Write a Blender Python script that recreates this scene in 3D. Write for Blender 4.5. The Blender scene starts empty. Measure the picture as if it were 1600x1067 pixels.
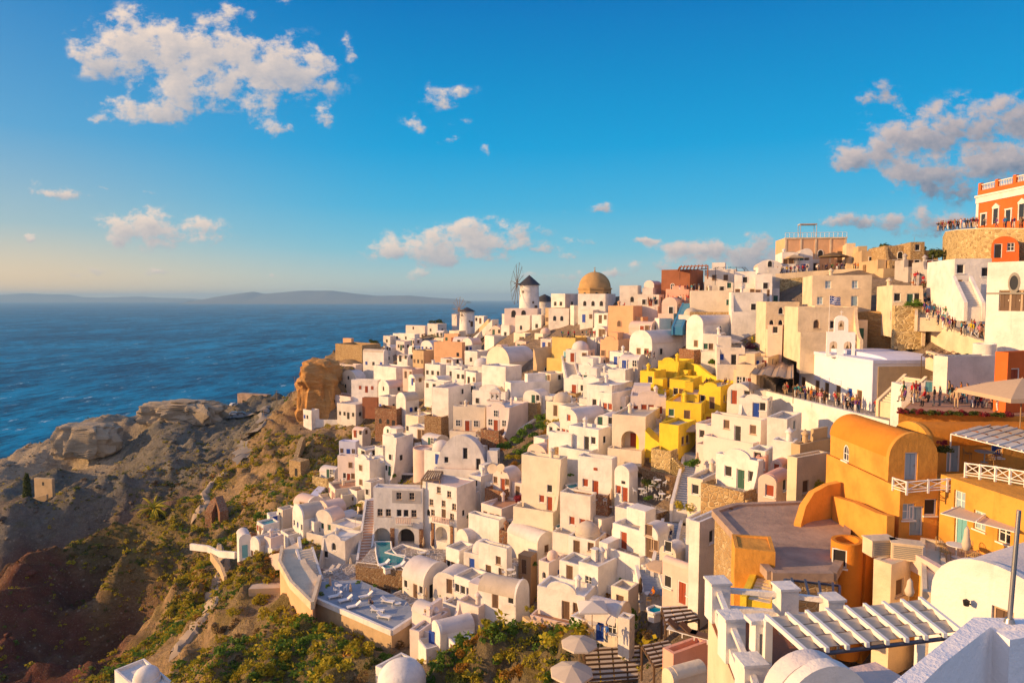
import bpy, bmesh, math, random
import numpy as np
from mathutils import Vector, Matrix, noise as mnoise

# ------------------------------------------------------------------ camera, sky, sun
S = bpy.context.scene
COL = S.collection
R = math.radians
random.seed(7)
F = 1067.0                      # focal length in pixels of a 1600 px wide frame (24 mm)
PITCH = math.atan((533.5 - 466) / F)
CP, SP = math.cos(PITCH), math.sin(PITCH)
SEA = -110.0
SUN_AZ, SUN_EL = -97.0, 14.0    # degrees from the view direction (+Y), negative = left
SUN_STRENGTH, SKY_STRENGTH, EXPOSURE = 5.0, 0.15, 0.50

cam = bpy.data.cameras.new('camera'); cam.sensor_width = 36; cam.lens = 36 * F / 1600
cam.clip_start = 0.5; cam.clip_end = 80000
co = bpy.data.objects.new('camera', cam); COL.objects.link(co)
co.rotation_euler = (math.pi / 2 - PITCH, 0, 0)
S.camera = co
S.view_settings.view_transform = 'Standard'; S.view_settings.look = 'None'
S.view_settings.exposure = EXPOSURE; S.view_settings.gamma = 1
S.render.engine = 'CYCLES'
S.cycles.max_bounces = 6; S.cycles.diffuse_bounces = 3; S.cycles.glossy_bounces = 2
S.cycles.transmission_bounces = 2; S.cycles.volume_bounces = 0; S.cycles.transparent_max_bounces = 6
S.cycles.use_denoising = True
try: S.cycles.denoiser = 'OPENIMAGEDENOISE'
except Exception: pass
S.cycles.caustics_reflective = False; S.cycles.caustics_refractive = False

def P(px, py, D):
    xc, yc = (px - 800) / F, (533.5 - py) / F
    return Vector((D * xc, D * (CP + yc * SP), D * (-SP + yc * CP)))
def PZ(px, py, z):
    d = P(px, py, 1.0); return d * (z / d.z)
def zcam(p): return p.y * CP - p.z * SP
def proj(p):
    zc = zcam(p); return 800 + F * p.x / zc, 533.5 - F * (p.y * SP + p.z * CP) / zc

sun_dir = Vector((math.sin(R(SUN_AZ)) * math.cos(R(SUN_EL)), math.cos(R(SUN_AZ)) * math.cos(R(SUN_EL)), math.sin(R(SUN_EL))))
sl = bpy.data.lights.new('sun', 'SUN'); sl.energy = SUN_STRENGTH; sl.angle = R(0.6); sl.color = (1.0, 0.60, 0.265)
so = bpy.data.objects.new('sun', sl); COL.objects.link(so)
so.rotation_euler = (-sun_dir).to_track_quat('-Z', 'Y').to_euler()

class NT:
    """tiny node-tree helper"""
    def __init__(s, tree): s.t = tree; s.N = tree.nodes; s.L = tree.links
    def n(s, typ, **kw):
        nd = s.N.new(typ)
        for k, v in kw.items(): setattr(nd, k, v)
        return nd
    def set(s, sock, v):
        if isinstance(v, bpy.types.NodeSocket): s.L.new(v, sock)
        else: sock.default_value = v
    def m(s, op, a, b=0.0, c=0.0, clamp=False):
        nd = s.n('ShaderNodeMath', operation=op, use_clamp=clamp)
        s.set(nd.inputs[0], a); s.set(nd.inputs[1], b); s.set(nd.inputs[2], c); return nd.outputs[0]
    def v(s, op, a, b=(0, 0, 0), scale=1.0):
        nd = s.n('ShaderNodeVectorMath', operation=op)
        s.set(nd.inputs[0], a)
        if op == 'SCALE': nd.inputs['Scale'].default_value = scale
        else: s.set(nd.inputs[1], b)
        return nd.outputs['Value'] if op in ('DOT_PRODUCT', 'LENGTH', 'DISTANCE') else nd.outputs[0]
    def mix(s, f, a, b, mode='MIX'):
        nd = s.n('ShaderNodeMix', data_type='RGBA', blend_type=mode)
        s.set(nd.inputs[0], f); s.set(nd.inputs[6], a if isinstance(a, bpy.types.NodeSocket) else (*a[:3], 1)); s.set(nd.inputs[7], b if isinstance(b, bpy.types.NodeSocket) else (*b[:3], 1))
        return nd.outputs[2]
    def noise(s, vec, scale, detail=3, rough=.55, dim='3D', dist=0.0):
        nd = s.n('ShaderNodeTexNoise', noise_dimensions=dim)
        if vec is not None: s.L.new(vec, nd.inputs['Vector'])
        nd.inputs['Scale'].default_value = scale; nd.inputs['Detail'].default_value = detail
        nd.inputs['Roughness'].default_value = rough; nd.inputs['Distortion'].default_value = dist
        return nd.outputs['Fac']
    def ramp(s, f, lo, hi):
        nd = s.n('ShaderNodeMapRange', interpolation_type='SMOOTHSTEP'); s.set(nd.inputs[0], f)
        nd.inputs[1].default_value = lo; nd.inputs[2].default_value = hi; return nd.outputs[0]
    def comb(s, x, y, z):
        nd = s.n('ShaderNodeCombineXYZ'); s.set(nd.inputs[0], x); s.set(nd.inputs[1], y); s.set(nd.inputs[2], z); return nd.outputs[0]

def build_world():
    w = bpy.data.worlds.new("World"); S.world = w; w.use_nodes = True
    t = NT(w.node_tree); t.N.clear()
    out = t.n('ShaderNodeOutputWorld')
    sky = t.n('ShaderNodeTexSky', sky_type='NISHITA', sun_disc=False)
    sky.sun_elevation = R(SUN_EL); sky.sun_rotation = R(SUN_AZ)
    sky.altitude = 100; sky.air_density = 1.0; sky.dust_density = 0.6; sky.ozone_density = 2.0
    hs = t.n('ShaderNodeHueSaturation'); hs.inputs['Saturation'].default_value = 1.28; hs.inputs['Hue'].default_value = 0.487
    t.L.new(sky.outputs[0], hs.inputs['Color'])
    tc = t.n('ShaderNodeTexCoord').outputs['Generated']
    sp = t.n('ShaderNodeSeparateXYZ'); t.L.new(tc, sp.inputs[0])
    # cloud field on a dome: gnomonic (azimuth slope, elevation slope) of the view direction
    fy = t.m('MAXIMUM', sp.outputs[1], 0.05)
    u = t.m('DIVIDE', sp.outputs[0], fy); v = t.m('DIVIDE', sp.outputs[2], fy)
    skycol = t.v('MULTIPLY', hs.outputs[0], (.92, .98, 1.04))
    deep = t.v('MULTIPLY', skycol, (.0, .60, 1.22)); skycol = t.mix(t.ramp(sp.outputs[2], .0, .30), skycol, deep)
    # the picture's own blends of the clear sky: deeper blue overhead, paler and warmer at the horizon
    elev = t.m('MAXIMUM', sp.outputs[2], 0.0)
    def ladder(stops):
        c = None
        for (e0, c0), (e1, c1) in zip(stops, stops[1:]):
            f = t.n('ShaderNodeMapRange'); t.L.new(elev, f.inputs[0]); f.inputs[1].default_value = e0; f.inputs[2].default_value = e1
            c = t.mix(f.outputs[0], c0 if c is None else c, c1)
        return c
    mid_ = ladder([(0, (2.75, 3.1, 2.95)), (.025, (2.35, 3.05, 3.0)), (.07, (.95, 2.75, 3.5)), (.13, (.28, 2.3, 3.65)), (.21, (.012, 1.85, 3.5)), (.40, (.006, .92, 2.55))])
    west = ladder([(0, (5.4, 3.5, 1.75)), (.03, (4.5, 3.25, 2.05)), (.09, (2.0, 2.65, 2.8)), (.2, (.60, 1.95, 3.15)), (.40, (.02, 1.0, 2.6))])
    clear = t.mix(t.ramp(u, -.10, -.80), mid_, west)
    clear = t.v('MULTIPLY', clear, (.90, .92, .93))
    skycol = t.mix(.93, skycol, clear); uv = t.comb(u, v, 0.0)
    # warm fill light added to the sky: sun glow, unseen pale veil behind camera
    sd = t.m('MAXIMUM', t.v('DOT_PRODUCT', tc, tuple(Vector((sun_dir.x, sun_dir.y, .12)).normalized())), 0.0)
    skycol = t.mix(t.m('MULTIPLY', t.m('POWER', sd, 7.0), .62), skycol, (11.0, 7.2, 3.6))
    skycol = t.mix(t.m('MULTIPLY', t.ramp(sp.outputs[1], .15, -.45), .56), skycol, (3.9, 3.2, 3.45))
    # clouds: (centre u, centre v, half width, half height, weight) from their bearing and height
    C = []
    def cl(px, py, wx, wy, k=1.0):
        d = P(px, py, 1.0); C.append((d.x / d.y, d.z / d.y, wx / F * 1.05, wy / F * 1.05, k * (1.22 if k < .9 else 1.0)))
    for a in [(205,70,70,38,1.25),(150,75,34,30,1),(260,70,70,36,1.2),(330,80,75,36,1.1),(400,105,70,30,1),(470,105,40,36,1.1),(435,122,70,22,.8),
              (300,140,48,38,1.25),(250,150,36,20,.9),(190,160,40,18,.9),(235,178,50,11,.7),(147,181,18,8,.7),
              (398,158,22,22,1.0),(428,190,32,12,.9),(507,175,17,14,.75),(358,22,30,13,.75),(545,66,12,16,.65),(447,4,16,8,.6),(210,35,30,25,.8),
              (700,147,38,16,1.0),(655,190,22,12,.7),(697,222,11,7,.6),(730,227,14,7,.55),(757,233,9,6,.6),(705,195,16,5,.5),
              (88,298,36,9,.95),(162,286,20,4,.5),(238,302,9,4,.5),(215,345,56,18,1.05),(270,362,75,22,1.2),(330,376,28,8,.75),(190,362,30,12,.7),
              (50,375,20,4,.6),(240,415,42,6,.55),(100,426,90,7,.4),(430,426,12,3,.45),
              (600,392,40,9,.8),(640,385,55,16,1.0),(690,385,70,20,1.2),(735,365,48,15,1.05),(765,385,45,10,.8),(742,402,32,8,.8),(815,365,34,13,.95),(830,385,28,7,.7),(660,427,40,8,.65),
              (920,335,24,8,.7),(912,379,28,7,.7),(993,377,26,5,.75),(885,392,16,6,.6),(860,430,60,8,.65),(985,424,60,8,.75),(1105,390,70,15,1.3),(1065,386,40,10,1.0),(1190,386,48,12,1.1),(1120,408,70,12,1.0),(1210,402,55,14,1.1),
              (1370,151,38,17,.75),(1385,222,62,30,1.15),(1345,240,34,18,.95),(1450,205,60,28,1.15),(1520,190,70,32,1.2),(1585,175,50,28,1.1),(1440,262,70,26,1.2),(1520,262,85,32,1.3),(1590,250,60,36,1.3),(1450,290,50,16,.9),
              (1360,348,60,12,.95),(1440,350,60,16,1.0),(1500,345,45,14,.95),(1330,352,40,8,.7),(330,460,1,1,0)]:
        if a[4] > 0: cl(*a)
    # one puff: a soft ellipse added to the running density and to the running "towards the sun and up" offset
    g = bpy.data.node_groups.new('cloud_puff', 'ShaderNodeTree'); gi = g.interface
    for nm, ty in (('P', 'Vector'), ('C', 'Vector'), ('S', 'Vector'), ('K', 'Float'), ('E', 'Float'), ('W', 'Float')): gi.new_socket(nm, in_out='INPUT', socket_type='NodeSocket' + ty)
    for nm in ('E', 'W'): gi.new_socket(nm, in_out='OUTPUT', socket_type='NodeSocketFloat')
    q = NT(g); I = q.n('NodeGroupInput').outputs; O = q.n('NodeGroupOutput').inputs
    d = q.v('MULTIPLY', q.v('SUBTRACT', I[0], I[1]), I[2])
    e = q.m('MULTIPLY', q.m('POWER', 2.718, q.m('MULTIPLY', q.v('DOT_PRODUCT', d, d), -1.0)), I[3])
    q.L.new(q.m('ADD', I[4], e), O[0]); q.L.new(q.m('ADD', I[5], q.m('MULTIPLY', e, q.v('DOT_PRODUCT', d, (-.45, .9, 0)))), O[1])
    n1 = t.n('ShaderNodeTexNoise'); t.L.new(uv, n1.inputs['Vector']); n1.inputs['Scale'].default_value = 9; n1.inputs['Detail'].default_value = 5; n1.inputs['Roughness'].default_value = .62
    pw = t.v('ADD', uv, t.v('MULTIPLY', t.v('SUBTRACT', n1.outputs['Color'], (.5, .5, .5)), (.11, .065, 0)))
    def nz(off):
        n2 = t.n('ShaderNodeTexNoise'); t.L.new(t.v('ADD', t.v('MULTIPLY', uv, (1, 1.35, 0)), off), n2.inputs['Vector']); n2.inputs['Scale'].default_value = 24; n2.inputs['Detail'].default_value = 7; n2.inputs['Roughness'].default_value = .62
        return n2.outputs['Fac']
    na = nz((0, 0, 0)); nb = nz((-.010, .012, 0)); ndiff = t.m('SUBTRACT', na, nb); nc = t.m('MULTIPLY', t.m('SUBTRACT', na, .5), 4.2)
    right = t.ramp(u, -.2, .7)
    bright = t.mix(right, (4.3, 3.45, 2.85), (3.0, 2.45, 2.3))
    dark = t.mix(right, (2.1, 2.1, 2.3), (.85, 1.08, 1.5))
    def bgd(col):
        b = t.n('ShaderNodeBackground'); b.inputs['Strength'].default_value = SKY_STRENGTH; t.set(b.inputs['Color'], col); return b.outputs[0]
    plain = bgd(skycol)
    def cell(cs):
        if not cs: return plain
        pe = None
        for (cu, cv, wu, wv_, k) in cs:
            nd = t.n('ShaderNodeGroup'); nd.node_tree = g; t.L.new(pw, nd.inputs[0])
            nd.inputs[1].default_value = (cu, cv, 0); nd.inputs[2].default_value = (1 / wu, 1 / wv_, 0); nd.inputs[3].default_value = k
            if pe: t.L.new(pe.outputs[0], nd.inputs[4]); t.L.new(pe.outputs[1], nd.inputs[5])
            pe = nd
        acc = pe.outputs[0]; sat = t.m('SUBTRACT', 1.38, t.m('MULTIPLY', t.m('POWER', 2.718, t.m('MULTIPLY', acc, -1.0)), 1.38)); f0 = t.m('ADD', sat, nc)
        dens = t.m('MULTIPLY', t.ramp(f0, .34, 1.25), t.ramp(acc, .06, .42))
        lit = t.m('ADD', t.m('MULTIPLY', ndiff, 1.6), t.m('ADD', t.m('MULTIPLY', t.m('DIVIDE', pe.outputs[1], t.m('MAXIMUM', acc, .05)), .62), .60))
        lit = t.m('SUBTRACT', lit, t.m('MULTIPLY', t.ramp(f0, .8, 1.7), .25), clamp=True)
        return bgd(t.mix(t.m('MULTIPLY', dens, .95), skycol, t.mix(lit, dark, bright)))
    # the dome is split into cells so that each direction only works out the clouds near it
    def split(us, vs, depth, cs):
        cs = [c for c in cs if us[0] - .1 - 2.3 * c[2] < c[0] < us[1] + .1 + 2.3 * c[2] and vs[0] - .06 - 2.3 * c[3] < c[1] < vs[1] + .06 + 2.3 * c[3]]
        if len(cs) <= 5 or depth == 0: return cell(cs)
        du = (us[1] - us[0]) > (vs[1] - vs[0]) * 1.3; a, b = us if du else vs; m_ = (a + b) / 2
        lo = split((a, m_), vs, depth - 1, cs) if du else split(us, (a, m_), depth - 1, cs)
        hi = split((m_, b), vs, depth - 1, cs) if du else split(us, (m_, b), depth - 1, cs)
        mx = t.n('ShaderNodeMixShader'); t.L.new(t.m('GREATER_THAN', u if du else v, m_), mx.inputs[0]); t.L.new(lo, mx.inputs[1]); t.L.new(hi, mx.inputs[2]); return mx.outputs[0]
    tree = split((-.95, .95), (0.0, .52), 5, C)
    inside = t.m('MULTIPLY', t.m('GREATER_THAN', sp.outputs[1], .3), t.m('MULTIPLY', t.m('GREATER_THAN', sp.outputs[2], .005), t.m('LESS_THAN', t.m('ABSOLUTE', u), .95)))
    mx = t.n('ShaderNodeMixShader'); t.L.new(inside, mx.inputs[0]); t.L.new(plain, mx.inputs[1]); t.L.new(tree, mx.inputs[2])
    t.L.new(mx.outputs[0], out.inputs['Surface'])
    w.cycles.sampling_method = 'MANUAL'; w.cycles.sample_map_resolution = 256
build_world()
# ------------------------------------------------------------------ materials
MAT = {}
def mat_base(name, rough=.9, spec=.25):
    m = bpy.data.materials.new(name); m.use_nodes = True
    t = NT(m.node_tree); b = t.N['Principled BSDF']
    b.inputs['Roughness'].default_value = rough; b.inputs['Specular IOR Level'].default_value = spec
    return m, t, b
def obj_vec(t):
    tc = t.n('ShaderNodeTexCoord').outputs['Object']; oi = t.n('ShaderNodeObjectInfo').outputs['Random']
    return t.v('ADD', tc, t.comb(t.m('MULTIPLY', oi, 37.0), t.m('MULTIPLY', oi, 91.0), t.m('MULTIPLY', oi, 13.0)))
def plaster(key, c, var=.34, bump=.42, stain=None):
    m, t, b = mat_base('plaster_' + key, .92, .15)
    v = obj_vec(t)
    n1 = t.noise(v, .45, 5, .6); n2 = t.noise(v, 3.2, 4, .65); n3 = t.noise(v, 22, 3, .6)
    stain = stain or tuple(x * .62 for x in c)
    col = t.mix(t.m('MULTIPLY', t.ramp(n1, .35, .75), var * 1.9), c, stain)
    col = t.mix(t.m('MULTIPLY', t.ramp(n2, .55, .8), var * 1.6), col, tuple(x * .72 for x in c))
    # rain streaks: noise stretched along the vertical
    sv = t.v('MULTIPLY', v, (1.6, 1.6, .16)); n4 = t.noise(sv, 1.6, 4, .6)
    col = t.mix(t.m('MULTIPLY', t.ramp(n4, .56, .78), var * 1.3), col, stain)
    t.L.new(col, b.inputs['Base Color'])
    bp = t.n('ShaderNodeBump'); bp.inputs['Strength'].default_value = bump; bp.inputs['Distance'].default_value = .12
    t.L.new(t.m('ADD', t.m('MULTIPLY', n1, 1.5), t.m('ADD', t.m('MULTIPLY', n2, .9), t.m('MULTIPLY', n3, .25))), bp.inputs['Height']); t.L.new(bp.outputs[0], b.inputs['Normal'])
    MAT[key] = m; return m
plaster('W', (.80, .755, .70)); plaster('W2', (.72, .665, .60)); plaster('WP', (.74, .63, .575), .2); plaster('WC', (.76, .66, .52), .22); plaster('C', (.74, .60, .42), .34); plaster('P', (.70, .52, .44), .2)
plaster('PK', (.74, .40, .30), .2); plaster('Y', (.80, .56, .05), .3); plaster('O', (.72, .34, .065), .45); plaster('OD', (.66, .24, .03), .24)
plaster('T', (.56, .41, .24), .3, .4); plaster('PE', (.72, .43, .24), .2); plaster('RO', (.66, .15, .035), .2); plaster('BR', (.30, .12, .065), .3, .4)
plaster('G', (.43, .31, .23), .35, .4, (.17, .13, .11)); plaster('GL', (.47, .43, .40), .3); plaster('TC', (.50, .27, .16), .3); plaster('BL', (.62, .64, .80), .15)
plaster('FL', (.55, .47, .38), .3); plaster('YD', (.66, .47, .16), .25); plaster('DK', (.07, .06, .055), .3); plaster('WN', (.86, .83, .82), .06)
plaster('DOMET', (.50, .31, .13), .35, .4); plaster('FLB', (.32, .36, .42), .3); plaster('RF', (.66, .60, .57), .25)
def flat(key, c, rough=.6, spec=.3, var=.12, metal=0):
    m, t, b = mat_base(key, rough, spec); v = obj_vec(t)
    n = t.noise(v, 4, 3); col = t.mix(t.m('MULTIPLY', n, var * 2), c, tuple(x * .6 for x in c)); t.L.new(col, b.inputs['Base Color'])
    b.inputs['Metallic'].default_value = metal
    MAT[key] = m; return m
flat('r', (.30, .055, .02)); flat('b', (.02, .07, .36)); flat('g', (.03, .10, .07)); flat('k', (.025, .022, .022)); flat('n', (.13, .075, .045))
flat('t', (.16, .42, .48)); flat('lb', (.30, .42, .50)); flat('wf', (.78, .76, .72)); flat('cl', (.62, .52, .40), .9, .1, .2); flat('cl2', (.72, .66, .58), .9, .1, .2)
flat('clt', (.55, .40, .27), .9, .1, .25); flat('wood', (.13, .075, .04), .8); flat('woodl', (.32, .21, .12), .8); flat('steel', (.35, .34, .33), .35, .5, .1, .8); flat('cane', (.42, .27, .11), .7)
flat('cushion', (.78, .77, .76), .9, .1); flat('darkmetal', (.05, .06, .09), .4, .5); flat('car1', (.6, .6, .6), .25, .5); flat('car2', (.16, .17, .19), .25, .5); flat('car3', (.42, .05, .04), .25, .5)
flat('tyre', (.02, .02, .02), .9); flat('black', (.015, .015, .017), .6); flat('thatch', (.20, .135, .07), .95, .1, .4); flat('slate', (.075, .075, .085), .85, .2, .4); flat('trunk', (.14, .095, .06), .95)
flat('flagb', (.02, .06, .33), .9); flat('bluewall', (.05, .22, .42), .85); flat('bell', (.30, .19, .07), .4, .5, .1, .7); flat('dial', (.30, .28, .24), .8)
def glass(key, c, rough=.12):
    m, t, b = mat_base(key, rough, .5); b.inputs['Base Color'].default_value = (*c, 1); MAT[key] = m
glass('pane', (.03, .032, .036)); glass('paneb', (.05, .09, .13))
def stone(key, ca, cb, mortar, scale=2.2, bump=.9):
    m, t, b = mat_base('stone_' + key, .95, .1); v = obj_vec(t)
    wv = t.v('ADD', v, t.v('SCALE', t.v('SUBTRACT', t.n('ShaderNodeTexNoise').outputs['Color'], (.5, .5, .5)), scale=.0))
    vo = t.n('ShaderNodeTexVoronoi', feature='F1'); t.L.new(t.v('MULTIPLY', v, (1, 1, 1.5)), vo.inputs['Vector']); vo.inputs['Scale'].default_value = scale
    ve = t.n('ShaderNodeTexVoronoi', feature='DISTANCE_TO_EDGE'); t.L.new(t.v('MULTIPLY', v, (1, 1, 1.5)), ve.inputs['Vector']); ve.inputs['Scale'].default_value = scale
    sp = t.n('ShaderNodeSeparateColor'); t.L.new(vo.outputs['Color'], sp.inputs[0])
    col = t.mix(sp.outputs[0], ca, cb); col = t.mix(t.m('MULTIPLY', t.noise(v, 6, 4), .5), col, tuple(x * .5 for x in ca))
    edge = t.ramp(ve.outputs['Distance'], .02, .12); col = t.mix(edge, mortar, col); t.L.new(col, b.inputs['Base Color'])
    big = t.noise(v, .5, 4)
    bp = t.n('ShaderNodeBump'); bp.inputs['Strength'].default_value = bump; bp.inputs['Distance'].default_value = .12
    t.L.new(t.m('ADD', edge, t.m('MULTIPLY', big, .5)), bp.inputs['Height']); t.L.new(bp.outputs[0], b.inputs['Normal']); MAT[key] = m
stone('S', (.36, .22, .11), (.22, .12, .06), (.42, .30, .18)); stone('ST', (.52, .36, .17), (.36, .22, .10), (.56, .42, .24), 1.7); stone('SD', (.075, .06, .055), (.05, .045, .045), (.16, .14, .12), 3)
stone('SR', (.33, .15, .08), (.24, .12, .07), (.36, .24, .15), 1.6)
stone('SL', (.62, .47, .22), (.30, .20, .09), (.66, .52, .28), 1.5)
stone('PAVE', (.40, .33, .27), (.30, .26, .22), (.55, .5, .45), 1.4, .4)


def rockmat(key, ca, cb, cc):
    m, t, b = mat_base('rock_' + key, .96, .08); v = t.n('ShaderNodeNewGeometry').outputs['Position']
    n1 = t.noise(v, .22, 7, .65); n2 = t.noise(t.v('MULTIPLY', v, (.4, .4, 2.2)), .5, 6, .65, dist=.6); n3 = t.noise(v, 2.2, 5, .7)
    col = t.mix(t.ramp(n1, .3, .7), ca, cb); col = t.mix(t.m('MULTIPLY', t.ramp(n2, .48, .68), .75), col, cc); col = t.mix(t.m('MULTIPLY', t.ramp(n3, .5, .72), .45), col, tuple(x * .45 for x in ca)); t.L.new(col, b.inputs['Base Color'])
    bp = t.n('ShaderNodeBump'); bp.inputs['Strength'].default_value = 1.0; bp.inputs['Distance'].default_value = .7
    t.L.new(t.m('ADD', n2, t.m('ADD', n1, t.m('MULTIPLY', n3, .5))), bp.inputs['Height']); t.L.new(bp.outputs[0], b.inputs['Normal']); MAT[key] = m
rockmat('CLIFF', (.54, .28, .09), (.44, .23, .08), (.60, .38, .16)); rockmat('CREAMR', (.42, .34, .24), (.34, .28, .20), (.48, .40, .29)); rockmat('REDR', (.17, .065, .042), (.12, .05, .035), (.22, .10, .06)); rockmat('ROCK', (.50, .31, .12), (.42, .25, .10), (.58, .40, .18))
def foliage(key, ca, cb):
    m, t, b = mat_base('leaves_' + key, .75, .2)
    geo = t.n('ShaderNodeNewGeometry'); v = geo.outputs['Position']
    n = t.noise(v, 1.1, 3); r = geo.outputs['Random Per Island']
    f = t.m('ADD', t.m('MULTIPLY', t.ramp(n, .3, .7), .6), t.m('MULTIPLY', r, .4))
    col = t.mix(f, ca, cb); t.L.new(col, b.inputs['Base Color'])
    tr = t.n('ShaderNodeBsdfTranslucent'); t.L.new(col, tr.inputs[0]); mx = t.n('ShaderNodeMixShader'); mx.inputs[0].default_value = .3
    t.L.new(b.outputs[0], mx.inputs[1]); t.L.new(tr.outputs[0], mx.inputs[2]); t.L.new(mx.outputs[0], t.N['Material Output'].inputs['Surface']); MAT[key] = m
foliage('fg', (.055, .13, .016), (.16, .25, .025)); foliage('fy', (.26, .25, .014), (.50, .37, .025)); foliage('fo', (.26, .15, .018), (.36, .15, .02))
foliage('fd', (.05, .08, .014), (.11, .12, .02)); foliage('fr', (.30, .02, .02), (.22, .03, .05)); foliage('fb', (.12, .075, .03), (.22, .14, .05)); foliage('pur', (.16, .03, .08), (.10, .04, .05))

def water_sea():
    m, t, b = mat_base('sea_water', .5, .025)
    v = t.n('ShaderNodeNewGeometry').outputs['Position']; r = t.n('ShaderNodeVectorRotate'); t.L.new(v, r.inputs[0]); r.inputs['Angle'].default_value = .06; v = r.outputs[0]
    n0 = t.noise(t.v('MULTIPLY', v, (1, .30, 1)), .010, 5, .6); n1 = t.noise(t.v('MULTIPLY', v, (1, .40, 1)), .045, 6, .68); n2 = t.noise(t.v('MULTIPLY', v, (1, .5, 1)), .2, 4, .65); big = t.noise(t.v('MULTIPLY', v, (.3, 1, 1)), .002, 4, .5)
    w = t.m('ADD', t.m('MULTIPLY', n0, .35), t.m('ADD', t.m('MULTIPLY', n1, .45), t.m('MULTIPLY', n2, .2)))
    col = t.mix(t.ramp(w, .41, .59), (.0, .055, .13), (.0, .27, .50)); col = t.mix(t.m('MULTIPLY', t.ramp(big, .35, .7), .45), col, (.0, .07, .17))
    n3 = t.noise(t.v('MULTIPLY', v, (1, .45, 1)), .075, 5, .7)
    fm = t.m('MULTIPLY', t.ramp(n3, .62, .68), t.ramp(n0, .40, .56)); col = t.mix(t.m('MULTIPLY', fm, .9), col, (.45, .60, .68)); t.L.new(col, b.inputs['Base Color'])
    bp = t.n('ShaderNodeBump'); bp.inputs['Strength'].default_value = .8; bp.inputs['Distance'].default_value = 2.4
    t.L.new(w, bp.inputs['Height']); t.L.new(bp.outputs[0], b.inputs['Normal']); MAT['sea'] = m
water_sea()
def pool_mat():
    m, t, b = mat_base('pool_water', .06, .5); v = obj_vec(t)
    col = t.mix(t.noise(v, 1.2, 3), (.0, .17, .20), (.005, .27, .30)); t.L.new(col, b.inputs['Base Color'])
    bp = t.n('ShaderNodeBump'); bp.inputs['Strength'].default_value = .15; t.L.new(t.noise(v, 3, 2), bp.inputs['Height']); t.L.new(bp.outputs[0], b.inputs['Normal']); MAT['pool'] = m
pool_mat()
def terrain_mat():
    m, t, b = mat_base('hillside', .97, .08)
    geo = t.n('ShaderNodeNewGeometry'); v = geo.outputs['Position']
    at = t.n('ShaderNodeVertexColor'); at.layer_name = 'zone'
    sp = t.n('ShaderNodeSeparateXYZ'); t.L.new(geo.outputs['Normal'], sp.inputs[0])
    n1 = t.noise(v, .09, 6, .65); n2 = t.noise(v, .55, 6, .7); n3 = t.noise(v, 3.0, 4, .65)
    col = at.outputs['Color']
    col = t.mix(t.m('MULTIPLY', t.ramp(n2, .42, .72), .6), col, t.mix(.5, col, (.08, .055, .035)))
    col = t.mix(t.m('MULTIPLY', t.ramp(n1, .5, .75), .40), col, (.40, .29, .17))
    col = t.mix(t.m('MULTIPLY', t.ramp(n3, .56, .72), .4), col, (.45, .36, .26))
    vor = t.n('ShaderNodeTexVoronoi'); t.L.new(v, vor.inputs['Vector']); vor.inputs['Scale'].default_value = .8
    rocks = t.m('MULTIPLY', t.ramp(vor.outputs['Distance'], .25, .12), t.ramp(n1, .45, .6)); col = t.mix(t.m('MULTIPLY', rocks, .55), col, (.40, .33, .25))
    ck = t.n('ShaderNodeTexVoronoi', feature='DISTANCE_TO_EDGE'); t.L.new(t.v('ADD', t.v('MULTIPLY', v, (1, 1, 2.2)), t.v('MULTIPLY', t.comb(n2, n3, n1), (3.5, 3.5, 3.5))), ck.inputs['Vector']); ck.inputs['Scale'].default_value = .34
    crack = t.ramp(ck.outputs['Distance'], .09, .0); col = t.mix(t.m('MULTIPLY', crack, t.m('MULTIPLY', t.ramp(n1, .45, .62), .20)), col, (.045, .03, .022))
    n5 = t.noise(v, 9.0, 3, .7); col = t.mix(t.m('MULTIPLY', t.ramp(n5, .5, .7), .35), col, t.mix(.5, col, (.02, .015, .012)))
    grass = t.m('MULTIPLY', t.ramp(sp.outputs[2], .55, .85), t.ramp(t.noise(v, .22, 5, .7), .46, .6))
    col = t.mix(t.m('MULTIPLY', t.m('MULTIPLY', grass, at.outputs['Alpha']), .75), col, (.17, .13, .03)); t.L.new(col, b.inputs['Base Color'])
    bp = t.n('ShaderNodeBump'); bp.inputs['Strength'].default_value = 1.0; bp.inputs['Distance'].default_value = .9
    t.L.new(t.m('SUBTRACT', t.m('ADD', n2, t.m('MULTIPLY', n3, .5)), t.m('MULTIPLY', crack, .12)), bp.inputs['Height']); t.L.new(bp.outputs[0], b.inputs['Normal']); MAT['hill'] = m
terrain_mat()
def far_mat():
    m, t, b = mat_base('far_island_rock', .95, .1); v = t.n('ShaderNodeNewGeometry').outputs['Position']
    t.L.new(t.mix(t.noise(v, .002, 5), (.16, .19, .22), (.24, .24, .24)), b.inputs['Base Color']); MAT['far'] = m
far_mat()
CLOTH = {}
for nme, c in dict(red=(.45, .02, .025), navy=(.02, .03, .09), black=(.015, .015, .018), white=(.7, .68, .65), grey=(.2, .2, .21), blue=(.04, .12, .38), orange=(.55, .17, .02), green=(.06, .17, .06), pink=(.55, .2, .25), beige=(.45, .34, .22), brown=(.14, .075, .04), turquoise=(.06, .32, .38), yellow=(.6, .42, .03), purple=(.16, .06, .22), denim=(.05, .09, .18), khaki=(.26, .2, .11), maroon=(.17, .02, .03)).items():
    CLOTH[nme] = flat('cloth_' + nme, c, .9, .1)
flat('dirt', (.42, .33, .24), .95, .05, .25); flat('roadg', (.26, .235, .21), .95, .05, .25); flat('skin', (.42, .22, .13), .6); flat('hair_dark', (.03, .02, .015), .6); flat('hair_fair', (.28, .17, .07), .6); flat('shoe', (.04, .035, .03), .7)
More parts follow.
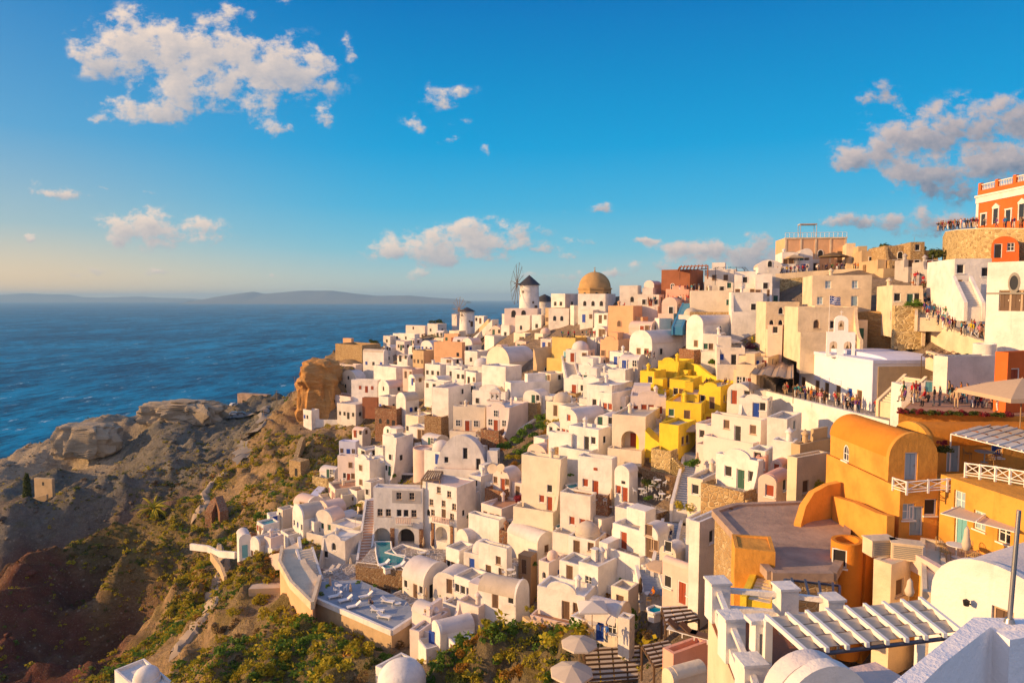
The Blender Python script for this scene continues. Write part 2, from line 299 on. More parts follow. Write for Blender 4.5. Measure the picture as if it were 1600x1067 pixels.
# ------------------------------------------------------------------ mesh helpers
def tag(o, label=None, cat=None, group=None, kind=None):
    if label: o['label'] = label
    if cat: o['category'] = cat
    if group: o['group'] = group
    if kind or label: o['kind'] = kind or 'thing'
    return o
def empty(name, loc, rz=0.0):
    o = bpy.data.objects.new(name, None); o.empty_display_size = .3; o.location = loc; o.rotation_euler = (0, 0, rz); COL.objects.link(o); return o
def fin(name, bm, m, parent=None, bevel=0, seg=2, ang=35, wob=0, loc=None, rz=None):
    if bevel:
        es = [e for e in bm.edges if len(e.link_faces) == 2 and e.calc_face_angle(0) > R(50)]
        if es: bmesh.ops.bevel(bm, geom=es, offset=bevel, segments=seg, affect='EDGES', profile=.5, clamp_overlap=True)
    if wob:
        for v in bm.verts:
            n = mnoise.noise_vector(v.co * .35 + Vector((wob * 91, 7, 3))); v.co += n * wob
    bmesh.ops.recalc_face_normals(bm, faces=bm.faces)
    me = bpy.data.meshes.new(name); bm.to_mesh(me); bm.free()
    for x in (m if isinstance(m, (list, tuple)) else [m]): me.materials.append(MAT[x] if isinstance(x, str) else x)
    me.shade_smooth(); me.set_sharp_from_angle(angle=R(ang))
    o = bpy.data.objects.new(name, me); COL.objects.link(o)
    if parent is not None: o.parent = parent
    if loc is not None: o.location = loc
    if rz is not None: o.rotation_euler = (0, 0, rz)
    return o
def NB(): return bmesh.new()
def box(bm, lo, hi, mi=0, M=None):
    v = [bm.verts.new((x, y, z)) for x in (lo[0], hi[0]) for y in (lo[1], hi[1]) for z in (lo[2], hi[2])]
    fs = [bm.faces.new([v[i] for i in q]) for q in ((0, 1, 3, 2), (4, 6, 7, 5), (0, 4, 5, 1), (2, 3, 7, 6), (0, 2, 6, 4), (1, 5, 7, 3))]
    for f in fs: f.material_index = mi
    if M is not None: bmesh.ops.transform(bm, matrix=M, verts=v)
    return fs
def prism(bm, pts, d0, d1, ax='x', mi=0):
    """extrude a closed 2-D outline (a,b) along axis ax from d0 to d1; x:(y,z) y:(x,z) z:(x,y)"""
    def mk(p, d): return {'x': (d, p[0], p[1]), 'y': (p[0], d, p[1]), 'z': (p[0], p[1], d)}[ax]
    a = [bm.verts.new(mk(p, d0)) for p in pts]; b = [bm.verts.new(mk(p, d1)) for p in pts]; n = len(pts)
    fs = [bm.faces.new(a), bm.faces.new(b[::-1])] + [bm.faces.new((a[i], b[i], b[(i + 1) % n], a[(i + 1) % n])) for i in range(n)]
    for f in fs: f.material_index = mi
    return fs
def rod(bm, p0, p1, r0, r1=None, n=6, mi=0):
    r1 = r0 if r1 is None else r1; p0, p1 = Vector(p0), Vector(p1); d = (p1 - p0).normalized()
    a = d.orthogonal().normalized(); b = d.cross(a)
    A = [bm.verts.new(p0 + (a * math.cos(k * 2 * math.pi / n) + b * math.sin(k * 2 * math.pi / n)) * r0) for k in range(n)]
    B = [bm.verts.new(p1 + (a * math.cos(k * 2 * math.pi / n) + b * math.sin(k * 2 * math.pi / n)) * max(r1, .001)) for k in range(n)]
    fs = [bm.faces.new(A[::-1]), bm.faces.new(B)] + [bm.faces.new((A[k], A[(k + 1) % n], B[(k + 1) % n], B[k])) for k in range(n)]
    for f in fs: f.material_index = mi
def lathe(bm, prof, n=20, c=(0, 0), mi=0, a0=0, a1=2 * math.pi, jit=0):
    """profile list of (r,z); closes top/bottom when r=0"""
    full = abs(a1 - a0 - 2 * math.pi) < 1e-6; rings = []
    for r, z in prof:
        if r < 1e-5: rings.append([bm.verts.new((c[0], c[1], z))])
        else: rings.append([bm.verts.new((c[0] + r * math.cos(a0 + (a1 - a0) * k / (n if full else n - 1)), c[1] + r * math.sin(a0 + (a1 - a0) * k / (n if full else n - 1)), z)) for k in range(n)])
    for A, B in zip(rings, rings[1:]):
        m = max(len(A), len(B))
        for k in range(m if full else m - 1):
            q = [A[k % len(A)], A[(k + 1) % len(A)], B[(k + 1) % len(B)], B[k % len(B)]]
            q = [x for i, x in enumerate(q) if x not in q[:i]]
            if len(q) > 2: bm.faces.new(q).material_index = mi
    for ring in (rings[0], rings[-1]):
        if len(ring) > 2 and full:
            try: bm.faces.new(ring).material_index = mi
            except ValueError: pass
def arch(w, hs, rise, n=12, x0=0.0):
    """outline of a round-topped opening: bottom-left, bottom-right, then the arch"""
    return [(x0, 0), (x0 + w, 0)] + [(x0 + w / 2 + w / 2 * math.cos(math.pi * k / n), hs + rise * math.sin(math.pi * k / n)) for k in range(n + 1)]
CUTFAIL = []
def cut(o, cbm):
    """real recess: subtract the cutter's solid from the object's mesh"""
    bmesh.ops.recalc_face_normals(cbm, faces=cbm.faces)
    cm = bpy.data.meshes.new('cutter'); cbm.to_mesh(cm); cbm.free(); c = bpy.data.objects.new('cutter', cm); COL.objects.link(c)
    c.parent = o.parent; c.location = o.location; c.rotation_euler = o.rotation_euler
    md = o.modifiers.new('cut', 'BOOLEAN'); md.operation = 'DIFFERENCE'; md.solver = 'EXACT'; md.use_self = True; md.object = c
    old = o.data; ok = False; area = lambda q: sum(p.area for p in q.polygons); a0 = area(old)
    for solver, sf in (('EXACT', False), ('EXACT', True), ('FAST', False)):
        md.solver = solver; md.use_self = sf; bpy.context.view_layer.update()
        me = bpy.data.meshes.new_from_object(o.evaluated_get(bpy.context.evaluated_depsgraph_get()))
        if .85 * a0 < area(me) < 2.2 * a0 and len(me.polygons) > len(old.polygons): ok = True; break
        bpy.data.meshes.remove(me)
    o.modifiers.clear()
    if ok: me.name = old.name; o.data = me
    else: CUTFAIL.append(o.name + ' ' + str(o.parent.get('label')))
    bpy.data.objects.remove(c); bpy.data.meshes.remove(cm); return ok
def copy_tree(o, parent=None):
    c = o.copy(); COL.objects.link(c)
    if parent is not None: c.parent = parent
    for ch in list(o.children): copy_tree(ch, c)
    return c
def tps_fit(X, V, lam=0.0):
    n, d = X.shape
    r2 = ((X[:, None] - X[None]) ** 2).sum(-1); K = np.where(r2 > 0, .5 * r2 * np.log(np.maximum(r2, 1e-12)), 0) + lam * np.eye(n)
    Pm = np.hstack([np.ones((n, 1)), X]); A = np.vstack([np.hstack([K, Pm]), np.hstack([Pm.T, np.zeros((d + 1, d + 1))])])
    return X, np.linalg.solve(A, np.concatenate([V, np.zeros(d + 1)]))
def tps_eval(fit, Q):
    X, w = fit; n = len(X); out = np.zeros(len(Q))
    for s in range(0, len(Q), 20000):
        q = Q[s:s + 20000]; r2 = ((q[:, None] - X[None]) ** 2).sum(-1)
        out[s:s + 20000] = (.5 * r2 * np.log(np.maximum(r2, 1e-12))) @ w[:n] + w[n] + q @ w[n + 1:]
    return out
# ------------------------------------------------------------------ ground: distances of points of the hillside, then the terrain sheet
TOWN = [(828,487,215),(728,512,255),(925,465,190),(1070,450,165),(1150,475,148),(1280,412,152),(1400,402,142),(1450,397,132),(1540,404,105),(1600,395,97),
 (1215,437,140),(1300,482,112),(1465,482,88),(1540,522,72),(1600,552,58),(1000,562,140),(1140,560,120),(1300,622,88),(1345,642,82),(1200,602,100),(1260,560,104),
 (900,562,160),(850,612,150),(760,667,138),(690,622,165),(1080,642,105),(940,682,105),(1050,722,92),(1130,692,92),(1240,682,80),(1290,700,70),
 (1000,762,92),(900,792,95),(830,732,115),(720,752,125),(620,882,112),(700,872,108),(800,862,100),(880,882,92),(1000,852,80),(1090,802,74),(1170,790,66),
 (560,962,92),(700,962,88),(800,962,80),(940,982,68),(1060,992,50),(960,1062,54),(640,1070,72),(780,1052,66),(880,1062,58),
 (500,652,215),(560,692,190),(560,592,230),(640,542,245),(540,742,165),(480,802,140),(400,872,120),(440,902,108),(485,925,100),(620,660,185),(600,740,150),(660,700,150),(680,515,285),(620,528,275),(560,540,262),
 (1060,900,66),(1060,850,74),(1240,780,62)]
_a = np.array(TOWN, float)
_df = tps_fit(_a[:, :2] / 400.0, np.log(_a[:, 2]), .004)
_dcache = {}
def Dm(px, py):
    k = (round(px), round(py))
    if k not in _dcache: _dcache[k] = float(np.exp(tps_eval(_df, np.array([[px / 400.0, py / 400.0]]))[0]))
    return _dcache[k]

ZC = dict(town=(.30, .225, .165), red=(.155, .058, .040), tan=(.37, .245, .12), grey=(.175, .165, .14), cream=(.40, .33, .235), olive=(.20, .155, .065), path=(.36, .30, .25), lit=(.50, .27, .09))
CT = []   # x, y, z, zone, plants
def tp(zone, plants, *pts):
    for (px, py, D) in pts:
        p = P(px, py, D); drop = (4.5 + (4.0 if px < 110 else 0)) if zone in ('grey', 'cream') and D > 225 else 0
        CT.append((p.x, p.y, p.z - drop, zone, plants))
for (px, py, D) in TOWN:
    p = P(px, py, D); CT.append((p.x, p.y, p.z - (9 if px > 1080 and py > 760 else 5.5 if px > 1200 and py > 470 else 2.6), 'town', .16))
tp('tan', .4, (445,655,222),(478,650,222))
tp('tan', .3, (500,600,232),(530,590,230),(515,625,222),(535,545,262))
tp('tan', .9, (430,705,200),(475,715,187),(405,765,185),(350,760,195),(425,800,160),(365,830,162),(320,872,150),(352,930,128),(300,940,135),(255,960,137),(330,1010,104),(400,1000,94),(250,1050,104),(330,1062,84),(515,700,190),(460,760,170))
tp('olive', 1, (440,1050,76),(530,1045,72),(470,985,90),(395,915,111),(440,960,98),(540,1000,84),(760,1020,68),(830,1010,66),(700,1045,70),(860,1035,61))
tp('olive', .7, (255,832,172),(200,846,171),(129,869,166),(180,900,152),(225,880,156))
tp('red', .15, (96,890,160),(78,908,155),(42,959,145),(12,1010,135),(-30,1060,125),(190,960,166),(150,985,157),(130,940,161),(110,1010,146),(90,1060,128),(190,1005,150),(150,1062,131))
tp('red', 0, (20,985,192),(100,945,199),(0,930,193),(-60,950,196),(180,900,203),(60,900,199),(240,860,206))
tp('grey', .6, (0,842,200),(60,818,207),(120,792,212),(180,764,218),(270,742,222),(320,727,225),(-60,860,200))
tp('grey', .35, (50,802,236),(150,782,243),(200,742,252),(250,702,264),(330,682,268),(380,692,248),(375,655,288),(290,712,246),(100,745,262),(45,765,243))
tp('cream', 0, (87,668,300),(130,657,306),(186,661,305)); tp('cream', 0, (100,706,293),(186,701,293),(140,704,293))
tp('grey', .3, (250,652,302),(330,650,298),(205,690,289),(400,640,308),(0,752,246),(40,728,256),(80,706,276),(-60,800,235),(230,668,292))
tp('cream', .1, (290,627,318),(235,640,312),(330,640,312)); tp('grey', .4, (350,641,312),(440,620,322),(420,612,335),(385,618,332))
for (x, y, z) in [(-265,350,-118),(-215,372,-118),(-160,390,-118),(-110,400,-116),(-60,400,-110),(-20,400,-90),(30,390,-75),(80,350,-60),(-340,300,-118),(-330,230,-118),(-290,160,-118),(-240,100,-118),(-190,60,-118),(-140,20,-110),
                  (-60,20,-70),(-90,60,-80),(-20,30,-48),(0,8,-30),(15,25,-30),(40,8,-12),(70,20,-2),(110,40,4),(130,100,6),(140,160,4),(130,220,0),(120,300,-10),(60,260,-20),(25,262,-14),(90,45,2),(-20,55,-46)]:
    CT.append((x, y, z, 'tan', .3))
CT_X = np.array([c[:2] for c in CT]); CT_Z = np.array([c[2] for c in CT])
_zf = tps_fit(CT_X / 50.0, CT_Z, .0006)
def fbm(x, y, s, octv=5, seed=0):
    """cheap value-noise fbm on numpy arrays"""
    out = np.zeros_like(x); a = 1.0; rs = np.random.RandomState(seed)
    for o in range(octv):
        T = rs.rand(256, 256); fx, fy = x * s, y * s; ix, iy = np.floor(fx).astype(int), np.floor(fy).astype(int)
        u, v = fx - ix, fy - iy; u = u * u * (3 - 2 * u); v = v * v * (3 - 2 * v)
        g = lambda i, j: T[(ix + i) % 256, (iy + j) % 256]
        out += a * ((g(0, 0) * (1 - u) + g(1, 0) * u) * (1 - v) + (g(0, 1) * (1 - u) + g(1, 1) * u) * v - .5); a *= .5; s *= 2.03
    return out
def zones(Q):
    d2 = ((Q[:, None] - CT_X[None]) ** 2).sum(-1); w = 1 / (d2 + 6) ** 1.7; w /= w.sum(1, keepdims=True)
    return w @ np.array([(*ZC[c[3]], c[4]) for c in CT])
def ground_z(x, y):
    """height and zone of the terrain sheet at arrays x,y"""
    Q = np.stack([x, y], 1); z = tps_eval(_zf, Q / 50.0); zc = np.concatenate([zones(Q[i:i + 20000]) for i in range(0, len(Q), 20000)])
    town = np.clip(1 - np.abs(zc[:, 0] - .30) * 7 - np.abs(zc[:, 2] - .165) * 9, 0, 1)
    rough = 1 - .88 * town
    rd = np.abs(fbm(x + 13, y, .035, 4, 5)); fine = fbm(x, y, .16, 4, 2)
    gul = 1 - 2 * np.abs(fbm(x * .55 + y * .55 + 40, y * .55 - x * .55, .075, 5, 11)); step = np.abs((z * .33 + fbm(x, y, .06, 3, 21) * 1.6) % 1 - .5)
    z = z + rough * (fbm(x, y, .045, 4, 1) * 2.6 - rd * 3.6 + .9 + fine * 1.7 + np.clip(gul - .55, -.6, .4) * 3.0 + (step - .25) * 3.4 + np.abs(fbm(x, y, .33, 3, 31)) * 1.6 - np.clip(np.abs(fbm(x, y, .11, 4, 61)), 0, .22) * 6 + .8)
    return z, zc
def build_terrain():
    xs = np.concatenate([np.arange(-420, -140, 1.6), np.arange(-140, 20, .9), np.arange(20, 150, 2.5)])
    ys = np.concatenate([np.arange(2, 60, 1.5), np.arange(60, 240, 1.0), np.arange(240, 420, 1.8)])
    X, Y = np.meshgrid(xs, ys); x, y = X.ravel(), Y.ravel(); z, zc = ground_z(x, y)
    nx, ny = len(xs), len(ys); i = np.arange(nx * ny).reshape(ny, nx)
    q = np.stack([i[:-1, :-1], i[:-1, 1:], i[1:, 1:], i[1:, :-1]], -1).reshape(-1, 4)
    q = q[(z[q] > SEA - 6).any(1)]
    me = bpy.data.meshes.new('hillside'); me.vertices.add(len(x)); me.vertices.foreach_set('co', np.stack([x, y, z], 1).ravel())
    me.loops.add(q.size); me.loops.foreach_set('vertex_index', q.ravel().astype(np.int32)); me.polygons.add(len(q))
    me.polygons.foreach_set('loop_start', np.arange(0, q.size, 4, dtype=np.int32)); me.polygons.foreach_set('loop_total', np.full(len(q), 4, dtype=np.int32))
    me.update(); me.validate()
    ca = me.color_attributes.new('zone', 'FLOAT_COLOR', 'POINT')
    j = .8 + .4 * (fbm(x, y, .07, 4, 9)[:, None] + .5)
    ca.data.foreach_set('color', np.concatenate([zc[:, :3] * j, zc[:, 3:]], 1).ravel().astype(np.float32))
    me.materials.append(MAT['hill']); me.shade_smooth()
    o = bpy.data.objects.new('hillside_terrain', me); COL.objects.link(o); tag(o, kind='structure')
    return o
build_terrain()
def hit(px, py, d0=45, d1=420):
    """where the bearing through a pixel meets the terrain"""
    D = np.arange(d0, d1, .75); d = P(px, py, 1.0); z, _ = ground_z(D * d.x, D * d.y); k = np.nonzero(D * d.z < z)[0]
    Dh = D[k[0]] if len(k) else d1; return d * float(Dh)
def path(label, pix, w, m, name):
    C_ = []
    for (a, b) in zip(pix, pix[1:]): C_ += [(a[0] + (b[0] - a[0]) * f / 6, a[1] + (b[1] - a[1]) * f / 6) for f in range(6)]
    W = [hit(*c) for c in C_ + [pix[-1]]]; bm = NB(); prev = None
    for i, p in enumerate(W):
        d = W[min(i + 1, len(W) - 1)] - W[max(i - 1, 0)]; d.z = 0; d.normalize(); n = Vector((-d.y, d.x, 0)); row = []
        for s_ in (-1, -.5, 0, .5, 1):
            q = p + n * (s_ * w / 2 * (1 + .25 * math.sin(i * 1.7 + s_))); z, _ = ground_z(np.array([q.x]), np.array([q.y])); row.append(bm.verts.new((q.x, q.y, max(float(z[0]) + .42, p.z + .15) + (.10 if abs(s_) < 1 else -.5))))
        if prev:
            for k in range(4): bm.faces.new((prev[k], prev[k + 1], row[k + 1], row[k]))
        prev = row
    tag(fin(name, bm, m), kind='structure')
path('', [(338, 858), (352, 885), (345, 905), (332, 930), (330, 955), (312, 975), (290, 1002), (268, 1028)], 2.4, 'dirt', 'path')
path('', [(412, 640), (415, 660), (400, 675), (385, 690), (378, 705), (380, 722)], 5.0, 'roadg', 'road')
path('', [(330, 652), (360, 650), (395, 648), (412, 642)], 6.0, 'roadg', 'road')
path('', [(300, 815), (312, 800), (325, 790), (318, 772), (335, 752), (352, 738)], 2.2, 'dirt', 'path')
def build_sea():
    bm = NB(); n = 96; rr = [0, 400, 1200, 4000, 12000, 30000]; rings = []
    for r in rr:
        rings.append([bm.verts.new((0, 200, SEA))] if r == 0 else [bm.verts.new((r * math.cos(2 * math.pi * k / n), 200 + r * math.sin(2 * math.pi * k / n), SEA)) for k in range(n)])
    for A, B in zip(rings, rings[1:]):
        for k in range(n):
            bm.faces.new([A[0], B[k], B[(k + 1) % n]] if len(A) == 1 else [A[k], B[k], B[(k + 1) % n], A[(k + 1) % n]])
    tag(fin('sea', bm, 'sea'), kind='structure')
build_sea()
def island(prof, D, depth, seed):
    """a far island: ridge outline over the water, with its own flanks and depth"""
    rs = np.random.RandomState(seed); pts = []; bm = NB(); rows = 9; cols = 90
    pxs = np.linspace(prof[0][0], prof[-1][0], cols); tops = np.interp(pxs, [p[0] for p in prof], [p[1] for p in prof])
    G = []
    for j in range(rows):
        f = j / (rows - 1) * 2 - 1; row = []
        for k in range(cols):
            X = (pxs[k] - 800) / F * D; h = max(0.0, (466 - tops[k]) / F * D - SEA)
            n = mnoise.fractal(Vector((k * .22, j * .9, seed)), 1.0, 2.0, 5)
            hh = h * max(0, 1 - abs(f) ** 1.3) * (1 + .15 * n * (abs(f) > .05))
            row.append(bm.verts.new((X, D * CP + f * depth, SEA - 3 + hh)))
        G.append(row)
    for A, B in zip(G, G[1:]):
        for k in range(cols - 1): bm.faces.new((A[k], A[k + 1], B[k + 1], B[k]))
    return fin('island_hills', bm, 'far')
o = island([(322,468),(340,464),(370,459),(398,455.5),(415,459),(440,457),(470,454),(520,454),(560,459),(590,462),(640,461.5),(680,465),(715,467),(732,470)], 14500, 1300, 3); tag(o, kind='structure')
o = island([(-60,464),(0,461),(45,458),(80,460),(108,460),(130,464),(160,465),(190,464),(220,463),(250,465),(300,466),(315,468.5)], 21000, 1400, 5); tag(o, kind='structure')
# ------------------------------------------------------------------ houses
DOORC = 'rbgkntl'
def face_len(Pc, u_target, dx, dy, lo=1.0, hi=30.0):
    u0 = (u_target - 800) / F; zc0 = zcam(Pc)
    den = dx - u0 * dy * CP
    if abs(den) < 1e-6: return hi
    L = (u0 * zc0 - Pc.x) / den
    return L if lo <= L <= hi else (hi if L > hi or L < 0 else lo)
HOUSES = {}
def opening(root, wl, face, kind, u, colr, v, LA, LB, sc, far, cb=None):
    """one door, window or arch as a part of its house, on face A (x=0) or B (y=0)"""
    L = LA if face == 'A' else LB
    dep = 0.0 if cb is None or kind in 'Av' else .20
    def T(bm, keep=False):   # local: a along the face, b outwards, c up -> house axes
        for q in bm.verts:
            a, b, c = q.co; b -= 0 if keep else dep
            q.co = (-b, LA * (1 - u) - a, c) if face == 'A' else (LB * u + a, -b, c)
    fr = {'r': 'wf', 'b': 'wf', 'g': 'wf', 'k': 'wf', 'n': 'clt', 't': 'wf', 'w': 'wf', 'l': 'wf', 's': 'clt'}[colr]
    pm = {'w': 'pane', 's': 'pane', 'l': 'lb'}.get(colr, colr)
    if kind == 'd':
        w, h = .95 * sc, 2.05 * sc; z0 = 0.0 if v is None else v
        bm = NB(); box(bm, (-w / 2, -.02, z0), (w / 2, .05, z0 + h)); box(bm, (-w * .38, .0, z0 + .15 * h), (-w * .04, .075, z0 + .92 * h)); box(bm, (w * .04, .0, z0 + .15 * h), (w * .38, .075, z0 + .92 * h)); T(bm)
        if dep:
            c_ = NB(); box(c_, (-w / 2, -.22, z0 - .01), (w / 2, .4, z0 + h)); T(c_, True); me_ = bpy.data.meshes.new('c'); c_.to_mesh(me_); c_.free(); cb.from_mesh(me_); bpy.data.meshes.remove(me_)
        d = fin('door', bm, pm if pm != 'pane' else 'n', root)
        if not far:
            bm = NB(); t = .13 if not dep else -.09
            box(bm, (-w / 2 - t, -.02, z0), (-w / 2, .10, z0 + h)); box(bm, (w / 2, -.02, z0), (w / 2 + t, .10, z0 + h)); box(bm, (-w / 2 - t, -.02, z0 + h), (w / 2 + t, .11, z0 + h + t)); T(bm); fin('door_frame', bm, fr, d)
            bm = NB(); box(bm, (w * .30, .075, z0 + .48 * h), (w * .36, .12, z0 + .54 * h)); T(bm); fin('handle', bm, 'steel', d)
    elif kind in 'wa':
        w, h = .85 * sc, 1.15 * sc; z0 = (.95 if v is None else v)
        out = [(-w / 2, z0), (w / 2, z0), (w / 2, z0 + h), (-w / 2, z0 + h)] if kind == 'w' else [(p[0] - w / 2, p[1] + z0) for p in arch(w, h * .72, h * .42, 8)]
        bm = NB(); prism(bm, out, -.02, .045, 'y'); T(bm)
        if far:
            fin('window', bm, pm, root); return
        if dep:
            c_ = NB(); prism(c_, out, -.22, .4, 'y'); T(c_, True); me_ = bpy.data.meshes.new('c'); c_.to_mesh(me_); c_.free(); cb.from_mesh(me_); bpy.data.meshes.remove(me_)
        pane = bm
        bm = NB(); t = .09 if not dep else -.075; n = len(out); cx = 0; cz = z0 + h / 2
        o2 = [(p[0] + (t if p[0] > .01 else -t if p[0] < -.01 else 0), p[1] + (t if p[1] > cz else -t)) for p in out]
        for i in range(n):
            j = (i + 1) % n; a, b_, c, d_ = out[i], out[j], o2[j], o2[i]
            prism(bm, [a, b_, c, d_], -.02, .10, 'y')
        if colr in 'wls':
            box(bm, (-.035, -.02, z0), (.035, .07, z0 + h)); box(bm, (-w / 2, -.02, z0 + h * .5 - .03), (w / 2, .066, z0 + h * .5 + .03))
        if dep: box(bm, (-w / 2 - .08, .16, z0 - .09), (w / 2 + .08, .30, z0 - .003))
        T(bm); wd = fin('arched_window' if kind == 'a' else 'window', bm, fr, root); fin('pane' if colr in 'wls' else 'shutter', pane, pm, wd)
    elif kind == 'A':      # a real arched recess
        w, h = 2.6 * sc, 2.7 * sc; z0 = 0.02 if v is None else v
        bm = NB(); prism(bm, [(p[0] - w / 2, p[1] + z0) for p in arch(w, h * .5, w / 2, 12)], -1.9 * sc, .6, 'y'); T(bm); cut(wl, bm)
        if colr not in 'w':
            bm = NB(); box(bm, (-.45, -1.9 * sc, z0), (.45, -1.9 * sc + .08, z0 + 2)); T(bm); fin('door', bm, colr, root)
    elif kind == 'v':      # small vent opening
        bm = NB(); box(bm, (-.28, -.02, v or 2.6), (.28, .05, (v or 2.6) + .38)); T(bm); fin('vent', bm, pm, root)
def rim_block(bm, x0, x1, y0, y1, z0, z1, t=.2, up=.5, open_side=None):
    """block with a low parapet round its top"""
    box(bm, (x0, y0, z0), (x1, y1, z1))
    if open_side != 'x1': box(bm, (x1 - t, y0, z1 - .05), (x1, y1, z1 + up))
    if open_side != 'x0': box(bm, (x0, y0 + .002, z1 - .051), (x0 + t, y1 - .002, z1 + up))
    if open_side != 'y0': box(bm, (x0 + t, y0 + .001, z1 - .052), (x1 - t, y0 + t, z1 + up - .003))
    if open_side != 'y1': box(bm, (x0 + t, y1 - t, z1 - .053), (x1 - t, y1 - .001, z1 + up - .003))
def extras(root, rg, LA, LB, H, sk, col, ops, kind, D):
    """terrace, annex, outside steps and roof clutter that belong to a house"""
    wc = col if rg.random() < .72 else rg.choice(['S', 'ST', 'SR', 'P', 'SL'])
    if rg.random() < .75 and LA > 2.5:
        w = rg.uniform(1.6, 3.0); y0, y1 = (0, LA) if rg.random() < .5 else (LA * rg.uniform(0, .3), LA)
        bm = NB(); rim_block(bm, -w, -.01, y0, y1, -sk - 1.5, -.03, .2, rg.uniform(.35, .75), 'x1'); t = fin('terrace', bm, wc, root, bevel=.05, wob=.03)
        bm = NB(); box(bm, (-w + .21, y0 + .21, -.06), (-.02, y1 - .21, -.005)); fin('paved_floor', bm, rg.choice(['FL', 'TC', 'FLB', 'RF', 'PAVE']), t)
        if rg.random() < .45:
            bm = NB(); n = 6; ww = .9
            for k in range(n): box(bm, (-w + .1, y0 - 1.6 + k * .25, -sk - 1), (-w + .1 + ww, y0 + .02, -1.25 + k * .21))
            fin('outside_steps', bm, wc, root)
    if 'B' not in ops and LB > 3 and kind != 'vb' and rg.random() < .75:
        w = rg.uniform(1.4, 2.8); x0 = LB * rg.uniform(.05, .3); x1 = LB * rg.uniform(.7, 1.0); hz = H * rg.uniform(.35, .62)
        bm = NB(); rim_block(bm, x0, x1, -w, -.01, -sk - 1.5, hz, .18, .3, 'y1'); an = fin('annex', bm, col, root, bevel=.08, wob=.04)
        bm = NB(); xw = (x0 + x1) / 2; box(bm, (xw - .35, -w - .04, hz * .35), (xw + .35, -w + .05, hz * .35 + .75)); fin('window', bm, rg.choice(['n', 'k', 'r', 'b', 'k']), an)
        bm = NB(); yw = -w * .5; box(bm, (x0 - .04, yw - .4, -.9), (x0 + .05, yw + .4, 1.0)); fin('door', bm, rg.choice(['n', 'r', 'k', 'b', 'g']), an)
    if rg.random() < .42 and kind == 'flat' and LA > 2.5:
        w = rg.uniform(1.5, 3.2); h0 = H * rg.uniform(.65, 1.0); pts = [(0, -sk - 1), (0, h0)] + [(-w * (j / 8), h0 * (1 - j / 8) ** 2.2 - .4) for j in range(1, 9)] + [(-w, -sk - 1)]
        y0 = rg.choice([LA - .45, .02]); bm = NB(); prism(bm, [(p[0] - .005, p[1]) for p in pts], y0, y0 + .42, 'y'); fin('buttress', bm, col, root, bevel=.08, wob=.04)
    if rg.random() < .22 and kind == 'flat' and LA > 3:
        bm = NB(); y0, y1 = LA * .2, LA * .8; prism(bm, [(y0, H - .02)] + [((y0 + y1) / 2 - (y1 - y0) / 2 * math.cos(math.pi * j / 12), H + (y1 - y0) * .28 * math.sin(math.pi * j / 12)) for j in range(1, 12)] + [(y1, H - .02)], .03, .33, 'x'); fin('arched_parapet', bm, col, root, bevel=.04)
    zr = H - .45 if kind == 'flat' else H
    if rg.random() < .4 and kind == 'flat':
        cx, cy = LB * rg.uniform(.3, .75), LA * rg.uniform(.3, .8); bm = NB(); lathe(bm, [(.3, zr), (.28, zr + 1.1), (.42, zr + 1.15), (.42, zr + 1.3), (.0, zr + 1.75)], 10, (cx, cy)); fin('chimney', bm, col, root)
    if rg.random() < .3 and kind == 'flat' and LB > 3.5:
        x0, y0 = LB * .5, LA * .45; bm = NB(); box(bm, (x0, y0, zr), (LB - .25, LA - .25, zr + rg.uniform(1.3, 2.2))); fin('roof_room', bm, col, root, bevel=.12, wob=.04)
    if rg.random() < .3 and kind == 'flat':
        cx, cy = LB * rg.uniform(.2, .8), LA * .25; bm = NB(); rod(bm, (cx, cy, zr), (cx, cy, zr + 1.6), .03, n=5)
        for k in range(4): rod(bm, (cx - .4 + .05 * k, cy, zr + 1.6 - .12 * k), (cx + .4 - .05 * k, cy, zr + 1.6 - .12 * k), .015, n=4)
        fin('aerial', bm, 'steel', root)
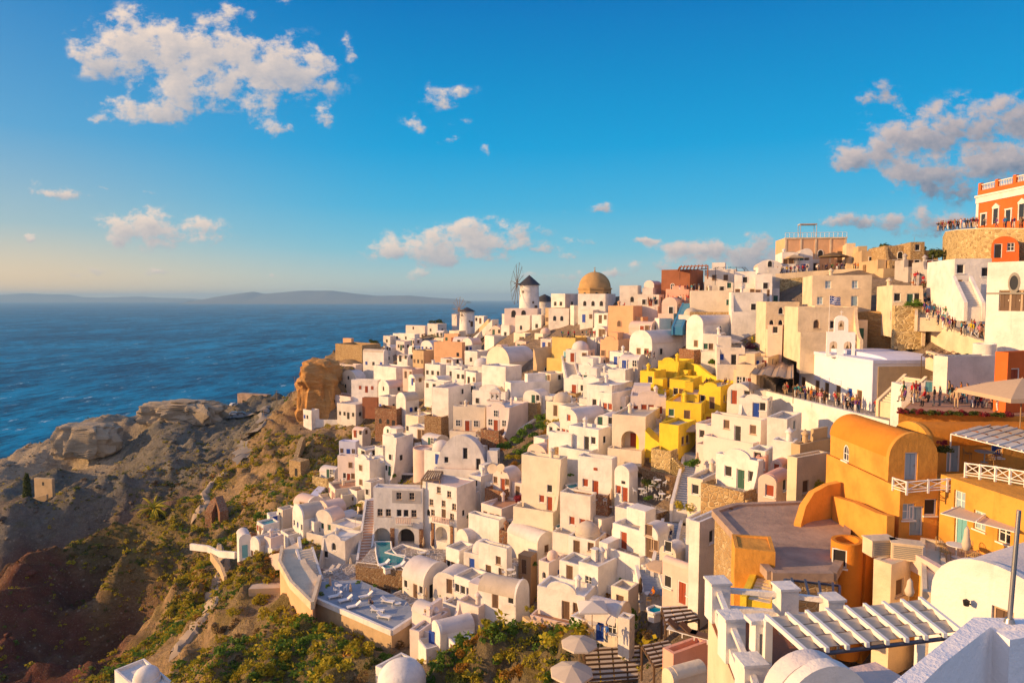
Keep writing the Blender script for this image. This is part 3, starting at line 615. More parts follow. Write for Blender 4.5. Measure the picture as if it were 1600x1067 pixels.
def house(label, x0, xc, x1, yb, h, kind='flat', col='W', a=35, ops='', roof=None, D=None, sk=4.0, name=None, cat='house', dep=None, sc=1.0, para=.45, wob=.11, chim=0, group=None, LA=None, rise=None, ex=True):
    if col == 'W' and ex:
        q = random.Random(int(xc) * 31 + int(yb) * 17).random(); low = yb > 800 and 600 < xc < 1060
        col = ('W' if q < .62 else 'W2' if q < .74 else 'WP' if q < .9 else 'WC') if not low else ('W' if q < .45 else 'W2' if q < .65 else 'WP' if q < .83 else 'WC')
        roof = roof or ('RF' if q * 7 % 1 < .6 else 'P' if q * 7 % 1 < .8 else 'FL')
    D = D or Dm(xc, yb); Pc = P(xc, yb, D); LA = LA or (min(face_len(Pc, x0, -math.cos(R(a)), math.sin(R(a)), 1.0, 24), 6.0) if 60 <= a < 84 and ex and 'wall' not in label and 'terrace house' not in label else None); ca, sa = math.cos(R(a)), math.sin(R(a))
    LA = LA or face_len(Pc, x0, -ca, sa, 1.0, 24); LB = dep or (face_len(Pc, x1, sa, ca, 1.0, 9.0) if x1 - xc > 3 else min(max(LA * .8, 3.5), 9))
    H = h / F * zcam(Pc); far = D > 165
    nm = name or {'flat': 'flat_roofed_house', 'va': 'vaulted_house', 'vb': 'vaulted_house', 'dome': 'domed_house', 'wall': 'wall'}.get(kind, 'house')
    root = empty(nm, Pc, R(90 - a)); tag(root, label, cat, group)
    roof = roof or {'W': 'RF', 'W2': 'RF', 'C': 'C', 'WN': 'RF'}.get(col, col)
    bv = (.36 if D < 125 else .24) if not far else .12
    if kind in ('flat', 'dome', 'slab'):
        pt = .24; pd = min(para, H * .3)
        bm = NB(); o = [(0, 0), (LB, 0), (LB, LA), (0, LA)]; i = [(pt, pt), (LB - pt, pt), (LB - pt, LA - pt), (pt, LA - pt)]
        if kind == 'slab': box(bm, (0, 0, -sk), (LB, LA, H))
        else:
            V = [[bm.verts.new((*p, z)) for p in q] for q, z in ((o, -sk), (o, H), (i, H), (i, H - pd))]
            bm.faces.new(V[0]); bm.faces.new(V[3])
            for A_, B_ in zip(V, V[1:]):
                for k in range(4): bm.faces.new((A_[k], A_[(k + 1) % 4], B_[(k + 1) % 4], B_[k]))
        wl = fin('walls', bm, col, root, bevel=bv if kind != 'slab' else .1, wob=wob)
        if kind != 'slab':
            bm = NB(); box(bm, (pt + .002, pt + .002, H - pd - .1), (LB - pt - .002, LA - pt - .002, H - pd + .035)); fin('roof', bm, roof, root)
        if kind == 'dome':
            r = min(LA, LB) * .42; bm = NB(); lathe(bm, [(r * 1.06, H - pd), (r * 1.06, H + .25), (r, H + .3)] + [(r * math.cos(q), H + .3 + r * .86 * math.sin(q)) for q in [k * math.pi / 2 / 8 for k in range(1, 9)]], 22, (LB / 2, LA / 2)); fin('dome', bm, roof, root)
    elif kind in ('va', 'vb'):
        W, L = (LA, LB) if kind == 'va' else (LB, LA); rs_ = rise or min(W * .46, H * .55); hs = H - rs_
        bm = NB(); t = .32
        sw = (lambda p: p) if kind == 'va' else (lambda p: p)
        def ring(x, g, rz_):
            pr = [(g, -sk), (W - g, -sk), (W - g, hs)] + [(W / 2 + (W / 2 - g) * math.cos(math.pi * k / 16), hs + rz_ * math.sin(math.pi * k / 16)) for k in range(1, 16)] + [(g, hs)]
            return [bm.verts.new((x, *p) if kind == 'va' else (p[0], x, p[1])) for p in pr]
        ax = 'x' if kind == 'va' else 'y'
        rs2 = rs_ * .88; rings = [ring(0, 0, rs_), ring(t, 0, rs_), ring(t, .07, rs2), ring(L, .07, rs2)]
        for A_, B_ in zip(rings, rings[1:]):
            n_ = len(A_)
            for k in range(n_): bm.faces.new((A_[k], A_[(k + 1) % n_], B_[(k + 1) % n_], B_[k]))
        bm.faces.new(rings[0][::-1]); bm.faces.new(rings[-1])
        wl = fin('walls', bm, col, root, bevel=.06, wob=wob)
        bm = NB(); k0 = 16
        po = [(W / 2 + (W / 2 - .01) * math.cos(math.pi * k / k0), hs + .02 + (rs_ * .93) * math.sin(math.pi * k / k0)) for k in range(k0 + 1)]
        pi_ = [(W / 2 + (W / 2 - .11) * math.cos(math.pi * k / k0), hs + .02 + (rs_ * .86) * math.sin(math.pi * k / k0)) for k in range(k0, -1, -1)]
        prism(bm, po + pi_, t + .003, L + .02, ax); fin('roof', bm, roof, root)
    elif kind == 'round':
        r = LA / 2; bm = NB(); lathe(bm, [(r, -sk), (r, H), (r - .25, H), (r - .25, H - .4), (0, H - .4)], 26, (r, r)); wl = fin('walls', bm, col, root, wob=wob)
        bm = NB(); lathe(bm, [(r - .27, H - .395), (0, H - .37)], 26, (r, r)); fin('roof', bm, roof, root)
    elif kind == 'slope':    # top edge falls from the A side's far end to the corner
        bm = NB(); prism(bm, [(-0.0, -sk), (LA, -sk), (LA, H), (LA * .66, H * .93), (LA * .33, H * .62), (0, H * .42)], 0, LB, 'x'); wl = fin('walls', bm, col, root, bevel=bv, wob=wob)
    rg0 = random.Random(len(label) * 7 + int(xc) * 13 + int(yb)); H_, blank = H, any(w in label for w in ('blank', 'plain', 'wall ', 'wing', 'vault behind', 'cistern', 'block ', 'tower', 'slope', 'arch', 'great', 'barrel vault')) or not ex or kind in ('slab', 'round', 'slope', 'dome')
    if not blank and D < 260:
        for f_, L_ in (('A', LA), ('B', LB)):
            mine = [q for q in ops.split() if q[0] == f_]; hs_ = H * .5 if kind == ('va' if f_ == 'A' else 'vb') else H * .42 if kind[0] == 'v' else H
            if L_ < 2.6 or (f_ == 'B' and mine): continue
            c_ = rg0.choice('nkwnkrbkg')
            for fl in range(1, int(hs_ / 2.75)):
                for u_ in ((.3, .7) if L_ > 4 else (.5,)):
                    if rg0.random() < .75 and not any(len(q) > 5 and float(q[5:]) * H > 2.2 for q in mine): ops += f" {f_}w{int(u_ * 100 + rg0.randint(-4, 4)):02d}{c_}{(fl * 2.75 + .7) / H:.3f}"
            if f_ == 'A' and len(mine) < 2:
                for u_ in (.16, .86):
                    if rg0.random() < .7 and not any(abs(int(q[2:4]) / 100 - u_) < .2 for q in mine): ops += f" Aw{int(u_ * 100):02d}{c_}"
                if not any('d' == q[1] for q in mine) and not any(abs(int(q[2:4]) / 100 - .6) < .15 for q in mine): ops += f" Ad60{rg0.choice('nrkbgn')}"
    cb = NB() if D < 128 and kind != 'slope' else None
    for q in ops.split():
        f, k, uu, c = q[0], q[1], int(q[2:4]) / 100, q[4]; vv = float(q[5:]) if len(q) > 5 else None
        if vv is not None: vv = vv * H
        opening(root, wl, f, k, uu, c, vv, LA, LB, sc, far, cb)
    if cb is not None:
        if len(cb.verts) and not cut(wl, cb):
            for q in root.children:
                if q.name.split('.')[0] in ('door', 'window', 'arched_window'): q['shift'] = 1
        else: cb.free()
    for k in range(chim):
        bm = NB(); cx, cy = LB * (.3 + .4 * k), LA * (.72 - .3 * k); box(bm, (cx - .35, cy - .3, H - .6), (cx + .35, cy + .3, H + .9)); box(bm, (cx - .45, cy - .4, H + .9), (cx + .45, cy + .4, H + 1.02)); fin('chimney', bm, col, root, bevel=.06)
    rg = random.Random(sum(ord(q) * (i + 3) for i, q in enumerate(label)))
    if ex and not far and D > 52 and kind in ('flat', 'va', 'vb') and h < 90: extras(root, rg, LA, LB, H, sk, col, ops, kind, D)
    root['_dims'] = (LA, LB, H)
    HOUSES[label] = root
    return root
def wall(label, pts, hpx, thick=.45, col='W', name='garden_wall', cat='wall', cap=None, hm=None, z_flat=False, kind=None):
    """free-standing or retaining wall along a polyline of its top edge (px, py, D)"""
    W = [P(p[0], p[1], p[2] if len(p) > 2 else Dm(p[0], p[1])) for p in pts]
    o0 = W[0].copy(); hm = hm or hpx / F * zcam(W[len(W) // 2])
    n = len(W); nor = []
    for i in range(n):
        d = (W[min(i + 1, n - 1)] - W[max(i - 1, 0)]); d.z = 0; d.normalize(); nor.append(Vector((-d.y, d.x, 0)))
    bm = NB(); rings = []
    for p, nn in zip(W, nor):
        q = p - o0; rings.append([bm.verts.new(q + nn * (thick / 2) + Vector((0, 0, z))) for z in (-hm, 0)] + [bm.verts.new(q - nn * (thick / 2) + Vector((0, 0, z))) for z in (0, -hm)])
    for A_, B_ in zip(rings, rings[1:]):
        for k in range(4): bm.faces.new((A_[k], A_[(k + 1) % 4], B_[(k + 1) % 4], B_[k]))
    bm.faces.new(rings[0][::-1]); bm.faces.new(rings[-1])
    if cap:
        root = empty(name, o0); tag(root, label, cat); fin('wall_body', bm, col, root, bevel=.08, wob=.04)
        bm = NB(); rings = []
        for p, nn in zip(W, nor):
            q = p - o0; rings.append([bm.verts.new(q + nn * (thick / 2 + .06) + Vector((0, 0, z))) for z in (.003, .16)] + [bm.verts.new(q - nn * (thick / 2 + .06) + Vector((0, 0, z))) for z in (.16, .003)])
        for A_, B_ in zip(rings, rings[1:]):
            for k in range(4): bm.faces.new((A_[k], A_[(k + 1) % 4], B_[(k + 1) % 4], B_[k]))
        bm.faces.new(rings[0][::-1]); bm.faces.new(rings[-1]); fin('coping', bm, cap, root, bevel=.05); return root
    o = fin(name, bm, col, bevel=.08, wob=.05, loc=o0); return tag(o, label, cat, kind=kind)
def platform(label, pts, z=None, thick=3.0, col='W', floor='FL', name='terrace', cat='terrace', rim=0, rimcol='W', D=None, skip=(), rimh=.8):
    """flat terrace: its outline is given by bearings that are cut with its level z (or the level of the first point at distance D)"""
    if D: z = P(pts[0][0], pts[0][1], D).z
    W = [PZ(p[0], p[1], z) for p in pts]; c = sum(W, Vector()) / len(W); root = empty(name, c); tag(root, label, cat)
    bm = NB(); prism(bm, [((w - c).x, (w - c).y) for w in W], -thick, -.012, 'z'); fin('retaining_wall', bm, col, root, bevel=.06)
    bm = NB(); prism(bm, [((w - c).x * .985, (w - c).y * .985) for w in W], -.1, 0, 'z'); fin('paved_floor', bm, floor, root)
    if rim:
        n = len(W)
        for i in range(n):
            if i in skip: continue
            a_, b_ = W[i] - c, W[(i + 1) % n] - c; d = (b_ - a_).normalized(); nn = Vector((-d.y, d.x, 0)) * (rim / 2)
            bm = NB(); prism(bm, [((a_ + nn).x, (a_ + nn).y), ((b_ + nn).x, (b_ + nn).y), ((b_ - nn).x, (b_ - nn).y), ((a_ - nn).x, (a_ - nn).y)], -.35 + .003 * i, rimh + .002 * i, 'z'); fin('parapet', bm, rimcol, root, bevel=.09)
    root['_z'] = z; return root
def stairs(label, top, bot, width, n, col='G', edge='W', name='stone_stairs', sides=True, wallh=.7, kind=None):
    a = P(*top) if len(top) == 3 else P(top[0], top[1], Dm(*top)); b = P(*bot) if len(bot) == 3 else P(bot[0], bot[1], Dm(*bot))
    d = b - a; run = math.hypot(d.x, d.y); rz = math.atan2(d.y, d.x); drop = a.z - b.z
    root = empty(name, b, rz + math.pi); tag(root, label, 'stairs')
    bm = NB()
    for k in range(n):
        x0 = run * k / n; z = drop * (k + 1) / n
        box(bm, (x0, -width / 2, -1.5), (run + .1, width / 2, z - .03), 0) if k == 0 else box(bm, (x0, -width / 2 + .001 * k, drop * k / n - .032), (run + .1, width / 2 - .001 * k, z - .03), 0)
    fin('steps', bm, edge, root)
    bm = NB()
    for k in range(n): box(bm, (run * k / n + .05, -width / 2 + .05, drop * (k + 1) / n - .028), (run * (k + 1) / n + .02, width / 2 - .05, drop * (k + 1) / n + .004))
    fin('treads', bm, col, root)
    if sides:
        for s in (-1, 1):
            bm = NB(); y = s * (width / 2 + .2); prism(bm, [(-.2, -1.5), (run + .2, -1.5), (run + .2, drop + wallh), (-.2, wallh)], y - .18, y + .18, 'y'); fin('side_wall', bm, edge, root, bevel=.1, wob=.04)
    return root
# ------------------------------------------------------------------ the town, from the far cape towards the camera
h = house
# far cape
h('low house with a flat brown roof at the far end of the cape', 634,664,668,519,10, roof='TC', ops='Aw40k')
h('white far house with a row of tiny windows below the small windmill', 668,684,698,522,16, ops='Aw30k Bw50k')
h('long white house in front of the brown roofed one on the cape', 614,648,656,535,13, ops='Aw20k Aw60k')
h('small white cube house on the cape with one dark window', 599,610,619,539,14, ops='Aw50k')
h('white house on the cape with two dark windows', 619,632,643,548,15, ops='Aw30k Bw50k')
h('white gabled far house with steep slanting side', 657,676,689,552,20, kind='va', ops='Aw50k')
h('narrow white house between two ochre houses on the cape', 682,693,701,542,14, ops='Aw50k')
h('tan cube house with brown shaded door on the cape', 645,662,681,573,25, col='T', ops='Bd70n Aw50k', a=40)
h('peach orange far house with one window and long plain wall', 678,722,727,562,27, col='PE', a=22, ops='Aw85w')
h('small orange house behind the peach orange one', 694,716,720,537,15, col='PE', a=25)
h('large plain white box house with a lilac flat roof on the cape', 584,619,643,598,24, a=40, wob=.02)
h('tan stone bastion with an arched gate above the sea cliff', 524,566,601,569,30, col='ST', roof='TC', a=35, ops='', name='bastion', cat='fort', para=.9)
h('orange cube house on top of the stone bastion', 536,549,553,540,11, col='PE', a=30, sk=1)
h('white house with a curved front beside the stone bastion', 566,600,607,576,30, kind='vb', a=28, ops='Aw50k', LA=9)
h('low white rounded house at the edge of the orange cliff', 528,556,567,583,13, ops='Aw50k', a=30)
h('white house with three stacked arches by the cliff edge', 533,557,573,613,34, kind='va', ops='Aa30k Aa70k Aw50k.55', a=40)
h('white house with dark red doors and shutters on the cape', 549,590,596,614,20, a=15, ops='Ad58r Aw34r Aw80r')
h('white vaulted house with a small arched window on the cape', 591,608,638,617,22, kind='va', a=48, ops='Aa50k Bw50k')
h('tall white vaulted house with blue rimmed windows', 619,634,655,650,36, kind='va', a=48, ops='Aw50b Aw50k.12 Bw40b Bw75k')
h('white walled house with a brown flat roof at the cliff', 518,548,567,639,19, roof='TC', a=40)
h('low brown roofed house behind a white wall on the cape', 566,590,594,634,12, col='BR', roof='TC', a=15)
h('little white porch house among the vaulted ones', 592,607,623,644,24, ops='Ad50k Bw50k')
h('white house with a dark blue door and round bush in front', 527,556,589,656,24, ops='Bd60b Aw40k Bw20k', a=30)
h('white corner house on a tan base at the cliff edge', 474,487,499,660,19, ops='Aw50k', a=35)
h('ruined orange stone house with empty arched windows', 586,620,634,669,30, col='SR', a=22, ops='Aa25k Aa60k Ad85k', para=1.2, cat='ruin', name='ruined_house')
h('stepped white house beside the orange ruin', 634,654,680,682,32, ops='Aw40k', a=38)
h('white house with a low chimney behind the terrace pergola', 664,688,709,592,22, ops='Aw50k Bw50k', chim=1)
h('white house with two chimneys near the tan cube', 697,722,735,594,22, ops='Aw30k Aw70k', chim=2)
h('white terrace house under a pole pergola', 663,694,707,614,17, roof='FL', ops='Ad50k')
h('white house with railed roof terrace behind the big white wall', 706,726,738,598,20, ops='Aw50k', roof='FL')
h('tall blank white house with a figure sitting on its roof', 675,701,754,652,46, a=30, ops='Bw60k.7')
h('great white barrel vault below the windmill', 760,796,842,592,50, kind='va', a=46, ops='')
h('white house with three small windows below the great vault', 753,790,815,619,46, a=40, ops='Aw30w Aw80w Bw60w', chim=0)
h('tan house with a sunlit sloping top wall', 833,839,888,589,44, col='T', a=55, ops='Bw30k', kind='slope')
h('long high blank white terrace house with a blue gate', 789,798,897,636,38, a=70, roof='BL', ops='')
h('white house with red door and dark plants on its flat roof', 708,758,763,674,38, a=12, ops='Aw16w Ad45r Aw72w')
h('white chapel house with red door under the bell gable', 760,796,828,674,37, a=25, ops='Aw18w Ad42r Aw78w Aw42w.6')
h('tan flat roofed house behind the bell gable', 738,790,828,640,28, a=25, col='W', roof='T')
h('white vault house under the windmill stairs', 722,738,753,553,25, kind='va', ops='Aa50k', a=42)
h('white house with window row above the great vault', 757,772,826,546,21, a=55, ops='Bw40k Bw70k')
h('white house with stepped terraces left of the great vault', 726,746,764,571,22, ops='Aw50k', roof='FL')
h('white domed chapel under the windmill', 783,796,809,530,22, kind='dome', roof='W', ops='Aw50k')
h('white two storey house with arched window below the windmill', 805,828,840,521,28, ops='Aa40w Bw50k', a=38)
h('white square house with grey parapet beside the windmill', 831,846,856,518,26, ops='Aw50k')
h('tan shop house with dark doors right of the windmill', 852,868,895,508,27, col='T', a=40, ops='Bd40k Bd75k Aw50k')
h('white house against the sky between windmill and church dome', 861,883,904,483,24, ops='Aw30k Aw70k Bw50k', a=40)
h('dark roofed hut beside the small windmill', 742,756,762,506,12, roof='slate')
h('white hut left of the small windmill', 706,714,719,503,12)
# church dome group and the ridge right of it
h('white house with arched windows under the church dome', 903,946,972,484,25, ops='Aa25k Aa55k Aa85k', a=25)
h('lilac white terrace house with long blank wall below the church', 891,897,968,507,30, a=66, roof='FL', ops='')
h('white house with two bell shaped openings near the church', 857,889,897,507,25, ops='Aa30w Aa65w', a=25)
h('peach tower house with an arched window', 950,989,1003,517,39, col='PE', a=35, ops='Aa45n', wob=.02)
h('peach lower house with red doorways under people', 938,966,988,564,33, col='PE', a=35, ops='')
h('ochre yellow house with teal arched door', 862,899,941,564,36, col='YD', roof='T', a=38, ops='Ad60t Bw35t', para=1.0)
h('white barrel house with two dark windows right of the ochre house', 983,1019,1055,562,46, kind='va', a=50, ops='Aw42n Aw75n Bw25k', dep=11)
h('white house with a peach framed door below blue stairs', 1023,1030,1066,517,20, a=70, ops='Bd60n')
h('large white vaulted house with lilac roof and arched window', 1072,1098,1186,550,58, kind='va', a=58, ops='Aw60n Ba50k.5 Bd40n')
h('white porch cube in front of the lilac vault', 1098,1126,1134,555,33, a=25, ops='Aw45n')
h('white terrace house with pale blue base beside the yellow house', 1120,1164,1172,573,30, a=15, roof='FL', para=.8)
h('white two storey ridge house with green shuttered window', 1147,1180,1214,468,44, a=18, ops='Bw25g.4 Aw50k.6')
h('white ridge house with small square window at its corner', 1180,1206,1220,470,42, a=20, ops='Aw60k.45')
h('long white house below the ridge cubes', 1142,1192,1202,492,35, a=15, ops='Aw70k')
h('white house with a wide arched porch', 1078,1143,1150,492,38, a=14, ops='Aw92g.4', kind='flat')
h('white house with open stairs up its gable side', 1100,1146,1156,462,40, a=20, ops='Aw85g.3')
h('red brown tavern house with arched door on the ridge', 1033,1078,1108,458,37, col='BR', a=35, ops='Aa40w Bd30k Ba65w', cat='house', para=.3)
h('pink house wall below the brown tavern', 1040,1076,1100,478,26, col='PK', a=30, ops='Aw60k')
h('pale pink gabled house beside blue stairs', 1034,1058,1068,494,30, kind='va', col='P', a=30, ops='')
h('small white house with blue gable on the ridge', 1006,1022,1034,466,28, kind='va', ops='Aw50b', a=35)
h('white wall house with pink top right of the church', 968,996,1002,478,32, a=20, col='W2', ops='Aa70k')
h('white crenellated house on the ridge left of the tavern', 996,1030,1040,482,22, ops='Aw30k', a=25)
h('white house with pergola frame on the ridge', 1108,1150,1160,440,20, a=20, roof='FL', ops='Aw40k')
# right ridge
h('low white gabled shop in front of the peach mansion', 1249,1270,1275,418,30, kind='va', a=12, ops='Ad50n')
h('white shop with brown shutter left of the gabled shop', 1222,1247,1251,420,26, a=12, ops='Ad55n Aw20n')
h('white house with round arch at the left end of the ridge crowd', 1185,1222,1226,424,18, kind='va', a=14, ops='Aa50k', LA=5)
h('white broken wall house right of the peach mansion', 1322,1336,1344,412,32, col='C', a=20, ops='')
h('tan ruined house with square openings behind the ridge crowd', 1346,1376,1382,418,26, col='T', a=15, ops='Aw50k Aw80k', para=1.0, cat='ruin', name='ruined_house')
h('long tan stone house with arch below the hill bush', 1382,1430,1434,412,28, col='ST', a=10, ops='Aa50k')
h('tan stone tower house beside the round bush', 1422,1444,1448,412,34, col='ST', a=12, ops='Aw50k.6')
h('tan shop with orange shutters behind the ridge crowd', 1371,1402,1406,424,18, col='T', a=8, ops='Ad55n', roof='TC')
h('grey shop with red sign board behind the ridge crowd', 1412,1440,1442,424,18, col='GL', a=6, ops='Ad40n Ad75k')
h('small shop with a pink awning near the stair top', 1442,1470,1472,426,17, col='GL', a=4, ops='Ad35r Ad70k')
h('narrow tan house right of the crowded stairway', 1478,1492,1496,455,48, col='T', a=20, ops='Aw50k.6 Ad50k')
h('cream mansion with four grey shuttered windows on two floors', 1268,1361,1397,484,54, col='C', a=14, ops='Aw27l.62 Aw72l.62 Ad72l Aw14l.15 Bd40n Bw80n', sc=1.05)
h('cream annex with sloping shadowed roof right of the mansion', 1394,1441,1446,482,36, col='C', a=16, ops='Aw80k')
h('cream terrace house with a dark arched niche below the mansion', 1246,1338,1344,524,44, col='C', a=10, ops='Aa32n Aw60k', wob=.08)
h('cream house with three arched windows left of the terrace wall', 1196,1248,1252,520,48, col='C', a=10, ops='Aa18k Aa45k Aa75k Aa45k.6', sc=.9)
h('white chimney house with potted plants on its flat top', 1199,1222,1236,552,44, col='P', a=30, ops='Aw50k.7', roof='FL')
h('tan roofed cream house with awning and teal doors', 1150,1182,1250,612,42, col='C', a=32, ops='Bd35t Bd62t Aw40k', roof='T')
h('cream house with slanting tan roof above the awning house', 1154,1200,1218,584,26, col='C', a=34, roof='T', ops='Bw40k')
# yellow cluster
h('top yellow house with blank corner walls', 1028,1060,1084,596,31, col='Y', a=38, ops='', wob=.06)
h('left yellow house with two tiny windows', 1000,1022,1040,622,42, col='Y', a=38, ops='Aw40k Aw70k.55 Bd70k')
h('yellow house with shaded doorway in the middle of the cluster', 1046,1078,1096,628,34, col='Y', a=30, ops='Bd50k Aw30k')
h('yellow house with railed roof terrace and diners', 1092,1126,1158,640,36, col='Y', roof='FL', a=35, ops='Bw20n Bw36k', sc=.9)
h('low yellow wall house with rounded parapet', 1011,1040,1056,632,22, col='Y', a=35)
h('yellow porch house under a pale awning', 1064,1092,1098,648,32, col='Y', a=18, ops='Ad50n', roof='P')
h('long yellow house below the porch', 1040,1096,1112,664,34, col='Y', a=25, ops='', roof='P')
h('yellow tower house with two little windows and umbrella terrace', 1030,1060,1088,708,44, col='Y', a=40, ops='Bw25n Bw50n', roof='FL')
h('yellow wedge house leaning on the stone terrace', 994,1030,1040,706,34, col='Y', a=45, ops='', kind='slope')
# middle of the town
h('white vaulted house with red doors and two red arched windows', 875,902,945,694,54, kind='va', a=48, ops='Ad50r Aw20r Aw80r Aw50r.62 Ba30r.22 Ba72r.22')
h('white terrace block with an arched porch below the red windowed vault', 857,893,900,728,50, a=35, ops='AA40w', roof='FL')
h('tall white house with red doors at its foot and green arched pool', 815,876,886,800,84, a=28, ops='Ad72r Aw52r Aw92r Aw72k.34', roof='FL')
h('white house with red door between the tall one and the restaurant', 903,956,964,777,60, a=28, ops='Aw22r Ad52r Av52r.66', roof='FL')
h('white vaulted house beside the restaurant terrace', 960,983,997,786,58, kind='va', a=40, ops='Ad70r Aw25r Av60k.5')
h('white square house with one red window above the vaulted houses', 934,956,987,650,36, a=40, ops='Aw50r Bw80k')
h('white house with four red shutters and a red arched fanlight', 985,1041,1046,654,34, a=12, ops='Aw14r.2 Ad38r Ad58r Aw82r.2', sc=1.05)
h('low white vault behind the red shuttered house', 966,1000,1046,626,18, kind='va', a=62, ops='')
h('white house with wide arched porch and loungers', 956,1008,1042,704,54, a=25, ops='AA55r', roof='FL', wob=.04)
h('small white house with a dark window beside the stone stairs', 904,926,946,603,32, ops='Aw50g', a=35)
h('white house with stepped roof left of the yellow cluster', 950,977,985,612,34, ops='Aw50k', a=32)
h('white house with dark doorways under the ochre house', 911,936,950,627,36, ops='Ad40k Aw75k', a=30)
h('broad white house with lilac roof near the stone path', 917,956,1001,645,42, a=32, ops='Aw30k')
h('white house with dark balcony between stairs and lilac roof', 932,950,962,606,24, ops='Bw50k', a=35)
h('white house with terracotta roof and three dark windows', 1111,1188,1199,696,40, a=48, roof='TC', ops='Aw32n.45 Aw85n.4 Ad55k', wob=.05)
h('white cube house with a blue door below the terracotta roof', 1087,1106,1134,696,34, a=42, ops='Bd35b Aw50k', sc=.95)
h('sunlit white house left of the pink vault', 1170,1196,1210,738,34, a=40, ops='Aw50k')
h('sunlit white house behind the pink vault', 1207,1241,1247,726,36, a=35, ops='')
h('long sunlit white house above the green door', 1118,1184,1190,770,50, a=50, ops='Aw30k.3', wob=.06)
h('grey white house with a dark green door and railed roof', 1074,1098,1148,788,40, a=40, ops='Bd30g Aw50k Bw72k', roof='PAVE')
h('pink vaulted house with big red window', 1184,1213,1235,790,48, kind='va', col='P', a=42, ops='Aw62r.25 Bw60k', sc=1.0, roof='PK')
h('small pink vaulted house with red window behind the larger', 1202,1221,1235,744,24, kind='va', col='P', a=42, ops='Aw55r.2', roof='PK', sc=.8)
h('narrow pink house with a red window', 1183,1196,1205,742,28, col='PK', a=30, ops='Aw50r.3')
h('tan house with an air conditioner beside the orange house', 1236,1244,1292,790,76, col='C', a=60, ops='Bw30n', roof='T')
h('tan canopy house with dark awning behind the tree', 1236,1250,1300,728,34, col='T', a=55, ops='')
h('white house with a green draped pergola on its roof', 1198,1230,1252,690,36, a=38, ops='Bw50g', roof='FL')
h('white lower house with red door below the restaurant', 961,988,1003,830,34, a=38, ops='Bd40r')
h('curved white house with red doors and climbing plant', 875,922,932,836,62, a=30, ops='Ad75r Ad95r Aw40r', wob=.08, roof='FL')
h('white vaulted house with a grey window beside the striped stairs', 956,973,1001,864,40, kind='va', a=46, ops='Aw50n')
h('white vaulted house with tall pale door beside the striped stairs', 998,1028,1045,876,54, kind='va', a=44, ops='Ad55n Aw80n Aw50n.65', sc=1.1)
h('tall white corner house beside the stone wall', 1081,1092,1126,920,106, a=45, ops='', roof='FL')
h('white corner house with cushioned roof terrace', 1078,1086,1118,845,34, a=40, ops='', roof='FL')
# hotel quarter and below
h('lilac white cube house with bright blue door', 530,556,562,714,24, a=12, col='BL', ops='Ad55b', roof='BL')
h('white house with hanging plant below the blue door cube', 528,556,562,754,42, a=14, ops='Aw40k')
h('cream white house with tall window left of the stair house', 555,578,594,768,50, a=40, ops='Aw40n Aw40n.6')
h('white house with open stairway on its slanting side', 572,592,612,755,32, a=40, ops='')
h('white house with green door at the head of the stairway', 602,620,646,745,62, a=36, ops='Bw25k.4 Ad40g', roof='FL', chim=0)
h('round pinkish tower house with stepped terrace', 638,668,682,738,34, kind='round', col='P', ops='', a=30)
h('large white arched gable house with two dark openings', 682,760,766,734,54, kind='va', a=10, ops='Ad58k.3 Ad84k Aw20k', rise=7.5)
h('white terraced house with sun loungers left of the hotel', 512,524,572,786,22, a=62, roof='TC', ops='')
h('small white hut with dark window beside the hotel', 570,580,601,781,28, a=36, ops='Aw40k Bw40k')
h('rounded white vault house with blue window at the town edge', 459,474,508,838,46, kind='va', a=50, ops='Aw50b', LA=5)
h('white gabled house with grey green window', 493,520,540,838,40, kind='va', a=30, ops='Aw40g Aw80g')
h('white house with a small arched window and shaded niche', 504,540,568,890,46, a=22, ops='Aa50k.6 Aw15k.3', roof='W')
h('white hut with teal door at the lower edge', 366,374,394,873,38, kind='vb', a=62, ops='Bd45t', LA=4.2, sc=1.2, ex=False)
h('white narrow house with lilac vault beside the teal door', 392,406,420,884,44, kind='va', a=40, dep=4, ops='Aw50k')
h('white stepped house right of the lilac vault', 414,424,444,880,40, a=40, ops='Bw40k')
h('white terrace house with dark plunge pool', 402,412,437,842,22, a=48, roof='pool', ops='', para=.3)
h('tiny white house with blue door above the plunge pool', 419,422,438,823,16, a=60, ops='Bd50b', LA=3, ex=False)
h('white flat house behind the tiny blue door', 434,442,462,818,22, a=44, ops='Aw50k', roof='GL')
h('white terrace house with door and windows right of the hotel', 752,784,820,826,32, a=40, roof='TC', ops='Ad52n Aw20n Aw82n')
h('stepped white house with long terrace wall beside the hotel', 732,780,790,856,44, a=36, roof='FL', ops='')
h('blue grey roofed white house behind the satellite dishes', 733,752,778,770,26, a=30, roof='BL', ops='Bd40lb' if False else 'Aw50k')
h('white triangular roofed house beside the green hillside', 770,796,815,768,34, kind='va', a=36, ops='')
h('white vaulted house with arched window below the hotel', 714,732,770,874,44, kind='va', a=52, ops='Aa45k', col='W2')
h('cream wall house with door and window below the arched window vault', 748,792,800,914,58, a=35, roof='TC', ops='Ad35n Aw70n.5 Aw80n', col='W')
h('small vaulted house behind the large barrel house', 799,816,844,848,34, kind='va', a=48, ops='', col='W2')
h('large barrel vaulted house with a brown end window', 810,840,866,886,52, kind='vb', a=50, ops='Bw55n.35', col='W2', LA=6.6)
h('brown wooden hut attached to the barrel house', 810,830,839,899,30, col='woodl', a=30, ops='Ad40n', kind='slab')
h('brown stone hut between white houses', 780,803,808,860,30, col='SR', a=20, ops='', roof='FL')
h('white house with brown door and slanting roof above the plants', 768,806,827,958,44, a=28, kind='vb', ops='Ad45n', LA=5.2)
h('white courtyard house with terrace umbrella', 710,736,763,944,38, a=38, ops='Aw50k Bd50n', roof='FL')
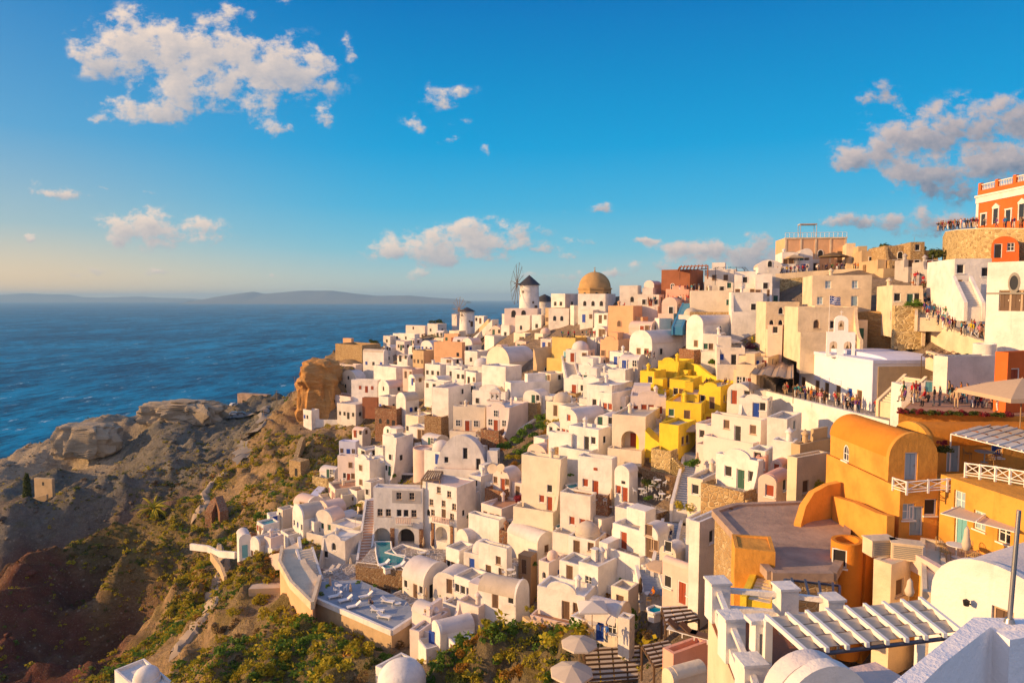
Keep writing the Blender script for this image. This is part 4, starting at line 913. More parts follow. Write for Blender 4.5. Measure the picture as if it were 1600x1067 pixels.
h('white gable house with dark glass doors at the lower terrace', 640,662,704,940,54, kind='vb', a=40, ops='Bd30k Bw80k', LA=4.6)
h('cream house with two windows beside the lower steps', 697,718,742,903,44, a=40, ops='Aw50n Bw60n', roof='FL')
h('low round topped white house above the plants', 658,682,704,985,30, a=38, kind='vb', ops='', LA=4.5)
h('lilac white barrel roofed house above the green slope', 675,688,742,1016,40, kind='va', a=62, ops='')
h('slim white house left of the lilac barrel roof', 660,674,690,1000,36, a=40, ops='')
h('white angular wall house below the courtyard', 714,748,778,974,26, a=34, ops='', roof='FL')
h('little domed chapel house with blue window', 842,858,884,918,40, kind='dome', roof='P', a=40, ops='Aa50k Bw60b', sc=.7)
h('big white house with slanted roof and chimney in the lower town', 904,934,988,950,66, a=42, ops='Aw50w.45', chim=1, wob=.06)
h('white wing with window and patio below the big slanted roof', 955,982,998,965,44, a=40, ops='Aw50n.3')
h('white patio house with tan floor and parasol', 892,924,962,1012,40, a=40, roof='FL', ops='Aw60k', para=1.0)
h('rounded tan barrel house above the sun beds', 1048,1086,1097,952,66, kind='vb', a=50, ops='', LA=3.6, col='P', D=60)
h('white slab house between patio and pergola', 966,984,990,1010,44, a=35, ops='', D=58)
h('white pointed roof house beside the striped stairs', 1030,1056,1072,880,26, kind='va', a=40, ops='Aw50k')
h('pink terrace house with two sun beds', 1042,1052,1106,1060,40, col='PK', a=60, ops='', D=44, ex=False, roof='PK')
h('cream vault house at the bottom beside the pergola', 1040,1052,1104,1090,40, kind='va', col='C', a=66, ops='', D=36)
h('grey roofed white house above the road path', 905,930,950,1000,24, a=40, ops='')
# ------------------------------------------------------------------ landmarks
def windmill(label, px, py, D, r, H, cone, hubpx, hubpy, rad, az, wood='wood', arcade=False):
    root = empty('windmill', P(px, py, D)); tag(root, label, 'windmill')
    bm = NB(); lathe(bm, [(r, -3), (r, 0), (r * .93, H * .7), (r * .9, H), (0, H + .02)], 28); wl = fin('tower', bm, 'W', root)
    bm = NB(); lathe(bm, [(r * .9, H + .0), (r * 1.1, H + .05), (r * .55, H + cone * .52), (0, H + cone)], 28); fin('thatched_cap', bm, 'slate', root)
    hub = P(hubpx, hubpy, D) - root.location; ax = Vector((math.sin(R(az)), math.cos(R(az)), .08)).normalized()
    hub = Vector((0, 0, hub.z)) + ax * (r * 1.25)
    bm = NB(); rod(bm, hub - ax * (r * 1.2), hub + ax * .9, .16, .12, 8); sh = fin('wind_shaft', bm, wood, root)
    u = ax.orthogonal().normalized(); v = ax.cross(u); tips = []
    for k in range(12):
        d = u * math.cos(k * math.pi / 6 + .1) + v * math.sin(k * math.pi / 6 + .1); tip = hub + d * rad; tips.append(tip)
        bm = NB(); rod(bm, hub, tip, .10, .06, 5); fin('sail_pole', bm, wood, sh)
    bm = NB()
    for k in range(12): rod(bm, tips[k], tips[(k + 1) % 12], .018, .018, 4); rod(bm, hub + ax * 2.2, tips[k], .015, .015, 4)
    fin('rope_ring', bm, wood, sh)
    for zz, aa in ((H * .75, -2.3), (H * .35, -1.2)):
        bm = NB(); box(bm, (-.3, -.08, -.35), (.3, .08, .35)); rr = r * .935 + .03
        fin('window', bm, 'n', root, loc=(rr * math.cos(aa), rr * math.sin(aa), zz), rz=aa + math.pi / 2)
    bm = NB(); box(bm, (-.5, -.1, 0), (.5, .1, 2)); fin('door', bm, 'n', root, loc=((r + .02) * math.cos(-.9), (r + .02) * math.sin(-.9), 0), rz=-.9 + math.pi / 2)
    return root
windmill('white windmill with a black conical cap and bare twelve pole sail wheel', 827, 487, 215, 3.25, 8.3, 3.2, 808, 445, 6.6, -106)
windmill('squat white windmill with brown spoked sail wheel out on the cape', 730, 510, 255, 2.95, 5.6, 1.6, 716, 485, 4.7, -128, 'woodl')
h('white arcade base with two arches under the tall windmill', 788, 840, 846, 501, 19, a=14, ops='AA35w AA62w' if False else 'Aa28k Aa58k', sc=1.6)
o = empty('mill_ruin', P(851, 476, 222)); tag(o, 'dark conical roof of a second mill behind the tall windmill', 'windmill')
bm = NB(); lathe(bm, [(2.6, -4), (2.6, 1.0), (0, 1.0)], 18); fin('tower', bm, 'W', o); bm = NB(); lathe(bm, [(2.9, 1.0), (1.8, 2.6), (0, 3.4)], 18); fin('thatched_cap', bm, 'slate', o)

def dome_church():
    root = empty('church_dome', P(929, 473, 190)); tag(root, 'brown church dome on an eight sided drum against the sky', 'church')
    bm = NB(); lathe(bm, [(4.7, -5), (4.7, 3.6), (4.95, 3.65), (4.95, 4.05), (0, 4.06)], 8, a0=R(22.5), a1=R(382.5)); fin('drum', bm, 'DOMET', root)
    bm = NB(); lathe(bm, [(4.45 * math.cos(q), 4.05 + 4.5 * math.sin(q)) for q in [k * math.pi / 2 / 12 for k in range(12)]] + [(0, 8.56)], 32); d = fin('dome', bm, 'DOMET', root)
    bm = NB(); rod(bm, (0, 0, 8.5), (0, 0, 9.2), .25, .12, 8); rod(bm, (0, 0, 9.2), (0, 0, 9.9), .06, .06, 5); rod(bm, (-.3, 0, 9.6), (.3, 0, 9.6), .06, .06, 5); fin('finial', bm, 'DOMET', d)
    for k in range(8):
        q = R(45 * k); rr = 4.7 * math.cos(R(22.5)); bm = NB(); prism(bm, [(p[0] - .45, p[1]) for p in arch(.9, 1.5, .45, 8)], -.05, .05, 'y'); fin('arched_window', bm, 'pane', root, loc=(rr * math.cos(q), rr * math.sin(q), .9), rz=q + math.pi / 2)
dome_church()

def belfry(label, px, py, D, w, hh, a, tiers, col='W', trim=None):
    """a thin bell gable with arched openings; tiers = list of (half width, z0, arches, arch width, arch height)"""
    root = empty('bell_gable', P(px, py, D), R(-(90 - a)) + R(0)); tag(root, label, 'belfry')
    out = []; zt = hh
    for (hw, z0, z1, n, aw, ah) in tiers: out += [(hw, z0), (hw, z1)]
    top = tiers[-1]; cap = [(top[0] * math.cos(k * math.pi / 8), top[2] + top[0] * .85 * math.sin(k * math.pi / 8)) for k in range(1, 8)]
    pts = [(x, z) for x, z in out] + cap + [(-x, z) for x, z in reversed(out)]
    bm = NB(); prism(bm, pts, -.45, .45, 'y'); wl = fin('walls', bm, col, root, bevel=.05)
    for (hw, z0, z1, n, aw, ah) in tiers:
        for k in range(n):
            cx = (k - (n - 1) / 2) * (2 * hw / n); bm = NB(); prism(bm, [(p[0] + cx - aw / 2, p[1] + z0 + .25) for p in arch(aw, ah - aw / 2, aw / 2, 10)], -2, 2, 'y'); cut(wl, bm)
            zb = z0 + .25 + ah * .72; bm = NB(); lathe(bm, [(0, zb), (.10, zb - .03), (.16, zb - .28), (.25, zb - .46), (0, zb - .44)], 12, (cx, 0)); rod(bm, (cx, 0, zb - .02), (cx, 0, z0 + .25 + ah - .02), .02); fin('bell', bm, 'bell', root)
        if trim:
            bm = NB(); box(bm, (-hw - .12, -.55, z1 - .16), (hw + .12, .55, z1)); fin('cornice', bm, trim, root)
    bm = NB(); zz = top[2] + top[0] * .85; rod(bm, (0, 0, zz - .05), (0, 0, zz + .7), .05); rod(bm, (-.22, 0, zz + .45), (.22, 0, zz + .45), .05); fin('cross', bm, 'W', root)
    return root
belfry('white bell gable with reddish cornices on the chapel roof', 774, 641, 137, 3, 4, 75, [(1.55, -.8, 2.1, 2, .75, 1.5), (1.0, 2.1, 3.6, 2, .55, 1.05)], 'W', 'P')
belfry('tall white bell gable with three arches behind the blue trimmed church', 1313, 544, 92.6, 3, 4, 70, [(1.75, -1.2, 2.2, 2, 1.0, 1.9), (.85, 2.2, 3.7, 1, .8, 1.3)], 'WN')
bm = NB()

# the blue trimmed church facing the sea
def church():
    r = house('white church with blue trim and blue doors facing the sea', 1250, 1362, 1364, 646, 78, 'slab', 'WN', 86, 'Ad06n Ad28n Ad42n Ad58n Ad73b Ad85n Aw06n.55', D=84.6, dep=9.5, ex=False, LA=18.4, name='church', cat='church', sc=1.25, sk=3)
    LA, LB, H = r['_dims']
    bm = NB(); box(bm, (-.07, -.07, H), (LB + .05, LA + .05, H + .42)); box(bm, (-.05, LA - .35, -1), (.02, LA + .03, H)); box(bm, (-.05, -.03, -1), (.02, .32, H)); fin('blue_cornice', bm, 'BL', r, bevel=.03)
    bm = NB(); pr = [(LA / 2 + (LA / 2 - .6) * math.cos(math.pi * k / 16), H + .40 + .55 * math.sin(math.pi * k / 16)) for k in range(17)]; prism(bm, pr, 2.2, LB - .3, 'x'); fin('roof', bm, 'BL', r)
    for u in (.28, .42, .58):
        bm = NB(); y = LA * (1 - u); box(bm, (-.06, y - .78, 2.56), (.02, y + .78, 3.3)); fin('blue_lintel', bm, 'BL', r)
    bm = NB(); box(bm, (.6, -.10, -3), (LB + 4, -.02, H - .35)); fin('side_wall', bm, 'T', r)  # tan sheet puts the brown shade of the church's right face into colour
church()
platform('stone paved terrace of the blue trimmed church', [(1196, 614), (1240, 623), (1300, 637), (1386, 657), (1420, 640), (1300, 600), (1225, 590)], z=-13.95, thick=4, col='W', floor='PAVE')
wall('long white parapet wall below the church crowd', [(1190, 608, 99), (1240, 621, 91), (1290, 633, 85), (1340, 645, 80), (1392, 657, 76)], 62, .6, 'W', 'parapet_wall')
wall('white curved wall wing at the left end of the church terrace', [(1150, 628, 104), (1172, 622, 101), (1200, 612, 98), (1215, 618, 95)], 50, .5, 'W', 'parapet_wall')
wall('rough tan rock face below the cream mansion', [(1334, 489, 106), (1365, 486, 102), (1400, 489, 99), (1446, 487, 95)], 66, 2.2, 'ROCK', 'rock_wall')
wall('tall yellow retaining wall under the crowded stairway', [(1441, 486, 95), (1462, 492, 91), (1490, 512, 85), (1520, 526, 80), (1565, 541, 75)], 72, .7, 'C', 'retaining_wall')
wall('white wall with shadowed base between church roof and yellow wall', [(1450, 548, 82), (1490, 560, 76), (1530, 556, 72)], 30, .5, 'C', 'retaining_wall')
wall('curved stone rubble wall under the red neoclassical house', [(1481, 372, 128), (1486, 363, 121), (1505, 360, 113), (1545, 358, 106), (1625, 359, 100)], 52, 1.6, 'SL', 'stone_wall', cap='C')
wall('tan rubble stone wall under the ridge crowd', [(1219, 437, 140), (1245, 434, 139), (1275, 432, 138), (1300, 430, 137)], 40, 1.5, 'SL', 'stone_wall')
wall('cream parapet along the ridge promenade', [(1212, 428, 143), (1260, 424, 141), (1330, 420, 139), (1400, 420, 134), (1440, 428, 124)], 12, .5, 'C', 'parapet_wall')
wall('yellow sloping top wall of the yellow quarter', [(1074, 566, 122), (1092, 570, 119), (1112, 586, 115), (1135, 594, 112), (1152, 612, 108)], 58, .6, 'Y', 'sloping_wall')
wall('rough stone terrace wall beside the yellow wedge house', [(968, 702, 103), (1000, 715, 99), (1030, 712, 97), (1070, 706, 97)], 36, 1.2, 'S', 'stone_wall')
wall('lower stone wall with plants above the restaurant', [(985, 722, 99), (1020, 735, 94), (1052, 745, 90)], 34, 1.2, 'S', 'stone_wall')
wall('orange brown rubble mound wall with shrubs', [(878, 858, 95), (900, 838, 93), (925, 830, 91), (945, 838, 89), (962, 860, 87)], 36, 2.0, 'SR', 'stone_wall')
wall('stone terrace wall in front of the restaurant tables', [(968, 776, 92), (990, 788, 89), (1022, 798, 87)], 16, .6, 'S', 'stone_wall')
wall('curved stone garden wall below the restaurant', [(985, 800, 89), (1010, 812, 86), (1040, 818, 83), (1078, 830, 79)], 18, .6, 'S', 'stone_wall')
wall('black lava stone wall above the hotel', [(626, 730, 150), (650, 727, 148), (676, 724, 147)], 14, .8, 'SD', 'lava_wall', cap='W')
wall('second black lava stone wall above the hotel', [(628, 741, 146), (660, 741, 144)], 12, .8, 'SD', 'lava_wall', cap='W')
wall('brown stone wall with white top left of the hotel stairs', [(530, 812, 132), (572, 814, 129)], 16, .8, 'SR', 'lava_wall', cap='W')
wall('white balustraded wall left of the hotel stairs', [(529, 803, 133), (572, 804, 130)], 8, .3, 'W', 'balustrade')
wall('tall sunlit white wall beside the lower left steps', [(467, 838, 115), (471, 870, 110), (480, 895, 106), (493, 908, 103)], 40, .5, 'W', 'garden_wall')
wall('low white terrace wall with umbrella at the town edge', [(298, 849, 140), (325, 852, 137), (340, 860, 134), (368, 862, 129)], 10, .5, 'W', 'garden_wall')
wall('white block wall on the bushy slope', [(264, 1016, 112), (290, 1012, 110), (328, 991, 109)], 9, 1.4, 'W', 'garden_wall')
wall('tan stone wall along the hillside path', [(330, 862, 136), (345, 882, 129), (352, 900, 124)], 14, .5, 'T', 'stone_wall')
wall('pale stone kerb wall along the lower hillside path', [(330, 935, 120), (318, 965, 114), (290, 1000, 111), (262, 1030, 108)], 4, .5, 'T', 'stone_wall')
wall('pink plastered wall above the bare garden plot', [(404, 872, 117), (425, 866, 113), (442, 862, 110)], 26, .5, 'P', 'garden_wall')
platform('bare earth garden plot held by a tan wall', [(388, 920), (410, 890), (438, 885), (440, 918)], D=108, thick=3, col='T', floor='FL', name='garden_plot', cat='garden')
platform('cream terrace above the tall orange retaining wall', [(437, 882), (441, 858), (466, 846), (480, 880), (500, 905), (488, 948), (455, 915)], D=105, thick=7, col='PE', floor='C', rim=.45, rimcol='C', skip=(1, 2, 3), rimh=.7)
platform('blue grey sunbathing deck on a tan retaining wall', [(487, 934), (500, 908), (560, 905), (636, 938), (652, 962), (612, 988)], D=95, thick=6, col='T', floor='FLB', rim=.4, skip=(1, 2, 3), rimh=.35)
platform('blue grey lower patio between deck and niche house', [(498, 904), (520, 880), (566, 880), (566, 915), (520, 920)], D=103, thick=3, col='W', floor='PAVE')
platform('stone paved restaurant terrace', [(970, 788), (985, 768), (1040, 752), (1050, 796), (1015, 806)], D=91, thick=3.5, col='S', floor='PAVE', name='restaurant_terrace')
platform('brown terrace with cafe tables left of the red door house', [(912, 800), (925, 778), (960, 775), (975, 800), (940, 812)], D=93, thick=3, col='W', floor='FL')
platform('white terrace above the restaurant steps', [(1070, 745), (1090, 722), (1130, 730), (1128, 760)], D=90, thick=3, col='W', floor='FL')
platform('grey cafe terrace below the terracotta roofed house', [(1060, 706), (1080, 690), (1122, 700), (1118, 722)], D=96, thick=3, col='W', floor='FLB')
wall('high tan garden wall right of the lilac barrel roof', [(820, 962, 80), (850, 985, 75), (875, 1010, 70)], 14, .6, 'T', 'garden_wall')
wall('concrete ramp wall beside the green slope', [(836, 968, 79), (868, 1000, 72), (900, 1040, 64)], 12, 2.2, 'GL', 'ramp')
wall('white diagonal stair wall on the left town edge', [(476, 792, 150), (492, 772, 158), (514, 748, 168)], 10, 2.0, 'BL', 'ramp')
wall('white diagonal wall below the windmill', [(742, 527, 225), (755, 516, 226), (774, 499, 222)], 12, 3.0, 'W2', 'ramp')
wall('tan slanting wall left of the diagonal ramp', [(728, 535, 232), (750, 512, 232), (765, 498, 226)], 8, .8, 'T', 'garden_wall')
wall('white curving wall below the green hillside', [(745, 678, 140), (775, 683, 136), (800, 676, 135), (836, 654, 140)], 12, .6, 'W', 'garden_wall')
wall('white garden wall beside the blue gate', [(838, 640, 147), (858, 628, 148), (884, 618, 150)], 16, .6, 'W', 'garden_wall')
wall('long white cape wall above the golden bush', [(492, 655, 214), (530, 656, 212), (564, 652, 212)], 18, .7, 'W', 'garden_wall')
wall('pinkish stepped white wall left of the round tower', [(600, 678, 178), (622, 668, 178), (652, 664, 176)], 24, .6, 'W2', 'garden_wall')
wall('white terrace wall right of the arched gable house', [(705, 728, 138), (735, 734, 134), (768, 722, 136)], 16, .5, 'W', 'garden_wall')
wall('white scalloped wall beside the curved white house', [(880, 768, 100), (900, 776, 98), (925, 800, 94), (938, 825, 91)], 40, .5, 'W', 'garden_wall')
wall('sloping white stair wall beside the tall white house', [(908, 694, 108), (895, 712, 107), (876, 735, 106)], 44, .6, 'W', 'garden_wall')
wall('white wall between striped stairs and stone corner', [(1068, 832, 79), (1075, 850, 75), (1082, 880, 71)], 34, .5, 'W', 'garden_wall')
wall('white sloping parapet above the patio', [(958, 865, 80), (985, 885, 76), (1010, 915, 71)], 24, .5, 'W', 'garden_wall')
wall('tan curved wall by the dome chapel', [(850, 952, 80), (880, 945, 78), (904, 925, 77)], 10, .6, 'T', 'garden_wall')

# stairs
stairs('steep white stairway beside the hotel', (581, 782, 126), (569, 876, 108), 1.7, 22, 'TC', 'W', wallh=.3)
stairs('grey stone stairway with white edges in the middle of town', (1083, 708, 97), (1063, 797, 82), 1.7, 26, 'FLB', 'W')
stairs('striped grey and white stairway', (1050, 816, 82), (1036, 888, 71), 1.8, 18, 'FLB', 'W', wallh=.35)
stairs('short striped stairway above the patio with seated person', (1012, 890, 73), (1022, 930, 67), 1.9, 10, 'FLB', 'W', wallh=.4)
stairs('narrow white stairway right of the striped one', (1076, 822, 80), (1070, 862, 74), 1.5, 10, 'C', 'W', wallh=.3)
stairs('bright blue painted stairway on the ridge', (1074, 474, 151), (1058, 512, 140), 1.5, 18, 'lb', 'bluewall', wallh=.15)
stairs('wide crowded stairway up to the ridge', (1462, 428, 112), (1466, 500, 88), 4.5, 22, 'FLB', 'C', wallh=.6)
stairs('shadowed stone path stairs between the white houses', (884, 548, 168), (908, 645, 122), 2.2, 30, 'FL', 'W2', wallh=.5)
stairs('reddish stairway below the tall white house', (822, 786, 104), (858, 850, 95), 1.8, 18, 'TC', 'W', wallh=.3)
stairs('long stairway climbing to the terracotta roofed house', (1192, 668, 93), (1128, 712, 93), 1.7, 18, 'FL', 'W', wallh=.5)
stairs('white steps beside the low left wall', (476, 858, 110), (492, 912, 102), 2.0, 14, 'C', 'W', wallh=.2)
stairs('stone steps beside the brown church wall', (1428, 590, 77), (1388, 632, 76), 2.2, 12, 'FL', 'C', wallh=.3)
stairs('white steps beside the gable with dark glass doors', (706, 912, 98), (708, 948, 92), 1.8, 10, 'TC', 'W', wallh=.2)
stairs('dark steps behind the dark glass gable', (684, 884, 106), (702, 908, 99), 1.8, 10, 'GL', 'W', wallh=.2)
stairs('white outside stairway on the right white house', (1504, 440, 84), (1522, 482, 80), 1.4, 16, 'GL', 'W', wallh=.7)
stairs('sunlit yellow steps below the ochre box', (1205, 892, 43), (1186, 940, 39.5), 1.3, 10, 'C', 'Y', wallh=.2)

wall('long yellow terrace wall sweeping under the yellow houses', [(998, 622, 124), (1030, 640, 116), (1062, 652, 110), (1100, 648, 106), (1150, 630, 106)], 34, 1.0, 'Y', 'terrace_wall')
wall('yellow stepped wall beside the pale awning', [(1064, 640, 112), (1082, 626, 113), (1098, 632, 110)], 26, .6, 'Y', 'garden_wall')
# ------------------------------------------------------------------ hotel
def balustrade(label, pts, hm=.95, col='W', post=None, step=.42, name='balustrade', xs=False):
    """railing along (px,py,D) points of its foot: posts, rails and balusters (or X panels)"""
    W = [P(*p) if len(p) == 3 else P(p[0], p[1], Dm(*p)) for p in pts]; o0 = W[0].copy(); root = empty(name, o0); tag(root, label, 'railing')
    br = NB(); bb = NB(); bp = NB()
    for i_, (a, b) in enumerate(zip(W, W[1:])):
        a, b = a - o0, b - o0; d = b - a; L = d.length; n = max(1, round(L / (1.25 if xs else 1.8))); r = .035 if xs else .06
        rod(br, a + Vector((0, 0, hm)), b + Vector((0, 0, hm)), r * 1.3, n=6); rod(br, a + Vector((0, 0, .12)), b + Vector((0, 0, .12)), r, n=6)
        if xs: rod(br, a + Vector((0, 0, .28)), b + Vector((0, 0, .28)), r * .8, n=6)
        for k in range(0 if i_ == 0 else 1, n + 1):
            p = a + d * (k / n); box(bp, (p.x - r * 1.6, p.y - r * 1.6, p.z - .05), (p.x + r * 1.6, p.y + r * 1.6, p.z + hm + .06))
        if xs:
            for k in range(n):
                p, q = a + d * (k / n), a + d * ((k + 1) / n); rod(bb, p + Vector((0, 0, .28)), q + Vector((0, 0, hm)), .028, n=5); rod(bb, p + Vector((0, 0, hm)), q + Vector((0, 0, .28)), .028, n=5)
        else:
            m = max(2, int(L / step))
            for k in range(1, m):
                p = a + d * (k / m); lathe(bb, [(.05, p.z + .12), (.10, p.z + .3), (.045, p.z + .55), (.07, p.z + hm)], 6, (p.x, p.y))
    fin('rails', br, col, root); fin('posts' if False else 'post_row', bp, post or col, root); fin('lattice' if xs else 'baluster_row', bb, col, root)
    return root
hl = h('tall grey white hotel house with a pool arch and grey band under its roof', 584, 661, 666, 853, 91, a=6, D=114, ops='Aw13s.50 Aw30s.50 Aw52k.50 Aw66k.50 Aw82s.50 Aw52s.80 Aw78s.80 AA17w AA66w', sc=1.08, para=.3, wob=.03, LA=8.4, ex=False)
LA, LB, H = hl['_dims']
bm = NB(); ys = [.3, 1.85 - .52, 1.85 + .52, 4.03 - .52, 4.03 + .52, LA * .62]; z0_, z1_ = H * .80 - .06, H * .80 + 1.32
for a_, b2 in ((0, 1), (2, 3), (4, 5)): box(bm, (-.03, ys[a_], H * .74), (.05, ys[b2], H * .96))
for a_, b2 in ((1, 2), (3, 4)): box(bm, (-.03, ys[a_], H * .74), (.05, ys[b2], z0_)); box(bm, (-.03, ys[a_], z1_), (.05, ys[b2], H * .96))
fin('grey_band', bm, 'GL', hl)
bm = NB(); yy = LA * .34; box(bm, (1.93, yy - 1.35, .05), (2.04, yy + 1.35, 2.6)); fin('dark_doorway', bm, 'DK', hl)  # dark panel at the arch's back, its colour stands in for the shade inside
bm = NB(); yy = LA * .83; box(bm, (.1, yy - 1.35, -.3), (2.0, yy + 1.35, .06)); fin('arch_water', bm, 'pool', hl)
for u in (.38, .97):
    bm = NB(); box(bm, (-.16, LA * (1 - u) - .35, -1), (.05, LA * (1 - u) + .35, 2.9)); fin('stone_pilaster', bm, 'SR', hl)
bm = NB(); box(bm, (-1.0, LA * .2, H * .385), (.05, LA * .52, H * .41)); b_ = fin('balcony', bm, 'W', hl)
bm = NB()
for k in range(9): lathe(bm, [(.07, H * .41), (.1, H * .45), (.06, H * .5)], 6, (-.9, LA * (.22 + .0355 * k)))
rod(bm, (-.9, LA * .2, H * .51), (-.9, LA * .52, H * .51), .08); fin('baluster_row', bm, 'P', b_)
hr = h('tall cream hotel house with four storeys of windows', 661, 714, 744, 852, 92, a=32, D=111, ops='Aw48s.84 Aw78s.80 Aw26s.60 Aw62s.62 Aw92s.60 Aw30s.42 Ad62n.38 Aw86s.42 AA55w Aa16k.4 Bw35k.45', sc=.95, roof='P', para=.25, wob=.03, ex=False)
LA, LB, H = hr['_dims']
bm = NB(); box(bm, (-1.0, LA * .12, H * .345), (.05, LA * .62, H * .37)); b_ = fin('balcony', bm, 'W', hr)
bm = NB()
for k in range(11): lathe(bm, [(.07, H * .37), (.1, H * .41), (.06, H * .46)], 6, (-.9, LA * (.14 + .046 * k)))
rod(bm, (-.9, LA * .12, H * .465), (-.9, LA * .62, H * .465), .08); fin('baluster_row', bm, 'P', b_)
for u in (.30, .86):
    bm = NB(); box(bm, (-.16, LA * (1 - u) - .28, -1), (.05, LA * (1 - u) + .28, 3)); fin('stone_pilaster', bm, 'SR', hr)
def slat_roof(label, pts, z, drop, slats, col, cloth, name='pergola', along=True, posts=True, strips=0, hang=.12, beam=.12):
    """pergola: frame over the corner bearings cut at level z, slats across, optional woven cloth strips"""
    W = [PZ(p[0], p[1], z) for p in pts]; c = W[0].copy(); A_, B_, C_, D_ = [w - c for w in W]; root = empty(name, c - Vector((0, 0, drop))); tag(root, label, 'pergola'); up = Vector((0, 0, drop))
    bm = NB(); e = beam / 2
    for p, q in ((A_, B_), (B_, C_), (C_, D_), (D_, A_)): rod(bm, p + up, q + up, e, n=4)
    fin('frame', bm, col, root)
    for k in range(slats):
        f = (k + .5) / slats; p, q = (A_.lerp(B_, f), D_.lerp(C_, f)) if along else (A_.lerp(D_, f), B_.lerp(C_, f))
        bm = NB(); d = (q - p); s = Vector((-d.y, d.x, 0)).normalized() * e * .8
        vs = [bm.verts.new(p + up + s * a + Vector((0, 0, zz))) for zz in (.02, .02 + beam * 1.0) for a in (-1, 1)] + [bm.verts.new(q + up + s * a + Vector((0, 0, zz))) for zz in (.02, .02 + beam * 1.0) for a in (-1, 1)]
        for f_ in ((0, 1, 3, 2), (4, 6, 7, 5), (0, 4, 5, 1), (2, 3, 7, 6), (0, 2, 6, 4), (1, 5, 7, 3)): bm.faces.new([vs[i] for i in f_])
        fin('beam', bm, col, root)
    if posts:
        for p in (A_, B_, C_, D_):
            bm = NB(); rod(bm, p - Vector((0, 0, .5)), p + up, e * 1.1, n=6); fin('post', bm, col, root)
    if cloth:
        n = strips or 1; m = 12
        for k in range(n):
            f0, f1 = (k + .06) / n, (k + .94) / n; bm = NB(); rows = []
            for j in range(slats * 3 + 1):
                g = j / (slats * 3); dz = -hang * (math.sin(g * slats * math.pi) ** 2)
                a_, b2 = (A_.lerp(B_, g), D_.lerp(C_, g)) if along else (A_.lerp(D_, g), B_.lerp(C_, g))
                rows.append([bm.verts.new(a_.lerp(b2, f0 + (f1 - f0) * q / 2) + up + Vector((0, 0, dz + (beam * .9 if strips > 1 else -.015)))) for q in range(3)])
            for r0, r1 in zip(rows, rows[1:]):
                for q in range(2): bm.faces.new((r0[q], r0[q + 1], r1[q + 1], r1[q]))
            fin('shade_cloth', bm, cloth, root, ang=60)
    return root
slat_roof('slatted roof pergola on top of the cream hotel house', [(658, 750), (687, 750), (692, 737), (668, 736)], P(672, 744, 116).z, 2.2, 8, 'woodl', None, beam=.22)
platform('hotel pool terrace paved with grey stone', [(556, 884), (583, 852), (700, 858), (692, 885), (645, 893)], z=-40.15, thick=3, col='S', floor='PAVE')
def pool(label, pts, z, rim='W'):
    W = [PZ(p[0], p[1], z) for p in pts]; c = sum(W, Vector()) / len(W); root = empty('swimming_pool', c); tag(root, label, 'pool')
    bm = NB(); prism(bm, [((w - c).x, (w - c).y) for w in W], -.8, -.16, 'z'); fin('basin', bm, rim, root); bm = NB(); prism(bm, [((w - c).x * .99, (w - c).y * .99) for w in W], -.155, -.02, 'z'); fin('water', bm, 'pool', root)
    bm = NB(); n = len(W)
    for i in range(n):
        a, b = W[i] - c, W[(i + 1) % n] - c; rod(bm, a, b, .13, n=6)
    fin('rim', bm, rim, root); return root
pool('turquoise swimming pool running out of the hotel arch', [(586, 846), (611, 846), (612, 858), (620, 866), (634, 868), (630, 877), (618, 886), (602, 889), (591, 880), (588, 866)], -39.95)
h('stone faced house with pilasters under the pool terrace', 556, 643, 648, 930, 42, 'slab', 'S', a=10, D=101.5, ops='Ad32n Ad52n Ad68l Ad85l', sc=1.0, sk=2, ex=False)
balustrade('white balustrade along the front of the pool terrace', [(557, 888, 104), (585, 891, 103.2), (612, 894, 102.4), (642, 898, 101.6)], 1.0)
balustrade('pink white balustrade on the lava stone wall', [(531, 813, 131.6), (571, 815, 128.6)], .9)
pool('small turquoise pool beside the green hillside terraces', [(836, 708), (850, 706), (862, 712), (846, 716)], P(845, 712, 117).z)
pool('small pool on the terrace of the curved white house', [(866, 822), (885, 815), (898, 822), (880, 832)], P(880, 824, 96).z)
pool('round green hot tub beside the patio steps', [(1012, 950), (1022, 946), (1034, 949), (1034, 956), (1022, 959), (1013, 956)], P(1022, 952, 60).z)
pool('tiny pool on the pillar top beside the red door house', [(884, 758), (900, 755), (906, 760), (890, 765)], P(895, 760, 98).z)
pool('thin turquoise pool on the stone terrace of the wedge house', [(974, 704), (990, 701), (992, 705), (978, 709)], P(980, 705, 103).z + .3)

# ------------------------------------------------------------------ right ridge: mansion and red house
pm = h('peach orange mansion with white railing on its flat roof', 1226, 1322, 1327, 411, 40, a=8, D=153, col='PE', ops='Aa58k.22 Ad10n Ad90n', sc=1.25, wob=.0, para=.2, roof='T', name='mansion', ex=False)
LA, LB, H = pm['_dims']
for u in (.01, .26, .5, .74, .985):
    bm = NB(); box(bm, (-.10, LA * (1 - u) - .18, 0), (.03, LA * (1 - u) + .18, H)); fin('pilaster', bm, 'C', pm)
bm = NB(); box(bm, (-.16, -.1, H - .3), (.05, LA + .1, H + .05)); fin('cornice', bm, 'C', pm)
bm = NB()
for k in range(15): rod(bm, (.05, LA * k / 14, H), (.05, LA * k / 14, H + 1.1), .05, n=5)
rod(bm, (.05, 0, H + 1.1), (.05, LA, H + 1.1), .06, n=5); rod(bm, (.05, 0, H + .55), (.05, LA, H + .55), .035, n=5); fin('roof_railing', bm, 'W', pm)
bm = NB(); y0, y1 = LA * .46, LA * .74; box(bm, (1, y0, H + 3.0), (3.2, y1, H + 3.25))
for y in (y0 + .1, y1 - .1):
    for x in (1.1, 3.1): rod(bm, (x, y, H - .2), (x, y, H + 3.0), .07, n=5)
fin('roof_canopy', bm, 'GL', pm)

